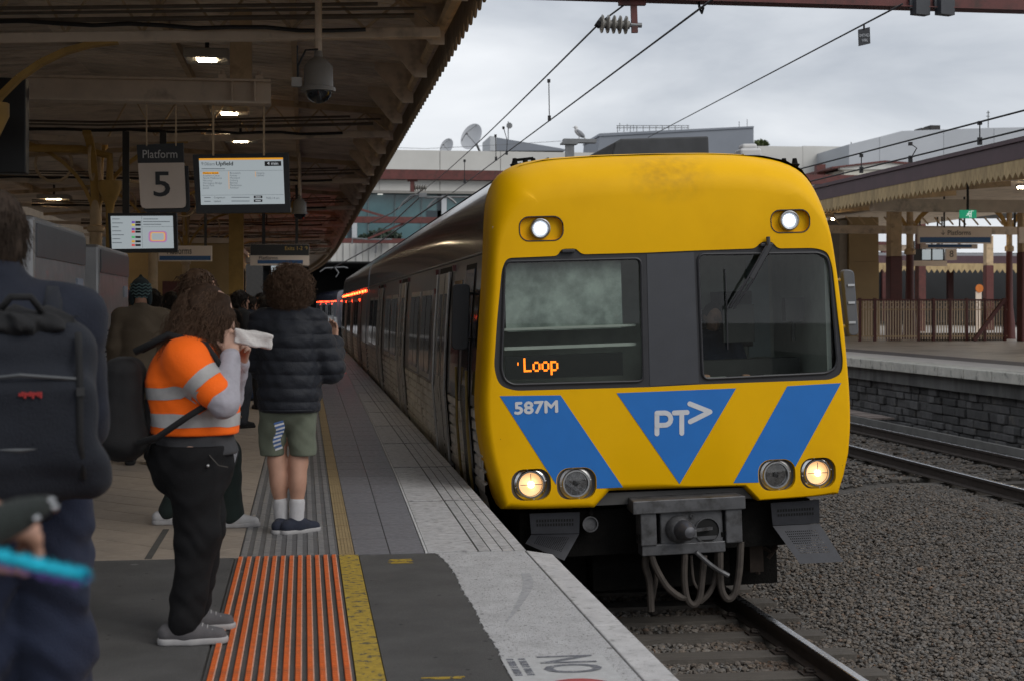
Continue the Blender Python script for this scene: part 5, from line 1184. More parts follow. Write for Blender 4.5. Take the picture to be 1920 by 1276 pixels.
def ocol(px0, px1, Y, split, label, flare=False):
    a, c = PY(px0, 600, Y).x, PY(px1, 600, Y).x; o = thing('platform_column', label, 'column', ((a + c) / 2, Y, OZ), group='columns on the opposite platform'); w = c - a; zs = PY(px0, split, Y).z; x = (a + c) / 2
    if not flare:
        MB().bb((a, Y - w / 2, OZ), (c, Y + w / 2, zs)).build('lower_shaft', maroon, o, bevel=.02); MB().bb((a + .01, Y - w / 2 + .01, zs), (c - .01, Y + w / 2 - .01, 4.5)).build('upper_shaft', cream, o, bevel=.02)
    else:
        MB().lathe((x, Y, OZ), (0, 0, 1), [(0, w * .85), (.5, w * .75), (1.0, w * .5), (zs - OZ, w * .42)], 12).build('lower_shaft', maroon, o, smooth=True)
        MB().lathe((x, Y, zs), (0, 0, 1), [(0, w * .42), (.02, w * .62), (.15, w * .62), (.2, w * .4), (2.0, w * .36)], 12).build('upper_shaft', cream, o, smooth=True)
        for sx in (-1, 1):
            br = MB(); pts = [(x + sx * 1.3 * (1 - math.cos(t)), Y, zs + .3 + 1.3 * math.sin(t)) for t in np.linspace(.1, 1.5, 8)]
            for p, q in zip(pts, pts[1:]): br.bar(p, q, .06, .13, (sx, 0, 0))
            br.build('curved_brace', mustard, o)
ocol(1665, 1687.5, 42.5, 481, 'square maroon and cream pillar on the opposite platform'); ocol(1698, 1714, 44.0, 478, 'round column with flared maroon base beside the square pillar', True)
ocol(1886, 1899, 44.0, 472, 'round column with flared base by the end of the stair fence', True); ocol(1911, 1932, 41.0, 473, 'square pillar cut off by the picture edge on the opposite platform'); ocol(1846, 1860, 60, 498, 'far slim pillar right of the number 8 sign')
ls = thing('lift_tower', 'plain beige lift tower standing on the opposite platform beside the train', 'tower', (14.5, 48, OZ)); a, c_ = PY(1592, 500, 48), PY(1648, 500, 48)
beige = mat('beige_render', (.33, .235, .12), .7, var=.1, vscale=1.5); MB().bb((a.x, 48, OZ), (c_.x, 50.5, 3.0)).build('tower_body', beige, ls); MB().bb((a.x + .01, 48.01, 3.004), (c_.x - .01, 50.5, 4.5)).build('tower_head', beige, ls); a2 = PY(1577, 500, 48); MB().bb((a2.x, 48.15, OZ), (a.x - .004, 50.4, 4.4)).build('side_panel', mat('pale_panel', (.3, .27, .23), .6, var=.1), ls)
fn = thing('stair_fence', 'maroon framed fence with cream pickets round the opposite stairwell', 'fence', (15, 41.5, OZ)); YF = 41.6
xa, xb = PY(1607, 600, YF).x, PY(1888, 600, YF).x; zr = PY(1750, 561, YF).z
MB().bb((xa, YF - .04, zr - .05), (xb, YF + .04, zr)).build('top_rail', maroon, fn); MB().bb((xa, YF - .02, OZ + .12), (xb, YF + .02, OZ + .16)).build('bottom_rail', cream, fn); MB().bb((xa, YF - .02, zr - .32), (xb, YF + .02, zr - .29)).build('mid_rail', cream, fn)
for px in (1612, 1640, 1722, 1750, 1781, 1812, 1846, 1884): x = PY(px, 600, YF).x; MB().bb((x - .035, YF - .045, OZ), (x + .035, YF + .045, zr + .03)).build('fence_post', maroon, fn)
pk = MB().bb((-.016, -.012, 0), (.016, .012, zr - OZ - .08)).mesh('picket'); rg = MB().tube([(.055 * math.cos(t), 0, .07 * math.sin(t)) for t in np.linspace(0, 6.283, 13)], .012, 5).mesh('picket_ring'); x = xa + .03; i = 0
pick_m = mat('cream_picket', (.66, .53, .40), .6, var=.1)
while x < xb:
    o = link_mesh('picket', pk, pick_m, fn); o.location = (x, YF, OZ + .04)
    if i % 2 == 0: o = link_mesh('picket_ring', rg, pick_m, fn); o.location = (x + .04, YF - .015, zr - .17)
    x += .082; i += 1
MB().bar(tuple(PY(1826, 638, YF - .3)), tuple(PY(1884, 561, YF - .3)), .1).build('brace', maroon, fn)
st = thing('stairwell', 'low dark stairwell wall behind the picket fence', 'stairwell', (17, 43, OZ)); a, c_ = PY(1722, 630, YF + .5), PY(1880, 630, YF + .5); MB().bb((a.x, YF + .4, OZ), (c_.x, YF + .5, OZ + .22)).build('upstand', mat('stair_dark', (.06, .05, .045), .8), st)
wayfinder('platforms_sign', 'pale hanging sign with arrow and the word Platforms on the opposite platform', 40, (1722, 427, 1859.5, 457), sign_pale, [((1725, 445, 1857, 455), sign_blue)], [('↓ Platforms', .2, sign_ink, 1792, 437, 62)], 4.6)
wayfinder('line_sign', 'narrow pale sign with blue band under the opposite Platforms sign', 40.6, (1728, 458, 1833, 466.5), sign_pale, [((1740, 458.8, 1822, 464), sign_blue)], [], 3.3)
wayfinder('departure_screen', 'lit departure screen beside the number 8 on the opposite platform', 46, (1714, 467, 1771, 489), black_case, [((1729, 468, 1768, 487.5), scr_white)], [], 4.4)
wayfinder('platform_number', 'beige sign with the number 8', 45.8, (1774, 467, 1794, 488), sign_pale, [], [('8', .3, sign_ink, 1784, 477, 8, 0.)], 4.4)
wayfinder('hanging_sign', 'plain pale hanging board below the opposite departure screen', 45.6, (1687, 489, 1776, 499), sign_pale, [], [], 3.6)
wayfinder('hanging_sign', 'pale sign cut off by the picture edge under the opposite canopy', 40, (1911, 426, 1935, 456), sign_pale, [], [], 4.5)
ex = thing('exit_sign', 'green running-man exit sign hanging under the opposite canopy', 'sign', tuple(PY(1816, 409, 28.5))); grn = mat('lit_green', (.02, .2, .1), .4, var=0, emit=(.02, .38, .2), estr=.5); wht = mat('lit_pictogram', (.4, .4, .4), .4, var=0, emit=(.7, .85, .78), estr=.6)
quadpanel('board', [(1801, 394), (1831, 394), (1831, 409.5), (1801, 409.5)], 28.5, grn, ex, .06)
b = MB(); e0 = PY(1816.5, 401.5, 28.485)
for p, q in (((0, .03), (-.02, -.02)), ((-.02, -.02), (-.07, -.05)), ((-.02, -.02), (.03, -.045)), ((.03, -.045), (.02, -.09)), ((0, .02), (-.05, .0)), ((0, .02), (.05, .0))): b.bar((e0.x + p[0] * .73, e0.y, e0.z + p[1] * .73), (e0.x + q[0] * .73, e0.y, e0.z + q[1] * .73), .015, .015)
b.lathe((e0.x + .009, e0.y, e0.z + .044), (0, -1, 0), [(0, .015), (.01, .015)], 10); b.bb((e0.x + .045, e0.y - .01, e0.z - .068), (e0.x + .056, e0.y + .01, e0.z + .066)); b.bb((e0.x + .0565, e0.y - .01, e0.z + .054), (e0.x + .10, e0.y + .01, e0.z + .065)); b.build('pictogram', wht, ex); MB().bb((e0.x - .02, 28.52, e0.z + .07), (e0.x + .02, 28.55, 4.3)).build('hanger', dark_steel, ex)
for px, py, s in ((1920, 352, .3), (1708, 388, .06), (1562, 411, .06), (1845, 454, .07)):
    p = PY(px, py, 36 if s > .1 else 44); l = thing('ceiling_lamp', {1920: 'lit batten lamp at the picture edge under the opposite canopy', 1708: 'pinpoint lamp above the square pillar', 1562: 'pinpoint lamp between train and lift tower', 1845: 'pinpoint lamp at the Platforms sign'}[px], 'lamp', tuple(p)); MB().box(tuple(p), (s, .12, .04 if s > .1 else .05)).build('lamp_panel', lamp_on, l); MB().box((p.x, p.y, p.z + .05), (s * 1.3, .16, .05)).build('lamp_case', white_case, l)
# farther canopies and a dark slab behind the opposite platform
far = thing('platform_canopy', 'distant canopy with plum fascia and cream fringe beyond the opposite platform', 'canopy', (30, 70, 4))
MB().bb((26, 74, 3.75), (60, 74.3, 4.15)).build('fascia', purple, far); fz = MB()
for i in range(110): fz.prism([(-.15, 0), (.15, 0), (.15, -.3), (0, -.5), (-.15, -.3)], 73.95, 74.0, lambda u, v, t: (26.2 + i * .3 + u, t, 3.75 + v))
fz.build('valance_fringe', val_cream, far, kind='stuff'); MB().bb((26, 74.3, 4.0), (60, 96, 4.3)).build('roof_top', rs_, far)
for i in range(4): MB().bb((29 + i * 7, 80, OZ), (29.3 + i * 7, 80.3, 4.0)).build('column_shaft', maroon, far)
MB().bb((20, 100, -1), (90, 101, 5.3)).build('dark_backdrop', mat('far_dark', (.015, .016, .018), .5, var=.3, vscale=.6), label='plain dark slab added for the shade behind the opposite platform', cat='carriage')  # added plain slab; the shade of the background is put into its colour
pb = thing('pale_floor_sign', 'orange round-topped cleaning sign beyond the picket fence', 'sign', tuple(PY(1836, 560, 55))); p = PY(1836, 541, 55); MB().lathe(tuple(p), (0, -1, 0), [(0, .16), (.03, .16)], 20).build('orange_disc', mat('orange_disc', (.6, .17, .02), .6), pb); MB().bb((p.x - .14, 55, OZ), (p.x + .1, 55.03, p.z - .12)).build('board', sign_pale, pb)
# ================================================================ overhead line
wire_m = mat('overhead_wire', (.02, .02, .022), .6, .3, var=0); insul = mat('porcelain_insulator', (.20, .19, .17), .3, var=.3, vscale=20); gal = mat('galvanised_steel', (.18, .185, .19), .5, .5, var=.2, vscale=6)
gt = thing('overhead_gantry', 'oxide red gantry beam crossing the top of the picture', 'gantry', (5, 18, 5)); YG = 18.0
zg = PY(1400, 6, YG).z; MB().bb((PY(885, 0, YG).x, YG - .08, zg), (17, YG + .08, zg + .16)).build('beam', gantry_red, gt); MB().bb((PY(885, 0, YG).x, YG - .13, zg - .012), (17, YG + .13, zg)).build('flange', gantry_red, gt); MB().bb((16.6, YG - .12, -.5), (16.85, YG + .12, zg + .1)).build('post', gantry_red, gt)
def insulator(c, ax, n, L, r, parent):
    prof = []; 
    for i in range(n): prof += [(L * i / n, r * .45), (L * (i + .35) / n, r), (L * (i + .55) / n, r * .95), (L * (i + .62) / n, r * .45)]
    return MB().lathe(c, ax, prof + [(L, r * .45)], 16).build('insulator', insul, parent, smooth=True)
p = PY(1186, 30, YG); b = MB(); b.bar(tuple(PY(1188, 5, YG)), tuple(PY(1190, 62, YG)), .075, .05, (0, 1, 0)); b.bar(tuple(PY(1160, 6, YG)), tuple(PY(1210, 6, YG)), .08, .06); b.build('drop_bracket', gantry_red, gt); MB().cyl(tuple(PY(1182, 47, YG)), tuple(PY(1203, 48, YG)), .03, 10).build('bracket_bolt', gal, gt)
insulator(tuple(PY(1124, 45, YG)), (1, 0, -.02), 5, PY(1180, 46, YG).x - PY(1124, 45, YG).x, .115, gt)
b = MB(); b.cyl(tuple(PY(1120, 40, YG)), tuple(PY(1128, 46, YG)), .07, 8); b.build('wire_clamp', wire_m, gt)
for px in (1722, 1768): q = PY(px, 14, YG); b = MB(); b.box((q.x - .02, YG - .1, q.z - .02), (.22, .12, .2), .3); b.box((q.x - .14, YG - .1, q.z + .03), (.05, .05, .14)); b.build('signal_box', mat('dark_signal_box', (.03, .033, .04), .5), gt)
b = MB(); q = PY(1310, 14, YG); b.tube([(q.x, YG, q.z + .06), (q.x, YG - .05, q.z - .03), (q.x + .04, YG, q.z - .07), (q.x + .06, YG, q.z)], .018, 6); b.build('hook', wire_m, gt)
def wire(name, label, pts, r=.013, group=None):
    return MB().tube(pts, r, 6).build(name, wire_m, label=label, cat='wire', group=group)
A0 = Vector(tuple(PY(1178, 4, YG))); A1 = Vector(tuple(PY(870, 300, 46))); A1b = Vector(tuple(PY(800, 352, 62)))
B0 = Vector(tuple(PY(1340, -4, 16.0))); B1 = Vector(tuple(PY(1030, 224, 27.5))); B2 = Vector(tuple(PY(848, 362, 55)))
Ai = Vector(tuple(PY(1124, 44, YG)))
cat_ = lambda t: Ai.lerp(A1b, t) - Vector((0, 0, .10 * math.sin(math.pi * t)))
con_ = lambda t: B0.lerp(B2, t) - Vector((0, 0, .0))
wire('catenary_wire', 'upper overhead wire running from the ribbed insulator down above the train', [tuple(A0), tuple(Ai)] + [tuple(cat_(t)) for t in np.linspace(.02, 1, 14)])
wire('contact_wire', 'lower overhead contact wire above the yellow cab', [tuple(con_(t)) for t in np.linspace(0, 1, 12)])
for (x0, y0, x1, y1), lab in (((1029, 152, 1030, 222), 'longest wire dropper against the open sky'), ((944, 240, 950, 287), 'curved wire dropper near the wedge roof'), ((929, 255, 930, 298), 'short straight dropper beside the curved one'), ((871, 302, 871, 340), 'small dropper in front of the concrete building')):
    ya = float(np.interp(x0, [800, 1124], [62, YG])); dpa = PY(x0, y0, 26 if x0 > 1000 else 34); dpb = PY(x1, y1, dpa.y)
    MB().tube([tuple(dpa), tuple(dpa.lerp(dpb, .5) + Vector((.05 if x1 - x0 > 3 else 0, 0, 0))), tuple(dpb)], .009, 5).box(tuple(dpb), (.05, .05, .09)).box(tuple(dpa), (.05, .05, .06)).build('wire_dropper', wire_m, label=lab, cat='dropper', group='droppers between the overhead wires')
E0, E1 = PY(1692, 8, 16.6), PY(1215, 258, 44); wire('earth_wire', 'thin earth wire with a small hanging plate crossing the sky', [tuple(E0.lerp(E1, t)) for t in np.linspace(0, 1, 10)], .011)
ew = thing('wire_plate', 'small dark plate reading EARTHED WIRE hanging on the wire', 'sign', tuple(PY(1620, 86, 17.6))); quadpanel('plate', [(1609, 56), (1631, 51), (1632, 82), (1610, 87)], 17.6, mat('plate_black', (.016, .018, .024), .5, var=.1), ew, .008); MB().tube([tuple(PY(1620, 46, 17.6)), tuple(PY(1620, 56, 17.6))], .012, 6).build('hook', wire_m, ew)
pw = mat('plate_letter', (.45, .47, .5), .5, var=0); stext('EARTHED', .05, pw, 1620.5, 67, 17.595, ew, .08, 20); stext('WIRE', .05, pw, 1621, 76.5, 17.595, ew, .08, 12)
T0, T1 = PX(1990, 189, 9.0), PX(1470, 325, 9.0); wire('catenary_wire', 'upper overhead wire above the far track, in front of the grey cladding', [tuple(T0.lerp(T1, t)) for t in np.linspace(0, 1, 8)])
U0, U1 = PX(1990, 226, 9.0), PX(1480, 350, 9.0); wire('contact_wire', 'lower overhead wire above the far track, along the plum fascia', [tuple(U0.lerp(U1, t)) for t in np.linspace(0, 1, 8)])
for (x0, y0, x1, y1), lab in (((1837, 231, 1837, 265), 'dropper between the far track wires near the picture edge'), ((1707, 270, 1718, 296), 'hooked dropper between the far track wires'), ((1615, 292, 1615, 319), 'straight dropper nearest the train, far track')):
    a, c_ = PX(x0, y0, 9.0), PX(x1, y1, 9.0); c_.y = a.y; MB().tube([tuple(a), tuple(a.lerp(c_, .4) + Vector((.1 if x1 > x0 + 3 else 0, 0, .03))), tuple(c_)], .009, 5).box(tuple(c_), (.05, .05, .1)).box(tuple(a), (.05, .05, .05)).build('wire_dropper', wire_m, label=lab, cat='dropper', group='droppers between the overhead wires')
# second and third gantries down the line
for n_, (Y, py0, py1, lab) in enumerate(((58.0, 319, 336, 'oxide red gantry beam with an insulator in front of the concrete building'), (84.0, 407.5, 418, 'lower oxide red gantry beam across the teal glass'), (100.0, 448, 456, 'farthest oxide red gantry beam'))):
    g = thing('overhead_gantry', lab, 'gantry', (5, Y, 5)); a, c_ = PY(640, py1, Y), PY(1560, py0, Y); a.z, c_.z = PY(790, py1, Y).z, PY(790, py0, Y).z; MB().bb((a.x, Y - .15, a.z), (c_.x + 4, Y + .15, c_.z)).build('beam', gantry_red, g); MB().bb((a.x, Y - .2, a.z - .03), (c_.x + 4, Y + .2, a.z)).build('flange', gantry_red, g)
    MB().bb((c_.x + 3.6, Y - .2, -1), (c_.x + 3.9, Y + .2, a.z)).build('post', gantry_red, g)
    if n_ == 0:
        MB().bar(tuple(PY(773, 336, Y)), tuple(PY(773, 360, Y)), .16, .14, (0, 1, 0)).build('drop_bracket', gantry_red, g); MB().bar(tuple(PY(764, 338, Y)), tuple(PY(783, 338, Y)), .15, .1).build('bracket_plate', gantry_red, g); insulator(tuple(PY(777, 352, Y)), (1, 0, .02), 5, PY(800, 352, Y).x - PY(777, 352, Y).x, .14, g)
        b = MB(); b.tube([tuple(PY(px, py, Y)) for px, py in ((787, 365), (770, 367), (755, 380), (747, 393))], .03, 6); b.tube([tuple(PY(px, py, Y)) for px, py in ((797, 371), (840, 370), (880, 370))], .04, 6); b.tube([tuple(PY(px, py, Y)) for px, py in ((802, 390), (810, 380), (818, 373))], .05, 6); b.tube([tuple(PY(px, py, Y)) for px, py in ((840, 370), (850, 377), (855, 382))], .05, 6); b.box(tuple(PY(793, 366, Y)), (.3, .1, .16)); b.build('registration_arm', gal, g)
    if n_ == 1:
        b = MB(); b.tube([tuple(PY(px, py, Y)) for px, py in ((660, 458), (661, 447), (690, 449), (735, 449))], .05, 5); b.tube([tuple(PY(px, py, Y)) for px, py in ((707, 460), (704, 475))], .06, 5); b.build('registration_arm', gal, g)
        for q in (((650, 385), (740, 412)), ((760, 418), (690, 448))): MB().bar(tuple(PY(*q[0], Y)), tuple(PY(*q[1], Y)), .12).build('diagonal_brace', gantry_red, g)
for n_, (pa, pb, ya, yb2) in enumerate((((840, 365), (620, 505), 52, 96), ((797, 352), (690, 420), 58, 84), ((785, 372), (700, 440), 60, 96))):
    a, c_ = PY(*pa, ya), PY(*pb, yb2); wire('catenary_wire', ('distant overhead wire sloping across the teal glass, lowest', 'distant overhead wire leaving the small insulator', 'distant overhead wire between the far gantries')[n_], [tuple(a), tuple(a.lerp(c_, .5) - Vector((0, 0, .2))), tuple(c_)], .03)
pn = thing('pantograph', 'thin raised pantograph on the distant carriage roof', 'pantograph', tuple(PY(640, 508, 96))); MB().tube([tuple(PY(px, py, 96)) for px, py in ((600, 510), (610, 503), (645, 501), (652, 503))], .04, 5).build('collector', gal, pn); MB().tube([tuple(PY(px, py, 96)) for px, py in ((628, 502), (635, 512), (630, 520))], .04, 5).build('arm', gal, pn)

# ================================================================ concourse building across the tracks
YBD = 130.0
bld = thing('concourse_building', 'long pale concrete concourse with teal glass bridging the tracks', 'building', (20, YBD, 0))
conc = obj_tint(mat('pale_precast', (.56, .55, .52), .8, var=.08, vscale=.4, col2=(.34, .33, .31), c2=(.6, .8), c2scale=.25), .95, 1.04); teal = mat('teal_glass', (.045, .12, .135), .12, var=.4, vscale=.25, spec=.6, col2=(.12, .21, .22), c2=(.45, .7), c2scale=.12); whitec = mat('white_column', (.5, .52, .54), .6, var=.05)
def wallrect(name, x0, y0, x1, y1, m_, dy=0, th=1.0, Y=None, parent=None):
    Y = Y or YBD; a, c = PY(x0, y1, Y + dy), PY(x1, y0, Y + dy); a.z, c.z = [PY(790 if x0 < 1400 else x0, q, Y + dy).z for q in (y1, y0)]; return MB().bb((a.x, Y + dy, a.z), (c.x, Y + dy + th, c.z)).build(name, m_, parent or bld)
for xa, xb in ((560, 700), (700.6, 824.4), (825.4, 938), (939, 1060), (1061, 1180), (1181, 1300), (1301, 1420), (1421, 1505), (1505.6, 1592)): wallrect('wall_panel', xa, 282 - (8 if xa > 1400 else 0), xb, 336, conc)
wallrect('ledge', 560, 332.5, 1592, 335.5, whitec, -.4, .4)
for xa, xb in ((560, 711), (711.6, 824.4), (825.4, 940), (941, 1060), (1061, 1592)): wallrect('wall_panel', xa, 336, xb, 360, conc, .3)
wallrect('ledge', 560, 358, 1592, 363, mat('dull_ledge', (.25, .24, .22), .8), -.2, .5)
wallrect('glass_wall', 560, 363, 1592, 455, teal, .6, .3)
for px in (616, 640, 690, 740, 790, 880, 930): wallrect('mullion', px, 363, px + 1.2, 455, mat('mullion_grey', (.12, .15, .16), .5), .45, .1)
for px in (660, 828): wallrect('column_shaft', px, 365, px + 9.5, 455, whitec, .2, .35); wallrect('dark_blind', px - 8, 363, px - .5, 455, mat('dark_panel', (.03, .045, .055), .3), .5, .06)
for q in ((800, 395, 828, 408), (870, 400, 930, 408)): wallrect('dark_blind', *q, mat('dark_panel', (.03, .045, .055), .3), .5, .05)
wallrect('ceiling_lamp_strip', 708, 364.5, 718, 366, mat('indoor_lamp', (.8, .8, .8), .5, emit=(.9, .9, .85), estr=.7), .4, .1)
for i in range(30): xa = 560 + i * 12; wallrect('corrugated_sheet', xa, 455.5, xa + 11.4, 491, conc, (.1 if i % 2 else .25), .6)
wallrect('underside', 480, 491, 1600, 494, mat('dark_underside', (.02, .02, .02), .8), 0, 30)
wallrect('dark_portal', 300, 494, 1600, 640, mat('portal_dark', (.008, .008, .008), .9), 22, 1)
MB().bb((PY(560, 282, YBD).x, YBD + 1.6, 5.6), (PY(1592, 282, YBD).x, YBD + 30, PY(700, 283, YBD).z - .1)).build('core', dark_conc, bld)
wallrect('wall_vent', 1578, 293, 1586, 297, dark_steel, -.05, .04)
bush = thing('planter_shrub', 'dark green shrub mass behind the lower glass of the concourse', 'shrub', tuple(PY(720, 450, YBD - 1))); 
def leaf_cloud(name, c, r, n, size, m_, parent):
    u = nrg.normal(size=(n, 3)); u /= np.linalg.norm(u, axis=1)[:, None]; P = np.array(c) + u * np.array(r) * (nrg.random((n, 1)) ** .4) * (1 + .25 * np.sin(7 * u[:, :1] + 3) * np.cos(6 * u[:, 2:]))
    a = nrg.normal(size=(n, 3)); a /= np.linalg.norm(a, axis=1)[:, None]; b = np.cross(a, nrg.normal(size=(n, 3))); b /= np.linalg.norm(b, axis=1)[:, None]; s = size * nrg.uniform(.6, 1.4, (n, 1))
    V = np.stack([P - a * s, P + b * s * .5, P + a * s, P - b * s * .5], 1).reshape(-1, 3); F = np.arange(4 * n).reshape(-1, 4); return np_mesh(name, V, F, m_, parent, smooth=False)
leafd = mat('dark_leaf', (.035, .055, .035), .7, var=.3, vscale=2); p = PY(722, 443, YBD - 1); leaf_cloud('leaves', tuple(p), (1.5, .5, .55), 900, .16, leafd, bush); p = PY(690, 447, YBD - 1); leaf_cloud('leaves', tuple(p), (.9, .4, .35), 400, .16, leafd, bush)
# right-hand clad building
rb_ = thing('clad_building', 'blue-grey metal clad building with sloping parapet above the opposite canopy', 'building', (40, 120, 0)); clad = obj_tint(mat('blue_grey_cladding', (.45, .47, .50), .5, .2, var=.06, vscale=.3), .95, 1.03)
def polywall(name, pts, Y, m_, parent, th=1.0): return quadpanel(name, pts, Y, m_, parent, th)
polywall('cladding', [(1592, 400), (1592, 271), (1649, 257), (1649, 400)], 122, clad, rb_, 8); polywall('cladding', [(1649.6, 400), (1649.6, 256.8), (1691, 246), (1769, 243), (1769, 400)], 122, clad, rb_, 8); polywall('cladding', [(1769.7, 400), (1769.7, 243), (1863.5, 240), (1863.5, 400)], 122, clad, rb_, 8); polywall('cladding', [(1864.2, 400), (1864.2, 240), (2150, 235), (2150, 400)], 122, clad, rb_, 8)
for x0, x1, y0, y1 in ((1727, 1742, 240, 244), (1745, 1763, 235, 243)): wallrect('roof_unit', x0, y0, x1, y1, dark_steel, 4, 1.5, 120, rb_)
for px, y0, y1 in ((1853, 208, 240), (1596, 267, 272)): q0, q1 = PY(px, y1, 124), PY(px, y0, 124); MB().cyl(tuple(q0), tuple(q1), .05, 5).build('mast', gal, rb_)
for py in (212, 219): q = PY(1853, py, 124); MB().bb((q.x - .16, 124, q.z), (q.x + .16, 124.05, q.z + .06)).build('aerial_bar', gal, rb_)
sh = thing('low_platform_building', 'low cream building with maroon gutter behind the plum canopy edge', 'building', (22, 70, OZ)); wallrect('wall', 1583, 318, 1720, 340, mat('shed_cream', (.56, .54, .47), .7, var=.06), 0, 6, 70, sh); polywall('fascia', [(1560, 313), (1660, 301), (1712, 305), (1712, 309), (1660, 304.5), (1560, 316)], 69.8, gantry_red, sh, 6.4); polywall('gable', [(1575, 318), (1575, 314), (1660, 304.8), (1712, 309.2), (1712, 318)], 69.9, mat('shed_white', (.55, .55, .52), .7), sh, .3)
wallrect('maroon_post', 1532, 308, 1548, 360, gantry_red, 0, .4, 72, sh)
# roof-top things
dg_ = mat('slate_roof', (.21, .23, .265), .6, var=.1, vscale=.3); pl = thing('plant_room', 'dark slate grey plant room with a railing on the concourse roof', 'building', (18, 134, 15)); polywall('wall', [(1120, 300), (1124, 252), (1413, 238), (1413, 300)], 140, dg_, pl, 8); polywall('parapet', [(1122, 256), (1124, 250.5), (1413.5, 236.8), (1413.5, 240)], 139.9, dg_, pl, 8.2)
for px in range(1158, 1296, 12): q0, q1 = PY(px, 249 - (px - 1158) * .045, 141), PY(px, 236, 141); MB().cyl(tuple(q0), tuple(q1), .04, 5).build('rail_post', gal, pl)
for py in (236, 240): MB().tube([tuple(PY(1156, py, 141)), tuple(PY(1292, py, 141))], .035, 5).build('guard_rail', gal, pl)
for px, y0 in ((1162, 231), (1176, 233), (1188, 235), (1386, 228), (1401, 224)): MB().cyl(tuple(PY(px, 246, 141)), tuple(PY(px, y0, 141)), .035, 5).build('mast', gal, pl)
wdg = thing('wedge_roof', 'small slate wedge roof beside the satellite dishes', 'building', (10, 136, 15)); polywall('wall', [(931, 283), (931, 258), (1060, 280), (1060, 283)], 136, dg_, wdg, 6); polywall('end_panel', [(919, 283), (919, 255), (930.6, 257), (930.6, 283)], 136, whitec, wdg, 6); MB().cyl(tuple(PY(953, 262, 137)), tuple(PY(953, 228, 137)), .05, 5).build('mast', gal, wdg); MB().lathe(tuple(PY(955, 236, 137)), (0, -1, 0), [(0, .28), (.1, .28)], 12).build('panel_aerial', gal, wdg)
dish_m = mat('dish_white', (.55, .56, .58), .6, var=.1, vscale=.6)
def dish(px, py, Y, r, lab):
    c = PY(px, py, Y); d = thing('satellite_dish', lab, 'dish', tuple(c), group='dishes on the concourse roof'); ax = Vector((-.72, -.62, .32)).normalized()
    MB().lathe(tuple(c), tuple(ax), [(0, .02), (.02 * r, .3 * r), (.10 * r, .6 * r), (.26 * r, r), (.28 * r, r), (.12 * r, .58 * r), (.04 * r, .02)], 28).build('reflector', dish_m, d, smooth=True); t = c + ax * r * .85
    for k in range(3): a = 2.1 * k; x = ax.orthogonal().normalized(); y = ax.cross(x); MB().cyl(tuple(c + ax * .26 * r + (x * math.cos(a) + y * math.sin(a)) * r * .9), tuple(t), .03 * r, 5).build('feed_strut', gal, d)
    MB().lathe(tuple(t), tuple(-ax), [(0, .06 * r), (.14 * r, .09 * r)], 10).build('feed_horn', gal, d); MB().bar(tuple(c), tuple(c + Vector((.5, .5, -.9)) * r), .12 * r).build('mount', gal, d)
dish(888, 259, 134, 1.25, 'large white satellite dish tilted on the concourse roof'); dish(840, 277, 134, .8, 'small satellite dish mostly behind the parapet')
MB().tube([tuple(PY(px, py, 131)) for px, py in ((735, 277), (800, 279), (900, 274), (1100, 262))], .02, 4).build('roof_cable', gal, label='thin cable strung along the concourse roof', cat='cable')
tr_ = thing('tree', 'tip of a green tree above the pale parapet', 'tree', tuple(PY(1428, 280, 145))); p = PY(1428, 270, 145); leaf_cloud('crown', tuple(p), (.85, .6, .38), 700, .13, mat('green_leaf', (.08, .105, .03), .7, var=.3, vscale=2), tr_); MB().tube([tuple(PY(1428, 300, 145)), tuple(p)], .08, 6).build('trunk', mat('bark', (.06, .045, .035), .9), tr_)
# bracket post with the gull
YP = 40.0; po = thing('bracket_post', 'grey steel post with a short cross arm where the gull stands', 'post', tuple(PY(1068, 340, YP))); q = PY(1068, 265, YP)
MB().bb((q.x - .11, YP - .1, -.9), (q.x + .11, YP + .1, q.z - .06)).build('post_shaft', gal, po); a, c_ = PY(1056, 270, YP), PY(1117, 262, YP); MB().bb((a.x, YP - .14, a.z + .03), (c_.x, YP + .14, c_.z)).build('cross_arm', gal, po); MB().bb((a.x - .06, YP - .16, a.z - .02), (q.x + .2, YP + .16, a.z + .029)).build('collar', gal, po)
gu = thing('seagull', 'white seagull perched on the cross arm above the train', 'bird', tuple(PY(1086, 262, YP))); g0 = PY(1086, 262, YP)
f = Field((-.35, -.25, -.02), (.35, .25, .42), .008); f.ell((0, 0, .17), (.15, .075, .075), rot=Matrix.Rotation(R(38), 3, 'Y')); f.cone((-.07, 0, .24), (-.09, 0, .32), .045, .038, .04); f.ell((-.095, 0, .335), (.048, .04, .042)); f.cone((.08, 0, .11), (.17, 0, .03), .045, .012, .04)
f.cone((-.13, 0, .33), (-.18, 0, .322), .014, .006, .01); f.cone((0, .03, .1), (0, .03, -.005), .010, .008, .01); f.cone((0, -.03, .1), (0, -.03, -.005), .010, .008, .01); f.build('body', mat('gull_white', (.6, .6, .6), .7, var=.05), gu, Matrix.Translation(g0))
f = Field((-.2, -.2, 0), (.3, .2, .3), .008); f.ell((.03, -.055, .165), (.15, .028, .055), rot=Matrix.Rotation(R(40), 3, 'Y')); f.ell((.03, .055, .165), (.15, .028, .055), rot=Matrix.Rotation(R(40), 3, 'Y')); f.build('wing', mat('gull_grey', (.25, .26, .28), .7, var=.05), gu, Matrix.Translation(g0))
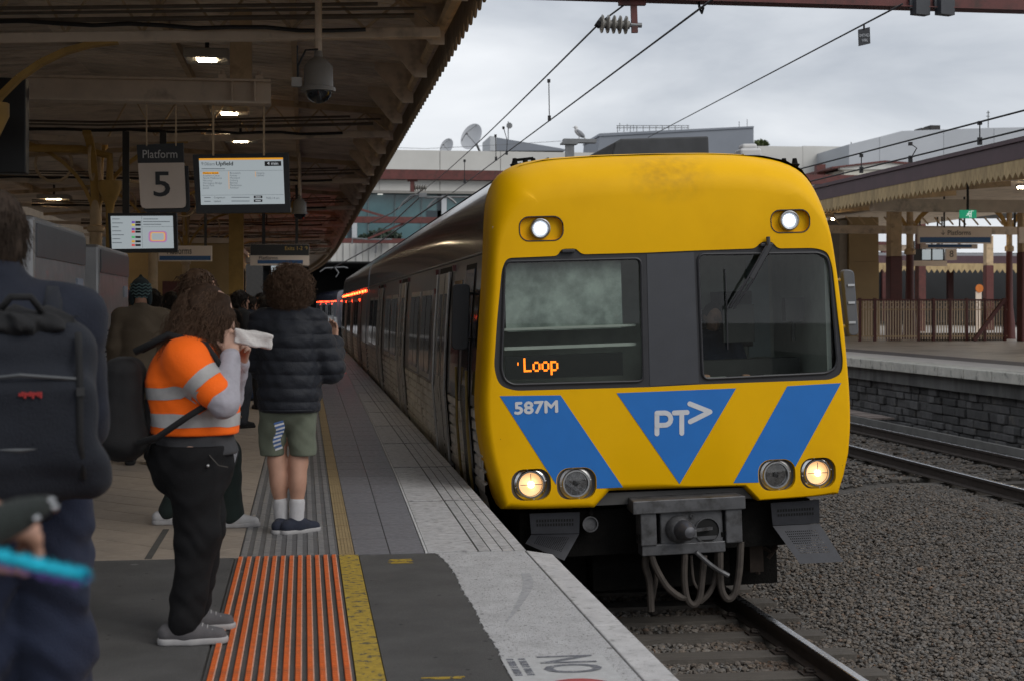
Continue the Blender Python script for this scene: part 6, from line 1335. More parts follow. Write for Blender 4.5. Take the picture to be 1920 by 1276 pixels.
# ================================================================ people
skin = mat('skin', (.42, .235, .165), .55, var=.12, vscale=14, spec=.4); skin2 = mat('skin_fair', (.47, .29, .22), .55, var=.12, vscale=14, spec=.4)
def cloth(name, col, rough=.85, var=.18, vs=12, bump=.35, bs=160, sheen=.05, **k): return mat(name, col, rough, var=var, vscale=vs, bump=bump, bscale=bs, sheen=sheen, spec=.25, **k)
def wr(amp, sc=1.0, seed=0.0, dirz=1.0):
    def fn(X, Y, Z):
        a = np.sin(23 * sc * X + 17 * sc * Z * dirz + 3 * np.sin(9 * sc * Y + seed) + seed); b = np.sin(31 * sc * Y - 26 * sc * Z * dirz + 2.5 * np.sin(13 * sc * X + 2 * seed) + 1.7 * seed); c = np.sin(52 * sc * Z + 14 * sc * X + 4 * np.sin(8 * sc * (X + Y)) + seed)
        return amp * (.5 * a + .4 * b + .35 * c * np.abs(a))
    return fn
BASE = dict(pel=(0, 0, .95), wai=(0, .005, 1.10), che=(0, 0, 1.30), nek=(0, -.01, 1.46), hed=(0, .015, 1.63), shL=(-.19, -.01, 1.41), shR=(.19, -.01, 1.41), elL=(-.24, -.02, 1.13), elR=(.24, -.02, 1.13), wrL=(-.25, .07, .90), wrR=(.25, .07, .90),
            hiL=(-.09, 0, .92), hiR=(.09, 0, .92), knL=(-.10, .02, .50), knR=(.10, .02, .50), anL=(-.10, -.02, .09), anR=(.10, -.02, .09))
def joints(H, over=None, fat=1):
    k = H / 1.75; J = {n: np.array(v) * k for n, v in BASE.items()}
    for n, v in (over or {}).items(): J[n] = np.array(v, float)
    return J
def head(f, J, nose=True, yaw=0, pitch=0):
    Mh = Matrix.Rotation(yaw, 3, 'Z') @ Matrix.Rotation(pitch, 3, 'X'); c = J['hed']
    def q(x, y, z): return c + np.array(Mh @ Vector((x, y, z)))
    f.ell(c, (.073, .094, .105), .02, rot=Mh); f.ell(q(0, .03, -.055), (.056, .062, .062), .03, rot=Mh); f.cone(q(0, .085, -.105), q(0, .06, -.10), .022, .03, .02)
    f.cone(q(0, .092, .015), q(0, .112, -.028), .010, .015, .012); f.ell(q(0, .092, -.062), (.024, .012, .010), .008); f.ell(q(0, .09, -.077), (.022, .012, .009), .006)
    for s in (-1, 1):
        f.ell(q(s * .031, .088, .012), (.017, .010, .011), .008, cut=True); f.ell(q(s * .031, .078, .012), (.013, .013, .013), .003); f.cone(q(s * .045, .082, .032), q(s * .015, .094, .033), .007, .007, .012)
        f.ell(q(s * .076, -.005, -.01), (.012, .022, .033), .008, rot=Mh)
    f.cone(J['nek'] - (0, 0, .05), q(0, -.012, -.07), .056, .052, .03)
def hand(f, w, d, nrm, curl=.6, side=1, s=1.0):
    """palm and five unequal fingers; d points along the hand, nrm out of the palm"""
    d = Vector(d).normalized(); n = Vector(nrm); n = (n - d * n.dot(d)).normalized(); x = d.cross(n) * side; w = Vector(w)
    f.cone(w - d * .03, w + d * .02 * s, .027 * s, .027 * s, .02, flat=(tuple(n), 1.25)); pc = w + d * .055 * s
    f.box(tuple(pc), (.036 * s, .045 * s, .014 * s), .012 * s, .015, rot=Matrix((x, d, n)).transposed())
    for i, (o, L) in enumerate(((-.028, .070), (-.0095, .080), (.0095, .074), (.028, .058))):
        p = w + d * (.092 - .004 * abs(i - 1)) * s + x * o * s; a = 0
        for j, fr in enumerate((.42, .32, .26)):
            a += curl * (.75, 1.0, .7)[j]; q = p + (d * math.cos(a) + n * math.sin(a)) * L * fr * s; f.cone(tuple(p), tuple(q), (.0092 - .0012 * j) * s, (.0084 - .0012 * j) * s, .006); p = q
    p = w + d * .03 * s - x * .032 * s; q = p + (d * .6 - x * .65 + n * .35).normalized() * .042 * s; f.cone(tuple(p), tuple(q), .0125 * s, .010 * s, .012); r_ = q + (d * .85 - x * .1 + n * .5).normalized() * .034 * s; f.cone(tuple(q), tuple(r_), .0098 * s, .0075 * s, .006)
def torso(f, J, t, w=1.0, dp=1.22, k=.06, lo='pel'):
    F_ = ((0, 1, 0), dp)
    f.cone(J['pel'], J['wai'], .160 * w + t, .145 * w + t, k, flat=F_); f.cone(J['wai'], J['che'], .145 * w + t, .160 * w + t, k, flat=F_); m = (J['shL'] + J['shR']) / 2
    f.cone(J['che'], m - (0, 0, .03), .158 * w + t, .10 + t, k, flat=F_); f.cone(m + (J['shL'] - m) * .72, m + (J['shR'] - m) * .72, .066 + t, .066 + t, k)
def arm(f, J, s, t, r=(.058, .047, .034), to=1.0, k=.035):
    sh, el, w = J['sh' + s], J['el' + s], J['wr' + s]; f.cone(sh, el, r[0] + t, r[1] + t, k); f.cone(el, el + (w - el) * to, r[1] + t, r[1] + (r[2] - r[1]) * to + t, k)
def leg(f, J, s, t, r=(.092, .060, .042), k=.04, calf=True):
    hi, kn, an = J['hi' + s], J['kn' + s], J['an' + s]; f.cone(hi, kn, r[0] + t, r[1] + t, k); f.cone(kn, an, r[1] + t, r[2] + t, k)
    if calf: c = kn + (an - kn) * .3 - np.array((0, .018, 0)); f.ell(c, (r[1] * .9 + t, r[1] + t, .11), .04)
def shoe(P, an, fwd, L, parent, M, up_m, sole_m, lace_m=None, w=.046):
    """upper, sole and laces; an = ankle in local space, fwd = toe direction"""
    fwd = np.array(fwd, float); fwd /= np.linalg.norm(fwd); side = np.array((fwd[1], -fwd[0], 0)); g = np.array((an[0], an[1], 0)); heel = g - fwd * L * .27; toe = g + fwd * L * .66
    lo = np.minimum(heel, toe) - .1; hi = np.maximum(heel, toe) + .1; hi[2] = .2; lo[2] = -.02
    f = Field(lo, hi, .005); f.cone(heel + (0, 0, .052), g + fwd * .03 + (0, 0, .055), w * .92, w, .03); f.cone(g + fwd * .03 + (0, 0, .05), toe - fwd * .04 + (0, 0, .036), w, w * .74, .03); f.cone(g + (0, 0, .05), g + (0, 0, .105), w * .95, w * .9, .03); f.box(g + fwd * .06 + (0, 0, -.015), (.3, .3, .03), .001, .004, cut=True)
    o = f.build('shoe', up_m, parent, M); f = Field(lo, hi, .005); f.cone(heel + (0, 0, .018), g + fwd * .03 + (0, 0, .018), w * .98, w * 1.04, .02, flat=((0, 0, 1), 1.0)); f.cone(g + fwd * .03 + (0, 0, .018), toe - fwd * .035 + (0, 0, .02), w * 1.04, w * .84, .02); f.box(g + fwd * .06 + (0, 0, .086), (.35, .35, .055), .001, .004, cut=True); f.box(g + fwd * .06 + (0, 0, -.03), (.35, .35, .03), .001, .003, cut=True); f.build('sole', sole_m, o, M)
    if lace_m:
        b = MB(); b.M = M
        for i in range(4): c = g + fwd * (.055 + .022 * i) + (0, 0, .092 - .009 * i); b.tube([tuple(c - side * .026), tuple(c + (0, 0, .008)), tuple(c + side * .026)], .0035, 5)
        b.build('lace', lace_m, o)
    return o
def strands(name, M, c, rad, n, m_, parent, length=(.08, .16), curl=.010, turns=4, out=.5, droop=.5, thick=.0028, keep=lambda u: True, seed=1, seg=12, wide=None):
    g = np.random.default_rng(seed); V = []; F = []; b = 0; c = np.array(c); rad = np.array(rad); k = 0; made = 0
    while made < n and k < n * 6:
        k += 1; u = g.normal(size=3); u /= np.linalg.norm(u)
        if not keep(u): continue
        made += 1; p0 = c + u * rad * g.uniform(.9, 1.02); L = g.uniform(*length); d = u * out + np.array((0, 0, -droop)) + g.normal(size=3) * .25; d /= np.linalg.norm(d); x = np.cross(d, (.3, .5, .8)); x /= np.linalg.norm(x); y = np.cross(d, x); ph = g.uniform(0, 6.28); tn = turns * g.uniform(.7, 1.3); cr = curl * g.uniform(.6, 1.4)
        s = np.linspace(0, 1, seg); P = p0 + d * (s * L)[:, None] + np.array((0, 0, -1)) * (s ** 2 * L * droop * .8)[:, None] + cr * np.minimum(1, s * 4)[:, None] * (np.cos(tn * 6.28 * s + ph)[:, None] * x + np.sin(tn * 6.28 * s + ph)[:, None] * y)
        T = np.gradient(P, axis=0); T /= np.linalg.norm(T, axis=1)[:, None] + 1e-9; A = np.cross(T, u + 1e-3); A /= np.linalg.norm(A, axis=1)[:, None] + 1e-9; B = np.cross(T, A); w = thick * (1 - .6 * s)[:, None]
        V.append(np.stack([P + A * w, P + B * w, P - A * w, P - B * w], 1).reshape(-1, 3)); i = np.arange(seg - 1)[:, None, None] * 4; q = np.array([[j, (j + 1) % 4, 4 + (j + 1) % 4, 4 + j] for j in range(4)])[None]; F.append((i + q).reshape(-1, 4) + b); b += seg * 4
    V = np.concatenate(V); A = np.array(M); return np_mesh(name, V @ A[:3, :3].T + A[:3, 3], np.concatenate(F), m_, parent)
def place(loc, heading): return Matrix.Translation(loc) @ Matrix.Rotation(heading, 4, 'Z')
def person_root(label, loc, group=None): return thing('person', label, 'person', tuple(loc), group)
BX = ((-.55, -.5, -.02), (.55, .6, 1.95))
hair_base = mat('hair_shadow_brown', (.034, .020, .013), .7, var=.4, vscale=40, spec=.1); brown_hair = mat('brown_hair', (.085, .050, .031), .6, var=.45, vscale=30, spec=.2); dark_hair = mat('dark_hair', (.018, .014, .012), .6, var=.3, vscale=30, spec=.2)  # hair_base: shade between the curls is put into its darker colour

# ---------------- person eating, in an orange safety shirt, side on to the camera
wl = Vector((-.475, 6.93, 0)); WMx = place(wl, R(-90)); wp = person_root('person in orange high-visibility shirt and black jeans eating from a paper bag', wl)
J = joints(1.62, dict(pel=(0, -.02, .86), wai=(0, -.02, .98), che=(0, -.03, 1.17), nek=(0, -.005, 1.34), hed=(0, .055, 1.475), shL=(-.19, -.02, 1.27), shR=(.19, -.045, 1.27), elR=(.25, .125, 1.08), wrR=(.14, .15, 1.285), elL=(-.24, .12, 1.06), wrL=(-.10, .18, 1.25), hiL=(-.10, -.02, .82), hiR=(.10, -.02, .82), knL=(-.10, .015, .48), knR=(.10, .005, .48), anL=(-.14, -.03, .10), anR=(.14, -.05, .10)))
f = Field(*BX, .006); head(f, J, pitch=R(-22)); torso(f, J, -.01, 1.0); arm(f, J, 'R', 0); arm(f, J, 'L', 0); leg(f, J, 'R', 0); leg(f, J, 'L', 0); hand(f, J['wrR'], (-.30, .05, .9), (-.8, .0, -.3), .8, -1); hand(f, J['wrL'], (.4, .15, .5), (.4, -.4, -.5), .8, 1); f.build('body', skin2, wp, WMx)
hv_orange = cloth('hi_vis_orange', (1.0, .15, .006), .7, .08, 5, .15, 120, emit=None); hv_tape = mat('reflective_tape', (.36, .35, .345), .45, var=.1, vscale=40); grey_rib = cloth('pale_grey_sleeve', (.40, .385, .43), .9, .12, 30, .5, 220); dk_jean = cloth('black_denim', (.0055, .0055, .0065), .85, .25, 9, .3, 200, 0); shirt_grey = cloth('dark_grey_shirt', (.045, .046, .05), .9)
f = Field(*BX, .008); torso(f, J, .028, 1.0, .98, .07); f.cone(J['wai'] + (0, .02, -.02), J['che'] + (0, .015, -.05), .155, .155, .07)
arm_el = J['shR'] + (J['elR'] - J['shR']) * .74; f.cone(J['shR'] - (.02, 0, 0), arm_el, .088, .078, .05); f.cone(J['shL'], J['shL'] + (J['elL'] - J['shL']) * .74, .088, .078, .05)
f.warp(wr(.006, .8, 1.3)); f.box((0, 0, .80), (.5, .5, .125), .005, .008, cut=True); f.build('shirt', hv_orange, wp, WMx)
f = Field(*BX, .008); f.cone(J['pel'] + (0, .01, -.02), J['wai'], .182, .165, .05, flat=((0, 1, 0), 1.0)); f.warp(wr(.006, 1, .4)); f.box((0, 0, 1.27), (.5, .5, .315), .005, .008, cut=True); f.box((0, 0, .6), (.5, .5, .235), .005, .008, cut=True); f.build('undershirt', shirt_grey, wp, WMx)
for s in 'RL':
    f = Field(*BX, .006); f.cone(J['sh' + s] + (J['el' + s] - J['sh' + s]) * .55, J['el' + s], .066, .064, .03); f.cone(J['el' + s], J['el' + s] + (J['wr' + s] - J['el' + s]) * .93, .064, .049, .03); f.warp(wr(.004, 1.8, 2.2)); f.build('sleeve', grey_rib, wp, WMx)
def band_ring(name, M, a, b_, r0, r1, m_, parent, n=28, sq=(1, 1), wob=.004):
    """a strip of tape wrapped round a limb or trunk between two points of its axis"""
    a, b_ = Vector(a), Vector(b_); d = (b_ - a).normalized(); x = d.orthogonal().normalized() if abs(d.z) < .9 else Vector((1, 0, 0)); y = d.cross(x); vs = []
    for p, r in ((a, r0), (b_, r1)): vs += [p + (x * math.cos(t) * sq[0] + y * math.sin(t) * sq[1]) * (r + wob * math.sin(3 * t + 1)) for t in np.linspace(0, 6.2832, n, endpoint=False)]
    b = MB(); b.M = M; b.add(vs, [(i, (i + 1) % n, n + (i + 1) % n, n + i) for i in range(n)]); o = b.build(name, m_, parent, smooth='all'); return o
def wrap(obj, tgt, off): # pull tape onto the garment
    md = obj.modifiers.new('fit', 'SHRINKWRAP'); md.target = tgt; md.wrap_method = 'NEAREST_SURFACEPOINT'; md.wrap_mode = 'OUTSIDE_SURFACE'; md.offset = off
shirt = [o for o in wp.children if o.name.startswith('shirt')][0]
def tape(z0, z1, c=(0, 0), r=(.225, .22)):
    b = MB(); b.M = WMx; n, q = 64, 5; vs = [(c[0] + r[0] * math.cos(t), c[1] + r[1] * math.sin(t), z0 + (z1 - z0) * k / (q - 1)) for k in range(q) for t in np.linspace(0, 6.2832, n, endpoint=False)]
    b.add(vs, [(k * n + i, k * n + (i + 1) % n, (k + 1) * n + (i + 1) % n, (k + 1) * n + i) for k in range(q - 1) for i in range(n)]); o = b.build('reflective_band', hv_tape, wp, smooth='all'); wrap(o, shirt, .003)
tape(.965, 1.025, (0, -.0)); tape(1.085, 1.14, (0, -.01), (.25, .22))
pa, pb_ = Vector(J['shR']), Vector(J['elR']); b = MB(); b.M = WMx; n, q = 40, 4; d = (pb_ - pa).normalized(); x = d.orthogonal().normalized(); y = d.cross(x)
b.add([pa.lerp(pb_, .38 + .2 * k / (q - 1)) + (x * math.cos(t) + y * math.sin(t)) * .10 for k in range(q) for t in np.linspace(0, 6.2832, n, endpoint=False)], [(k * n + i, k * n + (i + 1) % n, (k + 1) * n + (i + 1) % n, (k + 1) * n + i) for k in range(q - 1) for i in range(n)]); o = b.build('sleeve_band', hv_tape, wp, smooth='all'); wrap(o, shirt, .003)
f = Field(*BX, .008); f.cone(J['pel'] + (0, 0, .02), J['pel'] - (0, 0, .08), .168, .178, .05, flat=((0, 1, 0), .98)); f.ell(J['pel'] + (0, -.05, -.05), (.165, .145, .14), .06); leg(f, J, 'R', .03, (.092, .064, .042), .05, False); leg(f, J, 'L', .03, (.092, .064, .042), .05, False); f.warp(wr(.007, 1.2, 2.0)); f.warp(lambda X, Y, Z: .003 * np.sin(60 * Z + 8 * X + 5 * np.sin(20 * Y)) * (np.exp(-((Z - .47) / .10) ** 2) + np.exp(-((Z - .16) / .09) ** 2))); f.box((0, 0, 1.15), (.5, .5, .27), .005, .008, cut=True); jn = f.build('jeans', dk_jean, wp, WMx)
b = MB(); b.M = WMx; b.tube([(.195, .06, .845), (.205, .10, .80), (.19, .14, .79)], .003, 5).build('pocket_seam', mat('seam_thread', (.05, .045, .04), .8), wp); b = MB(); b.M = WMx; b.lathe((.212, .055, .80), (1, 0, 0), [(-.03, .006), (.008, .006), (.01, .003)], 8).build('rivet', alu, wp)
sh_up = cloth('grey_knit_shoe', (.105, .10, .105), .85, .15, 20, .5, 260); sh_sole = mat('pale_sole', (.32, .31, .31), .7, var=.12, vscale=20)
shoe('r', J['anR'], (0, 1, 0), .285, wp, WMx, sh_up, sh_sole, sh_sole); shoe('l', J['anL'], (-.05, 1, 0), .285, wp, WMx, sh_up, sh_sole, sh_sole)
f = Field((-.35, -.35, 1.0), (.35, .4, 1.8), .008); f.ell(J['hed'] + (0, -.03, .015), (.098, .108, .112), .04); f.ell(J['hed'] + (0, -.10, -.10), (.112, .075, .13), .06); f.ell(J['hed'] + (.065, -.02, -.08), (.045, .065, .11), .05); f.ell(J['hed'] + (-.065, -.02, -.08), (.045, .065, .11), .05); f.ell(J['hed'] + (.05, .02, -.02), (.055, .085, .09), .04); f.ell(J['hed'] + (.01, .15, -.07), (.07, .055, .085), .02, cut=True); f.warp(wr(.014, 1.5, .3)); hr = f.build('hair', hair_base, wp, WMx)
strands('curls', WMx, J['hed'] + (0, -.04, .01), (.100, .112, .112), 4200, brown_hair, hr, (.08, .18), .010, 3, .25, .9, .0014, lambda u: not (u[1] > .75 and u[2] < .5) and not (u[1] > .45 and abs(u[0]) < .4 and u[2] < .6), 3, 16)
strands('curls', WMx, J['hed'] + (0, -.08, -.12), (.115, .085, .12), 2200, brown_hair, hr, (.05, .11), .010, 2.2, .45, .6, .0014, lambda u: u[1] < .3, 4, 14)
# paper bag held to the mouth
bg_o = Vector(WMx @ Vector((.115, .165, 1.355))); pbg = thing('paper_bag', 'crumpled white paper food bag held up to the mouth', 'bag', tuple(bg_o)); f = Field((-.2, -.15, -.12), (.25, .15, .14), .005)
Mb = Matrix.Rotation(R(10), 3, 'Y'); f.box((.085, 0, 0), (.085, .035, .032), .006, .01, rot=Mb); f.warp(wr(.006, 2.6, .9)); f.ell((.19, 0, -.02), (.035, .028, .028), .01, cut=True); f.build('bag_body', mat('white_paper', (.58, .55, .53), .8, var=.08, vscale=20, bump=.3, bscale=60), pbg, Matrix.Translation(bg_o))
# her black backpack
bpk = thing('backpack', 'plain black backpack worn by the person in the orange shirt', 'backpack', tuple(WMx @ Vector((0, -.33, .9)))); blk_fab = cloth('black_nylon', (.011, .011, .012), .75, .2, 14, .3, 220)
f = Field((-.3, -.62, .7), (.32, .1, 1.4), .008); f.box((0, -.33, 1.06), (.145, .085, .215), .07, .03); f.box((0, -.42, .98), (.125, .05, .125), .045, .03); f.ell((0, -.33, .90), (.14, .12, .10), .05); f.warp(wr(.006, .9, 4.0)); f.build('pack_body', blk_fab, bpk, WMx)
b = MB(); b.M = WMx
for s in (1, -1): b = MB(); b.M = WMx; b.tube([(s * .13, -.27, 1.30), (s * .155, -.12, 1.375), (s * .16, .04, 1.33), (s * .20, .135, 1.20)], .018, 6); b.tube([(s * .235, .10, 1.10), (s * .25, -.03, 1.02), (s * .235, -.16, .93), (s * .16, -.25, .90)], .016, 6); b.build('strap', blk_fab, bpk, smooth='all')

# ---------------- person in a puffer jacket seen from behind
bl = Vector(G(543, 998)); BM = place(bl, R(-8)); bp = person_root('person in a navy puffer jacket and olive shorts, back to camera at the platform edge', bl)
J = joints(1.74, dict(hed=(0, .03, 1.60), nek=(0, .0, 1.45), shL=(-.18, 0, 1.385), shR=(.16, .0, 1.39), elR=(.265, .04, 1.09), wrR=(.265, .20, 1.255), elL=(-.20, .08, 1.12), wrL=(-.12, .22, 1.02), hiL=(-.09, 0, .88), hiR=(.07, 0, .88), knL=(-.085, .01, .47), knR=(.06, .0, .47), anL=(-.05, .01, .09), anR=(.05, -.03, .09)))
f = Field(*BX, .006); head(f, J, yaw=R(12)); torso(f, J, -.02, .95); arm(f, J, 'R', -.006); arm(f, J, 'L', -.006); leg(f, J, 'R', -.004); leg(f, J, 'L', -.004); hand(f, J['wrR'], (.0, .18, .9), (-.3, -.8, 0), .35, 1); hand(f, J['wrL'], (.3, .6, -.2), (.2, 0, -1), .5, 1); f.build('body', skin, bp, BM)
puff = cloth('navy_puffer_nylon', (.013, .015, .021), .58, .2, 9, .25, 90)
f = Field(*BX, .007); torso(f, J, .045, 1.0, 1.12, .06); f.cone(J['pel'] + (0, 0, -.10), J['wai'], .20, .19, .05, flat=((0, 1, 0), 1.15)); arm(f, J, 'R', .036, (.062, .056, .04), .88); arm(f, J, 'L', .036, (.062, .056, .04), .9); f.cone(J['nek'] + (0, 0, -.02), J['nek'] + (0, .005, .035), .085, .08, .03)
f.warp(lambda X, Y, Z: -.013 * np.abs(np.sin(np.pi * (Z + .05 * X * 0 + .004 * np.sin(9 * X)) / .088)) ** .65 + .008); f.warp(wr(.0035, 2.2, .7)); f.box((0, 0, .60), (.6, .6, .205), .01, .01, cut=True); pj = f.build('puffer_jacket', puff, bp, BM)
b = MB(); b.M = BM; b.tube([(-.2 + .4 * (.5 - .5 * math.cos(t)), -.185 * math.sin(t) - .0, .822) for t in np.linspace(0, 3.14, 15)], .006, 5).build('hem_cord', puff, bp)
olive = cloth('olive_shorts', (.125, .14, .105), .85, .12, 8, .25, 220)
f = Field(*BX, .008); f.cone(J['pel'] + (0, 0, .0), J['pel'] - (0, 0, .1), .165, .175, .05, flat=((0, 1, 0), 1.2))
for s in 'LR': k_ = J['hi' + s] + (J['kn' + s] - J['hi' + s]) * 1.0; f.cone(J['hi' + s] + (J['hi' + s][0] * .15, 0, 0), k_ + (J['hi' + s][0] * .35, 0, 0), .10, .088, .022)
f.warp(wr(.006, 1.1, 3.1)); f.box((0, 0, .25), (.6, .6, .265), .01, .01, cut=True); f.build('shorts', olive, bp, BM)
sock = cloth('white_sock', (.5, .49, .5), .9, .08, 20, .5, 260)
for s in 'LR':
    f = Field((-.3, -.2, 0), (.3, .2, .4), .006); an, kn = J['an' + s], J['kn' + s]; f.cone(an - (0, 0, .03), an + (kn - an) * .30, .047, .052, .02); f.build('sock', sock, bp, BM)
navy_sh = cloth('navy_sneaker', (.022, .026, .042), .8, .2, 25, .4, 240); shoe('r', J['anR'], (.75, .65, 0), .28, bp, BM, navy_sh, sh_sole, navy_sh); shoe('l', J['anL'], (.25, .97, 0), .28, bp, BM, navy_sh, sh_sole, navy_sh)
f = Field((-.3, -.3, 1.3), (.3, .3, 1.9), .008); f.ell(J['hed'] + (0, -.015, .03), (.098, .112, .108), .03); f.ell(J['hed'] + (0, -.07, -.04), (.092, .06, .085), .04); f.ell(J['hed'] + (.02, .12, -.04), (.07, .06, .09), .02, cut=True); f.warp(wr(.013, 1.8, 2.6)); hr = f.build('hair', hair_base, bp, BM)
strands('curls', BM, J['hed'] + (0, -.015, .03), (.098, .112, .108), 1700, brown_hair, hr, (.05, .095), .016, 2.0, .75, .2, .0028, lambda u: not (u[1] > .5 and u[2] < .3) and u[2] > -.75, 9, 13)
strands('curls', BM, J['hed'] + (0, -.06, -.06), (.09, .07, .08), 700, brown_hair, hr, (.03, .06), .010, 2, .8, .3, .0018, lambda u: u[1] < .1, 10, 10)
# striped tie hanging from the back of the shorts
ti = thing('striped_cloth', 'blue and white striped cloth dangling behind the olive shorts', 'cloth', tuple(BM @ Vector((-.06, -.17, .72)))); stw = mat('white_stripe', (.5, .5, .52), .7); stb = mat('blue_stripe', (.05, .11, .28), .7, var=.2)
for i in range(14):
    z0 = .755 - i * .013; xx = -.045 + .012 * math.sin(i * .5); b = MB(); b.M = BM; w = .03 - .0006 * i; b.add([(xx - w, -.185 - .01 * math.sin(i), z0 - .010), (xx + w, -.18, z0 + .006), (xx + w, -.18, z0 - .0065), (xx - w, -.185 - .01 * math.sin(i), z0 - .0225), (xx - w, -.178, z0 - .010), (xx + w, -.173, z0 + .006), (xx + w, -.173, z0 - .0065), (xx - w, -.178, z0 - .0225)], [(0, 1, 2, 3), (7, 6, 5, 4), (0, 4, 5, 1), (1, 5, 6, 2), (2, 6, 7, 3), (3, 7, 4, 0)]); b.build('stripe', stw if i % 2 else stb, ti)

# ---------------- man with the big pack, close on the left
ml = Vector((-.865, 4.40, 0)); MM = place(ml, R(12)); mn = person_root('tall person in navy with a large dark backpack, cut off by the left picture edge', ml)
J = joints(1.84, dict(hed=(.0, .03, 1.715), nek=(.0, -.0, 1.54), hiL=(-.08, 0, .95), hiR=(.13, 0, .95), knL=(-.06, .02, .52), knR=(.16, .02, .52), anL=(-.06, .0, .09), anR=(.17, .0, .09), shL=(-.22, 0, 1.46), shR=(.21, -.0, 1.47), elR=(.225, .08, 1.17), wrR=(.16, .28, 1.12)))
f = Field((-.6, -.5, -.02), (.6, .6, 2.0), .008); head(f, J, yaw=R(20)); torso(f, J, 0, 1.05); arm(f, J, 'R', 0); arm(f, J, 'L', 0); leg(f, J, 'R', 0); leg(f, J, 'L', 0); hand(f, J['wrR'], (-.2, .9, .1), (-1, 0, 0), .6, 1); hand(f, J['wrL'], (0, .3, -1), (1, 0, 0), .5, -1); f.build('body', skin, mn, MM)
navy_j = cloth('navy_jacket', (.009, .0115, .021), .8, .2, 7, .3, 140); navy_t = cloth('navy_trousers', (.013, .018, .038), .85, .2, 7, .3, 160)
f = Field((-.6, -.5, .7), (.6, .6, 1.8), .009); torso(f, J, .035, 1.1, 1.1); f.cone(J['pel'] - (0, 0, .05), J['wai'], .20, .19, .05, flat=((0, 1, 0), 1.15)); arm(f, J, 'R', .028, (.068, .06, .045), .92); arm(f, J, 'L', .028, (.068, .06, .045), .92); f.cone(J['nek'] - (0, 0, .06), J['nek'] + (0, 0, .035), .095, .085, .03); f.warp(wr(.006, 1, 5.2)); f.build('jacket', navy_j, mn, MM)
f = Field((-.6, -.5, 0), (.6, .6, 1.1), .009); f.cone(J['pel'], J['pel'] - (0, 0, .1), .175, .185, .05, flat=((0, 1, 0), 1.1)); leg(f, J, 'R', .032, (.10, .072, .055), .05, False); leg(f, J, 'L', .032, (.10, .072, .055), .05, False); f.warp(wr(.012, 1.2, 6.1)); f.build('trousers', navy_t, mn, MM)
for s in 'RL': shoe(s, J['an' + s], (0, 1, 0), .3, mn, MM, blk_fab, blk_fab)
f = Field((-.3, -.3, 1.4), (.3, .3, 2.0), .008); f.ell(J['hed'] + (0, -.012, .022), (.081, .10, .098), .03); f.ell(J['hed'] + (0, -.06, -.05), (.070, .045, .065), .03); f.ell(J['hed'] + (-.03, .11, -.05), (.09, .07, .085), .02, cut=True); hr = f.build('hair', mat('greying_brown_hair', (.032, .022, .016), .7, var=.4, vscale=40, spec=.12), mn, MM)
strands('hair_strands', MM, J['hed'] + (0, -.015, .022), (.080, .099, .098), 1400, MATS['greying_brown_hair'], hr, (.025, .05), .002, 1, .10, .9, .0018, lambda u: not (u[1] > .4 and u[2] < .4) and u[2] > -.7, 12, 8)
b = MB(); b.M = MM; b.box((.03, -.115, 1.525), (.05, .006, .012)).build('collar_tag', mat('teal_tag', (.01, .12, .14), .6), mn)
# his backpack
bk2 = thing('backpack', 'large navy and black hiking backpack with red stitched mark on the near person', 'backpack', tuple(MM @ Vector((.06, -.3, 1.0)))); pk_navy = cloth('pack_navy', (.009, .011, .017), .75, .2, 7, .35, 180)
f = Field((-.45, -.75, .85), (.5, .1, 1.7), .009); f.box((.06, -.27, 1.30), (.195, .11, .22), .09, .04); f.box((.075, -.37, 1.24), (.17, .065, .14), .06, .03); f.box((.09, -.31, 1.11), (.195, .10, .075), .06, .04); f.warp(wr(.008, .7, 7.7)); pkb = f.build('pack_body', pk_navy, bk2, MM)
f = Field((-.45, -.75, 1.3), (.5, .1, 1.7), .008); f.ell((.05, -.27, 1.50), (.16, .12, .045), .03); f.warp(wr(.016, 2.6, 1.1)); f.build('pack_lid', blk_fab, bk2, MM)
for xx in (-.09, .20): b = MB(); b.M = MM; b.tube([(xx, -.38, 1.48), (xx, -.41, 1.42), (xx, -.44, 1.32), (xx, -.44, 1.2), (xx + .01, -.41, 1.1)], .010, 5); b.build('compression_strap', blk_fab, bk2, smooth='all')
b = MB(); b.M = MM; b.tube([(-.10, -.42, 1.19), (.05, -.43, 1.18), (.17, -.425, 1.19), (.245, -.36, 1.21)], .006, 5).build('zip', mat('zip_grey', (.05, .055, .06), .5), bk2); b = MB(); b.M = MM; b.box((-.075, -.425, 1.155), (.012, .008, .045)).build('zip_pull', alu, bk2)
b = MB(); b.M = MM; g = np.random.default_rng(2)
for i in range(9): b.box((.05 + i * .0065, -.440, 1.325 + .002 * math.sin(2.2 * i)), (.0045, .006, .008 + .004 * (i % 3)), rz=.2)
b.build('stitched_mark', mat('red_stitch', (.30, .015, .015), .7), bk2)
for s in (-1, 1): b = MB(); b.M = MM; b.tube([(s * .14, -.2, 1.50), (s * .15, -.06, 1.585), (s * .15, .08, 1.54), (s * .17, .15, 1.38)], .028, 6); b.build('shoulder_strap', pk_navy, bk2, smooth='all')

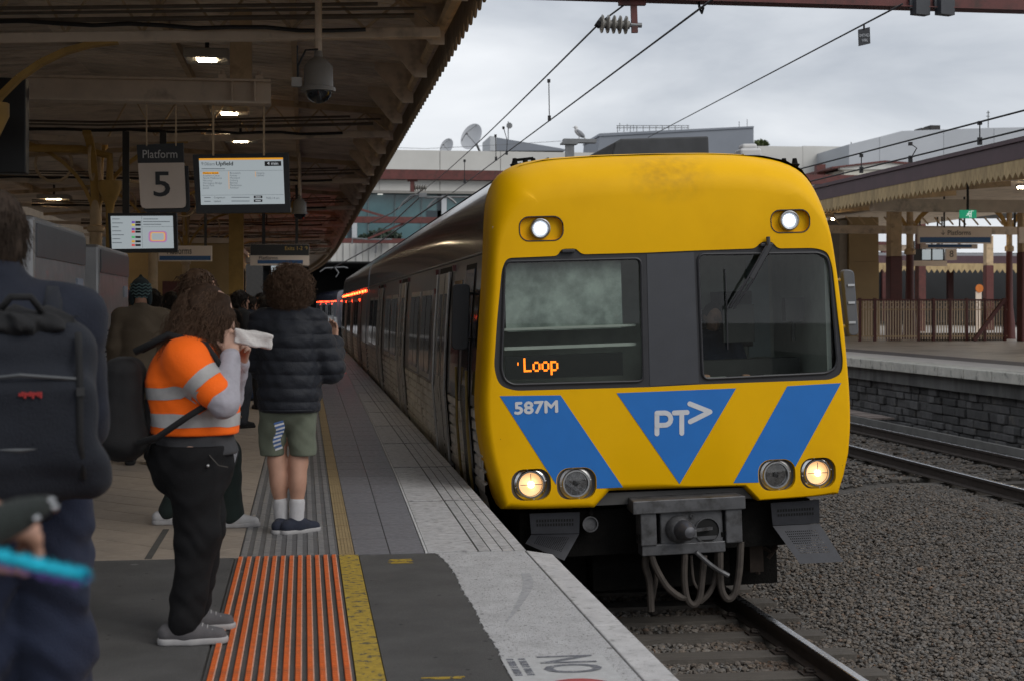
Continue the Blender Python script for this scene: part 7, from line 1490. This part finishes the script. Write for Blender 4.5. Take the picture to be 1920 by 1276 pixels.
b = MB(); b.M = MM; b.tube([(.0, -.34, 1.535), (.03, -.36, 1.575), (.08, -.36, 1.575), (.11, -.34, 1.535)], .010, 6).build('haul_loop', blk_fab, bk2, smooth='all')
for xx in (-.09, .20): b = MB(); b.M = MM; b.box((xx, -.447, 1.33), (.020, .010, .022)).build('buckle', black_case, bk2)
b = MB(); b.M = MM; b.tube([(-.07, -.425, 1.36), (-.075, -.44, 1.28), (-.07, -.435, 1.2)] , .004, 5).build('pocket_seam', blk_fab, bk2); b = MB(); b.M = MM; b.tube([(-.07, -.425, 1.362), (.05, -.438, 1.375), (.19, -.425, 1.362)], .005, 5).build('pocket_zip', MATS['zip_grey'], bk2)
bk2.location.z -= .05
# ---------------- others standing along the platform
def bystander(label, px, depth, H, heading, top_c, leg_c, hair_c=None, hat=None, over=None, w=1.0, coat=0.0, shoe_c=None, h=.014, sk=skin):
    d = ray(px, 600); loc = Vector((d[0] * depth, d[1] * depth, 0)); M = place(loc, heading); r = person_root(label, loc); J = joints(H, over)
    f = Field((-.5, -.45, -.02), (.5, .6, 2.0), .010); head(f, J); torso(f, J, -.01, .95 * w); arm(f, J, 'R', -.004); arm(f, J, 'L', -.004); leg(f, J, 'R', -.004); leg(f, J, 'L', -.004); hand(f, J['wrR'], (0, .5, -.8), (-1, 0, 0), .5, 1); hand(f, J['wrL'], (0, .5, -.8), (1, 0, 0), .5, -1); f.build('body', sk, r, M)
    f = Field((-.55, -.45, .3), (.55, .6, 1.8), h * .8); torso(f, J, .03, 1.03 * w, 1.12); f.cone(J['pel'] - (0, 0, .05 + coat), J['wai'], .185 * w + coat * .1, .17 * w, .05, flat=((0, 1, 0), 1.15)); arm(f, J, 'R', .024, (.062, .055, .042), .94); arm(f, J, 'L', .024, (.062, .055, .042), .94); f.cone(J['nek'] - (0, 0, .05), J['nek'] + (0, 0, .02), .085, .075, .03); f.warp(wr(.006, 1, px * .1)); f.build('jacket', top_c, r, M)
    f = Field((-.5, -.6, 0), (.5, .7, 1.1), h * .8); f.cone(J['pel'], J['pel'] - (0, 0, .1), .165 * w, .17 * w, .05, flat=((0, 1, 0), 1.15)); leg(f, J, 'R', .024, (.095, .066, .05), .05, False); leg(f, J, 'L', .024, (.095, .066, .05), .05, False); f.warp(wr(.006, 1, px * .2)); f.build('trousers', leg_c, r, M)
    for s in 'RL': shoe(s, J['an' + s], (0, 1, 0), .28, r, M, shoe_c or blk_fab, sh_sole if shoe_c else blk_fab)
    if hair_c: f = Field((-.3, -.3, 1.2), (.3, .3, 2.0), .009); c = J['hed']; f.ell(c + (0, -.014, .02), (.088, .107, .104), .03); f.ell(c + (0, -.06, -.06), (.08, .05, .08), .04); f.ell(c + (0, .12, -.05), (.065, .06, .085), .02, cut=True); f.warp(wr(.008, 2, 1)); ho = f.build('hair', hair_c, r, M); strands('hair_strands', M, c + (0, -.014, .02), (.088, .107, .104), 260, hair_c, ho, (.05, .10), .008, 2, .4, .6, .0045, lambda u: not (u[1] > .45 and u[2] < .4), 5, 8)
    return r, J, M
dk = cloth('charcoal_coat', (.016, .016, .018)); dk2 = cloth('dark_blue_coat', (.016, .022, .04)); olv = cloth('olive_brown_coat', (.11, .085, .06), .9, .15, 6); crm = cloth('cream_jumper', (.30, .26, .22), .9); dgreen = cloth('dark_green_trousers', (.014, .022, .020)); jean = cloth('blue_jeans', (.03, .045, .085))
r, J, M = bystander('person in an olive brown coat and knitted earflap beanie', 264, 14.3, 1.74, R(5), olv, dk, None, over=None, w=1.05, coat=.1)
bean = thing('beanie', 'teal and dark patterned knitted beanie with earflaps', 'hat', tuple(M @ Vector(J['hed']))); kn1 = cloth('beanie_dark', (.02, .03, .034), .95); kn2 = cloth('beanie_teal', (.10, .16, .16), .95)
f = Field((-.2, -.2, 1.4), (.2, .2, 1.95), .008); f.ell(J['hed'] + (0, -.005, .045), (.098, .115, .115), .03); f.ell(J['hed'] + (.08, -.01, -.04), (.028, .05, .07), .03); f.ell(J['hed'] + (-.08, -.01, -.04), (.028, .05, .07), .03); f.cone(J['hed'] + (0, -.005, .14), J['hed'] + (0, -.005, .175), .03, .015, .02); f.ell(J['hed'] + (0, .12, -.05), (.07, .07, .09), .02, cut=True); f.build('knit', kn1, bean, M)
for i, z_ in enumerate((-.03, .0, .03, .06, .09)):
    b = MB(); b.M = M; rr = math.sqrt(max(.02, 1 - ((z_ - .045) / .115) ** 2)); c = J['hed']; b.tube([(c[0] + .101 * rr * math.cos(t), c[1] - .005 + .118 * rr * math.sin(t), c[2] + z_ + .008 * math.sin(10 * t)) for t in np.linspace(2.6, 6.8, 30)], .006, 5).build('knit_stripe', kn2, bean)
r, J, M = bystander('person in a navy cap and cream jumper beside the earflap beanie', 229, 17.2, 1.70, R(-35), crm, dk, dark_hair)
cp_ = thing('cap', 'navy baseball cap on the person in cream', 'hat', tuple(M @ Vector(J['hed']))); f = Field((-.2, -.2, 1.4), (.2, .3, 1.95), .008); f.ell(J['hed'] + (0, -.005, .04), (.095, .112, .095), .02); f.box(J['hed'] + (0, 0, -.06), (.3, .3, .075), .01, .01, cut=True); f.build('crown', cloth('navy_cap', (.014, .016, .05)), cp_, M); f = Field((-.2, -.2, 1.4), (.2, .35, 1.95), .007); f.ell(J['hed'] + (0, .12, .025), (.08, .09, .012), .01); f.build('peak', MATS['navy_cap'], cp_, M)
tt = thing('tote_bag', 'cream canvas bag hanging from the shoulder of the person in the cap', 'bag', tuple(M @ Vector((-.2, -.05, 1.0)))); f = Field((-.5, -.3, .7), (.1, .3, 1.3), .01); f.box((-.24, -.06, 1.0), (.06, .15, .17), .03, .02); f.warp(wr(.008, 1, 2)); f.build('bag_body', crm, tt, M); b = MB(); b.M = M; b.tube([(-.24, -.12, 1.15), (-.20, -.05, 1.47), (-.24, .06, 1.15)], .012, 5).build('strap', blk_fab, tt)
r, J, M = bystander('person walking, mostly hidden behind the orange shirt, white sneaker showing', 371, 10.25, 1.76, R(-90), dk, dgreen, brown_hair, over=dict(anR=(.10, .24, .09), knR=(.10, .20, .50), anL=(-.10, -.20, .10), knL=(-.10, -.02, .48), wrR=(.16, .21, .84), elR=(.22, .04, 1.10)), shoe_c=cloth('white_sneaker', (.42, .41, .41), .8, .1, 20, .2, 200))
ph = thing('phone', 'dark phone with pale screen held low in front of the black jeans', 'phone', tuple(PY(440, 855, 10.2))); quadpanel('case', [(436, 838), (449, 843), (442, 870), (431, 866)], 9.95, black_case, ph, .012); quadpanel('screen', [(437, 841), (446.5, 844.5), (440.5, 866), (433, 863)], 9.95, mat('phone_print', (.25, .25, .27), .4, var=.8, vscale=200), ph, .002, -.004)
chk = mat('checked_trousers', (.03, .034, .045), .85, var=.9, vscale=70, stretch=(1, 1, 3))
r, J, M = bystander('person in a black jacket with white stripe and patterned trousers beyond the puffer jacket', 449, 18.6, 1.70, R(-60), dk, chk, dark_hair)
b = MB(); b.M = M; b.tube([(.22, .10, 1.36), (.245, .09, 1.25), (.25, .06, 1.14)], .014, 5).build('sleeve_stripe', twhite, r)
for lab, px, dep, H, hd, tc_, lc_, hc in (('dark-haired person right behind the orange shirt wearer, farther off', 322, 20, 1.70, 20, dk, dk, dark_hair), ('person in charcoal waiting near the second kiosk', 296, 23, 1.68, -30, dk, dk, dark_hair), ('person in dark blue coat among the crowd left of the curly hair', 470, 24, 1.66, -80, dk2, jean, dark_hair), ('person in charcoal coat close to the curly hair, far off', 489, 27, 1.75, 160, dk, dk, dark_hair),
                                          ('person with brown hair farthest along the platform', 503, 33, 1.70, 0, dk2, dk, brown_hair), ('tall person in charcoal by the far maroon base', 350, 30, 1.85, 170, dk, dk, dark_hair), ('person in blue jeans beyond the patterned trousers', 459, 31, 1.78, 90, dk2, jean, brown_hair), ('person in olive coat just past the earflap beanie, darker hair', 285, 18.5, 1.72, 30, olv, dk, dark_hair), ('shorter person in charcoal between the kiosk and the crowd', 309, 26, 1.62, -20, dk, jean, brown_hair), ('person in cream jumper small in the far crowd', 478, 29, 1.68, 200, crm, dk, brown_hair), ('person in dark blue coat under the far exits sign', 495, 22, 1.64, 30, dk2, dk, dark_hair), ('person in charcoal coat under the hidden Platforms sign', 336, 34, 1.74, 90, dk, dk2, dark_hair)):
    bystander(lab, px, dep, H, R(hd), tc_, lc_, hc, h=.02)

# ---------------- someone just outside the frame: hand, folded umbrella, fluffy cord
ol = Vector((-.88, 1.55, 0)); OM = place(ol, R(-40)); op_ = person_root('person outside the left picture edge, only a blurred hand in view', ol)
hw = PY(-22, 1004, 1.72); J = joints(1.7); hl = OM.inverted() @ hw; J['wrR'] = np.array(hl) - np.array((.03, .06, .0)); J['elR'] = np.array((.26, .0, 1.08))
f = Field((-.6, -.5, -.02), (.7, .7, 1.9), .008); head(f, J); torso(f, J, 0); arm(f, J, 'R', 0); arm(f, J, 'L', 0); leg(f, J, 'R', 0); leg(f, J, 'L', 0); hand(f, J['wrR'], (.25, .8, .15), (-.3, 0, -.8), .8, 1); hand(f, J['wrL'], (0, .3, -1), (1, 0, 0), .5, -1); f.build('body', skin, op_, OM)
f = Field((-.6, -.5, .6), (.7, .7, 1.7), .012); torso(f, J, .03, 1.05); arm(f, J, 'R', .02, to=.8); arm(f, J, 'L', .02); f.warp(wr(.006, 1, 2)); f.build('jacket', dk, op_, OM); f = Field((-.5, -.5, 0), (.5, .5, 1.1), .012); f.cone(J['pel'], J['pel'] - (0, 0, .1), .165, .17, .05); leg(f, J, 'R', .03); leg(f, J, 'L', .03); f.build('trousers', dk, op_, OM)
for s in 'RL': shoe(s, J['an' + s], (0, 1, 0), .28, op_, OM, blk_fab, blk_fab)
um = thing('umbrella', 'folded dark umbrella with metal tips at the left picture edge', 'umbrella', tuple(PY(0, 985, 1.6))); a, c_ = PY(-40, 998, 1.62), PY(98, 938, 1.72)
MB().tube([tuple(a.lerp(c_, t)) for t in (0, .3, .6, .85, .97)], [.022, .021, .018, .012, .006], 10).build('folded_canopy', cloth('umbrella_green_black', (.010, .014, .012), .7), um, smooth=True)
for t0, off in ((.6, (.0, 0, -.012)), (.75, (0, .01, .006))): q = a.lerp(c_, t0) + Vector(off); MB().cyl(tuple(q), tuple(q + (c_ - a) * .16), .003, 6).build('rib', dark_steel, um)
for px, py in ((97, 938), (69, 971), (103, 950)): q = PY(px, py, 1.66); f = MB().lathe(tuple(q), (1, 0, .4), [(-.004, .001), (-.002, .004), (.002, .004), (.004, .001)], 8).build('metal_tip', chrome, um, smooth=True)
fl = thing('fluffy_cord', 'bright turquoise fluffy cord with purple fringe, blurred in front', 'cord', tuple(PY(80, 1060, 1.5))); pts = [PY(px, py, 1.5 + .002 * i) for i, (px, py) in enumerate(((-70, 1030), (0, 1043), (60, 1056), (110, 1068), (155, 1078)))]
tq = mat('turquoise_fluff', (.01, .42, .56), .9, var=.25, vscale=60); pu = mat('purple_fluff', (.15, .09, .35), .9, var=.3, vscale=60)
MB().tube([tuple(p) for p in pts], .006, 8).build('cord_core', tq, fl, smooth=True)
for nm, m_, n, dz, L, sd in (('fluff', tq, 1500, .001, .010, 1), ('fringe', pu, 700, -.004, .010, 2)):
    g = np.random.default_rng(sd); t = g.random(n) * (len(pts) - 1); i = np.minimum(t.astype(int), len(pts) - 2); A = np.array([tuple(p) for p in pts]); P = A[i] + (A[i + 1] - A[i]) * (t - i)[:, None] + (0, 0, dz); u = g.normal(size=(n, 3)); u /= np.linalg.norm(u, axis=1)[:, None]
    if nm == 'fringe': u[:, 2] = -np.abs(u[:, 2])
    tip = np.arange(n) < n // 8; P[tip] = A[-1]; u[tip, 0] = np.abs(u[tip, 0])
    s_ = np.cross(u, g.normal(size=(n, 3))); s_ /= np.linalg.norm(s_, axis=1)[:, None]; V = np.stack([P - s_ * .0012, P + s_ * .0012, P + u * L * g.uniform(.7, 1.2, (n, 1))], 1).reshape(-1, 3); np_mesh(nm, V, np.arange(3 * n).reshape(-1, 3), m_, fl, smooth=False)

# ---------------- the driver, behind the right-hand pane
dv = TM @ Vector((tf(1385, 600)[0], .95, 0)); DM = place(Vector((dv.x, dv.y, 0)), math.pi); dr_ = person_root('train driver in dark uniform seated behind the right windscreen pane', (dv.x, dv.y, .3)); hz = (TM @ Vector((0, 0, tf(1385, 590)[1]))).z
J = joints(1.75); dz = hz - J['hed'][2]
for k_ in J: J[k_] = J[k_] + (0, 0, dz)
for s, sg_ in (('L', -1), ('R', 1)): J['kn' + s] = np.array((sg_ * .12, .42, J['hi' + s][2])); J['an' + s] = np.array((sg_ * .12, .40, J['hi' + s][2] - .42)); J['el' + s] = np.array((sg_ * .25, .12, J['wai'][2] + .02)); J['wr' + s] = np.array((sg_ * .18, .34, J['wai'][2] + .02))
f = Field((-.5, -.4, -.3), (.5, .8, hz + .3), .010); head(f, J); torso(f, J, -.01); arm(f, J, 'R', 0); arm(f, J, 'L', 0); leg(f, J, 'R', 0); leg(f, J, 'L', 0); hand(f, J['wrR'], (0, 1, 0), (0, 0, -1), .5, 1); hand(f, J['wrL'], (0, 1, 0), (0, 0, -1), .5, -1); f.build('body', skin, dr_, DM)
f = Field((-.5, -.4, -.3), (.5, .8, hz + .2), .012); torso(f, J, .025, 1.05); arm(f, J, 'R', .02); arm(f, J, 'L', .02); f.build('jacket', dk2, dr_, DM); f = Field((-.5, -.4, -.4), (.5, .8, hz), .012); leg(f, J, 'R', .02); leg(f, J, 'L', .02); f.build('trousers', dk, dr_, DM)
f = Field((-.3, -.3, hz - .3), (.3, .3, hz + .3), .010); f.ell(J['hed'] + (0, -.02, .025), (.084, .10, .10), .03); f.ell(J['hed'] + (0, .12, -.04), (.08, .07, .09), .02, cut=True); f.build('hair', dark_hair, dr_, DM)
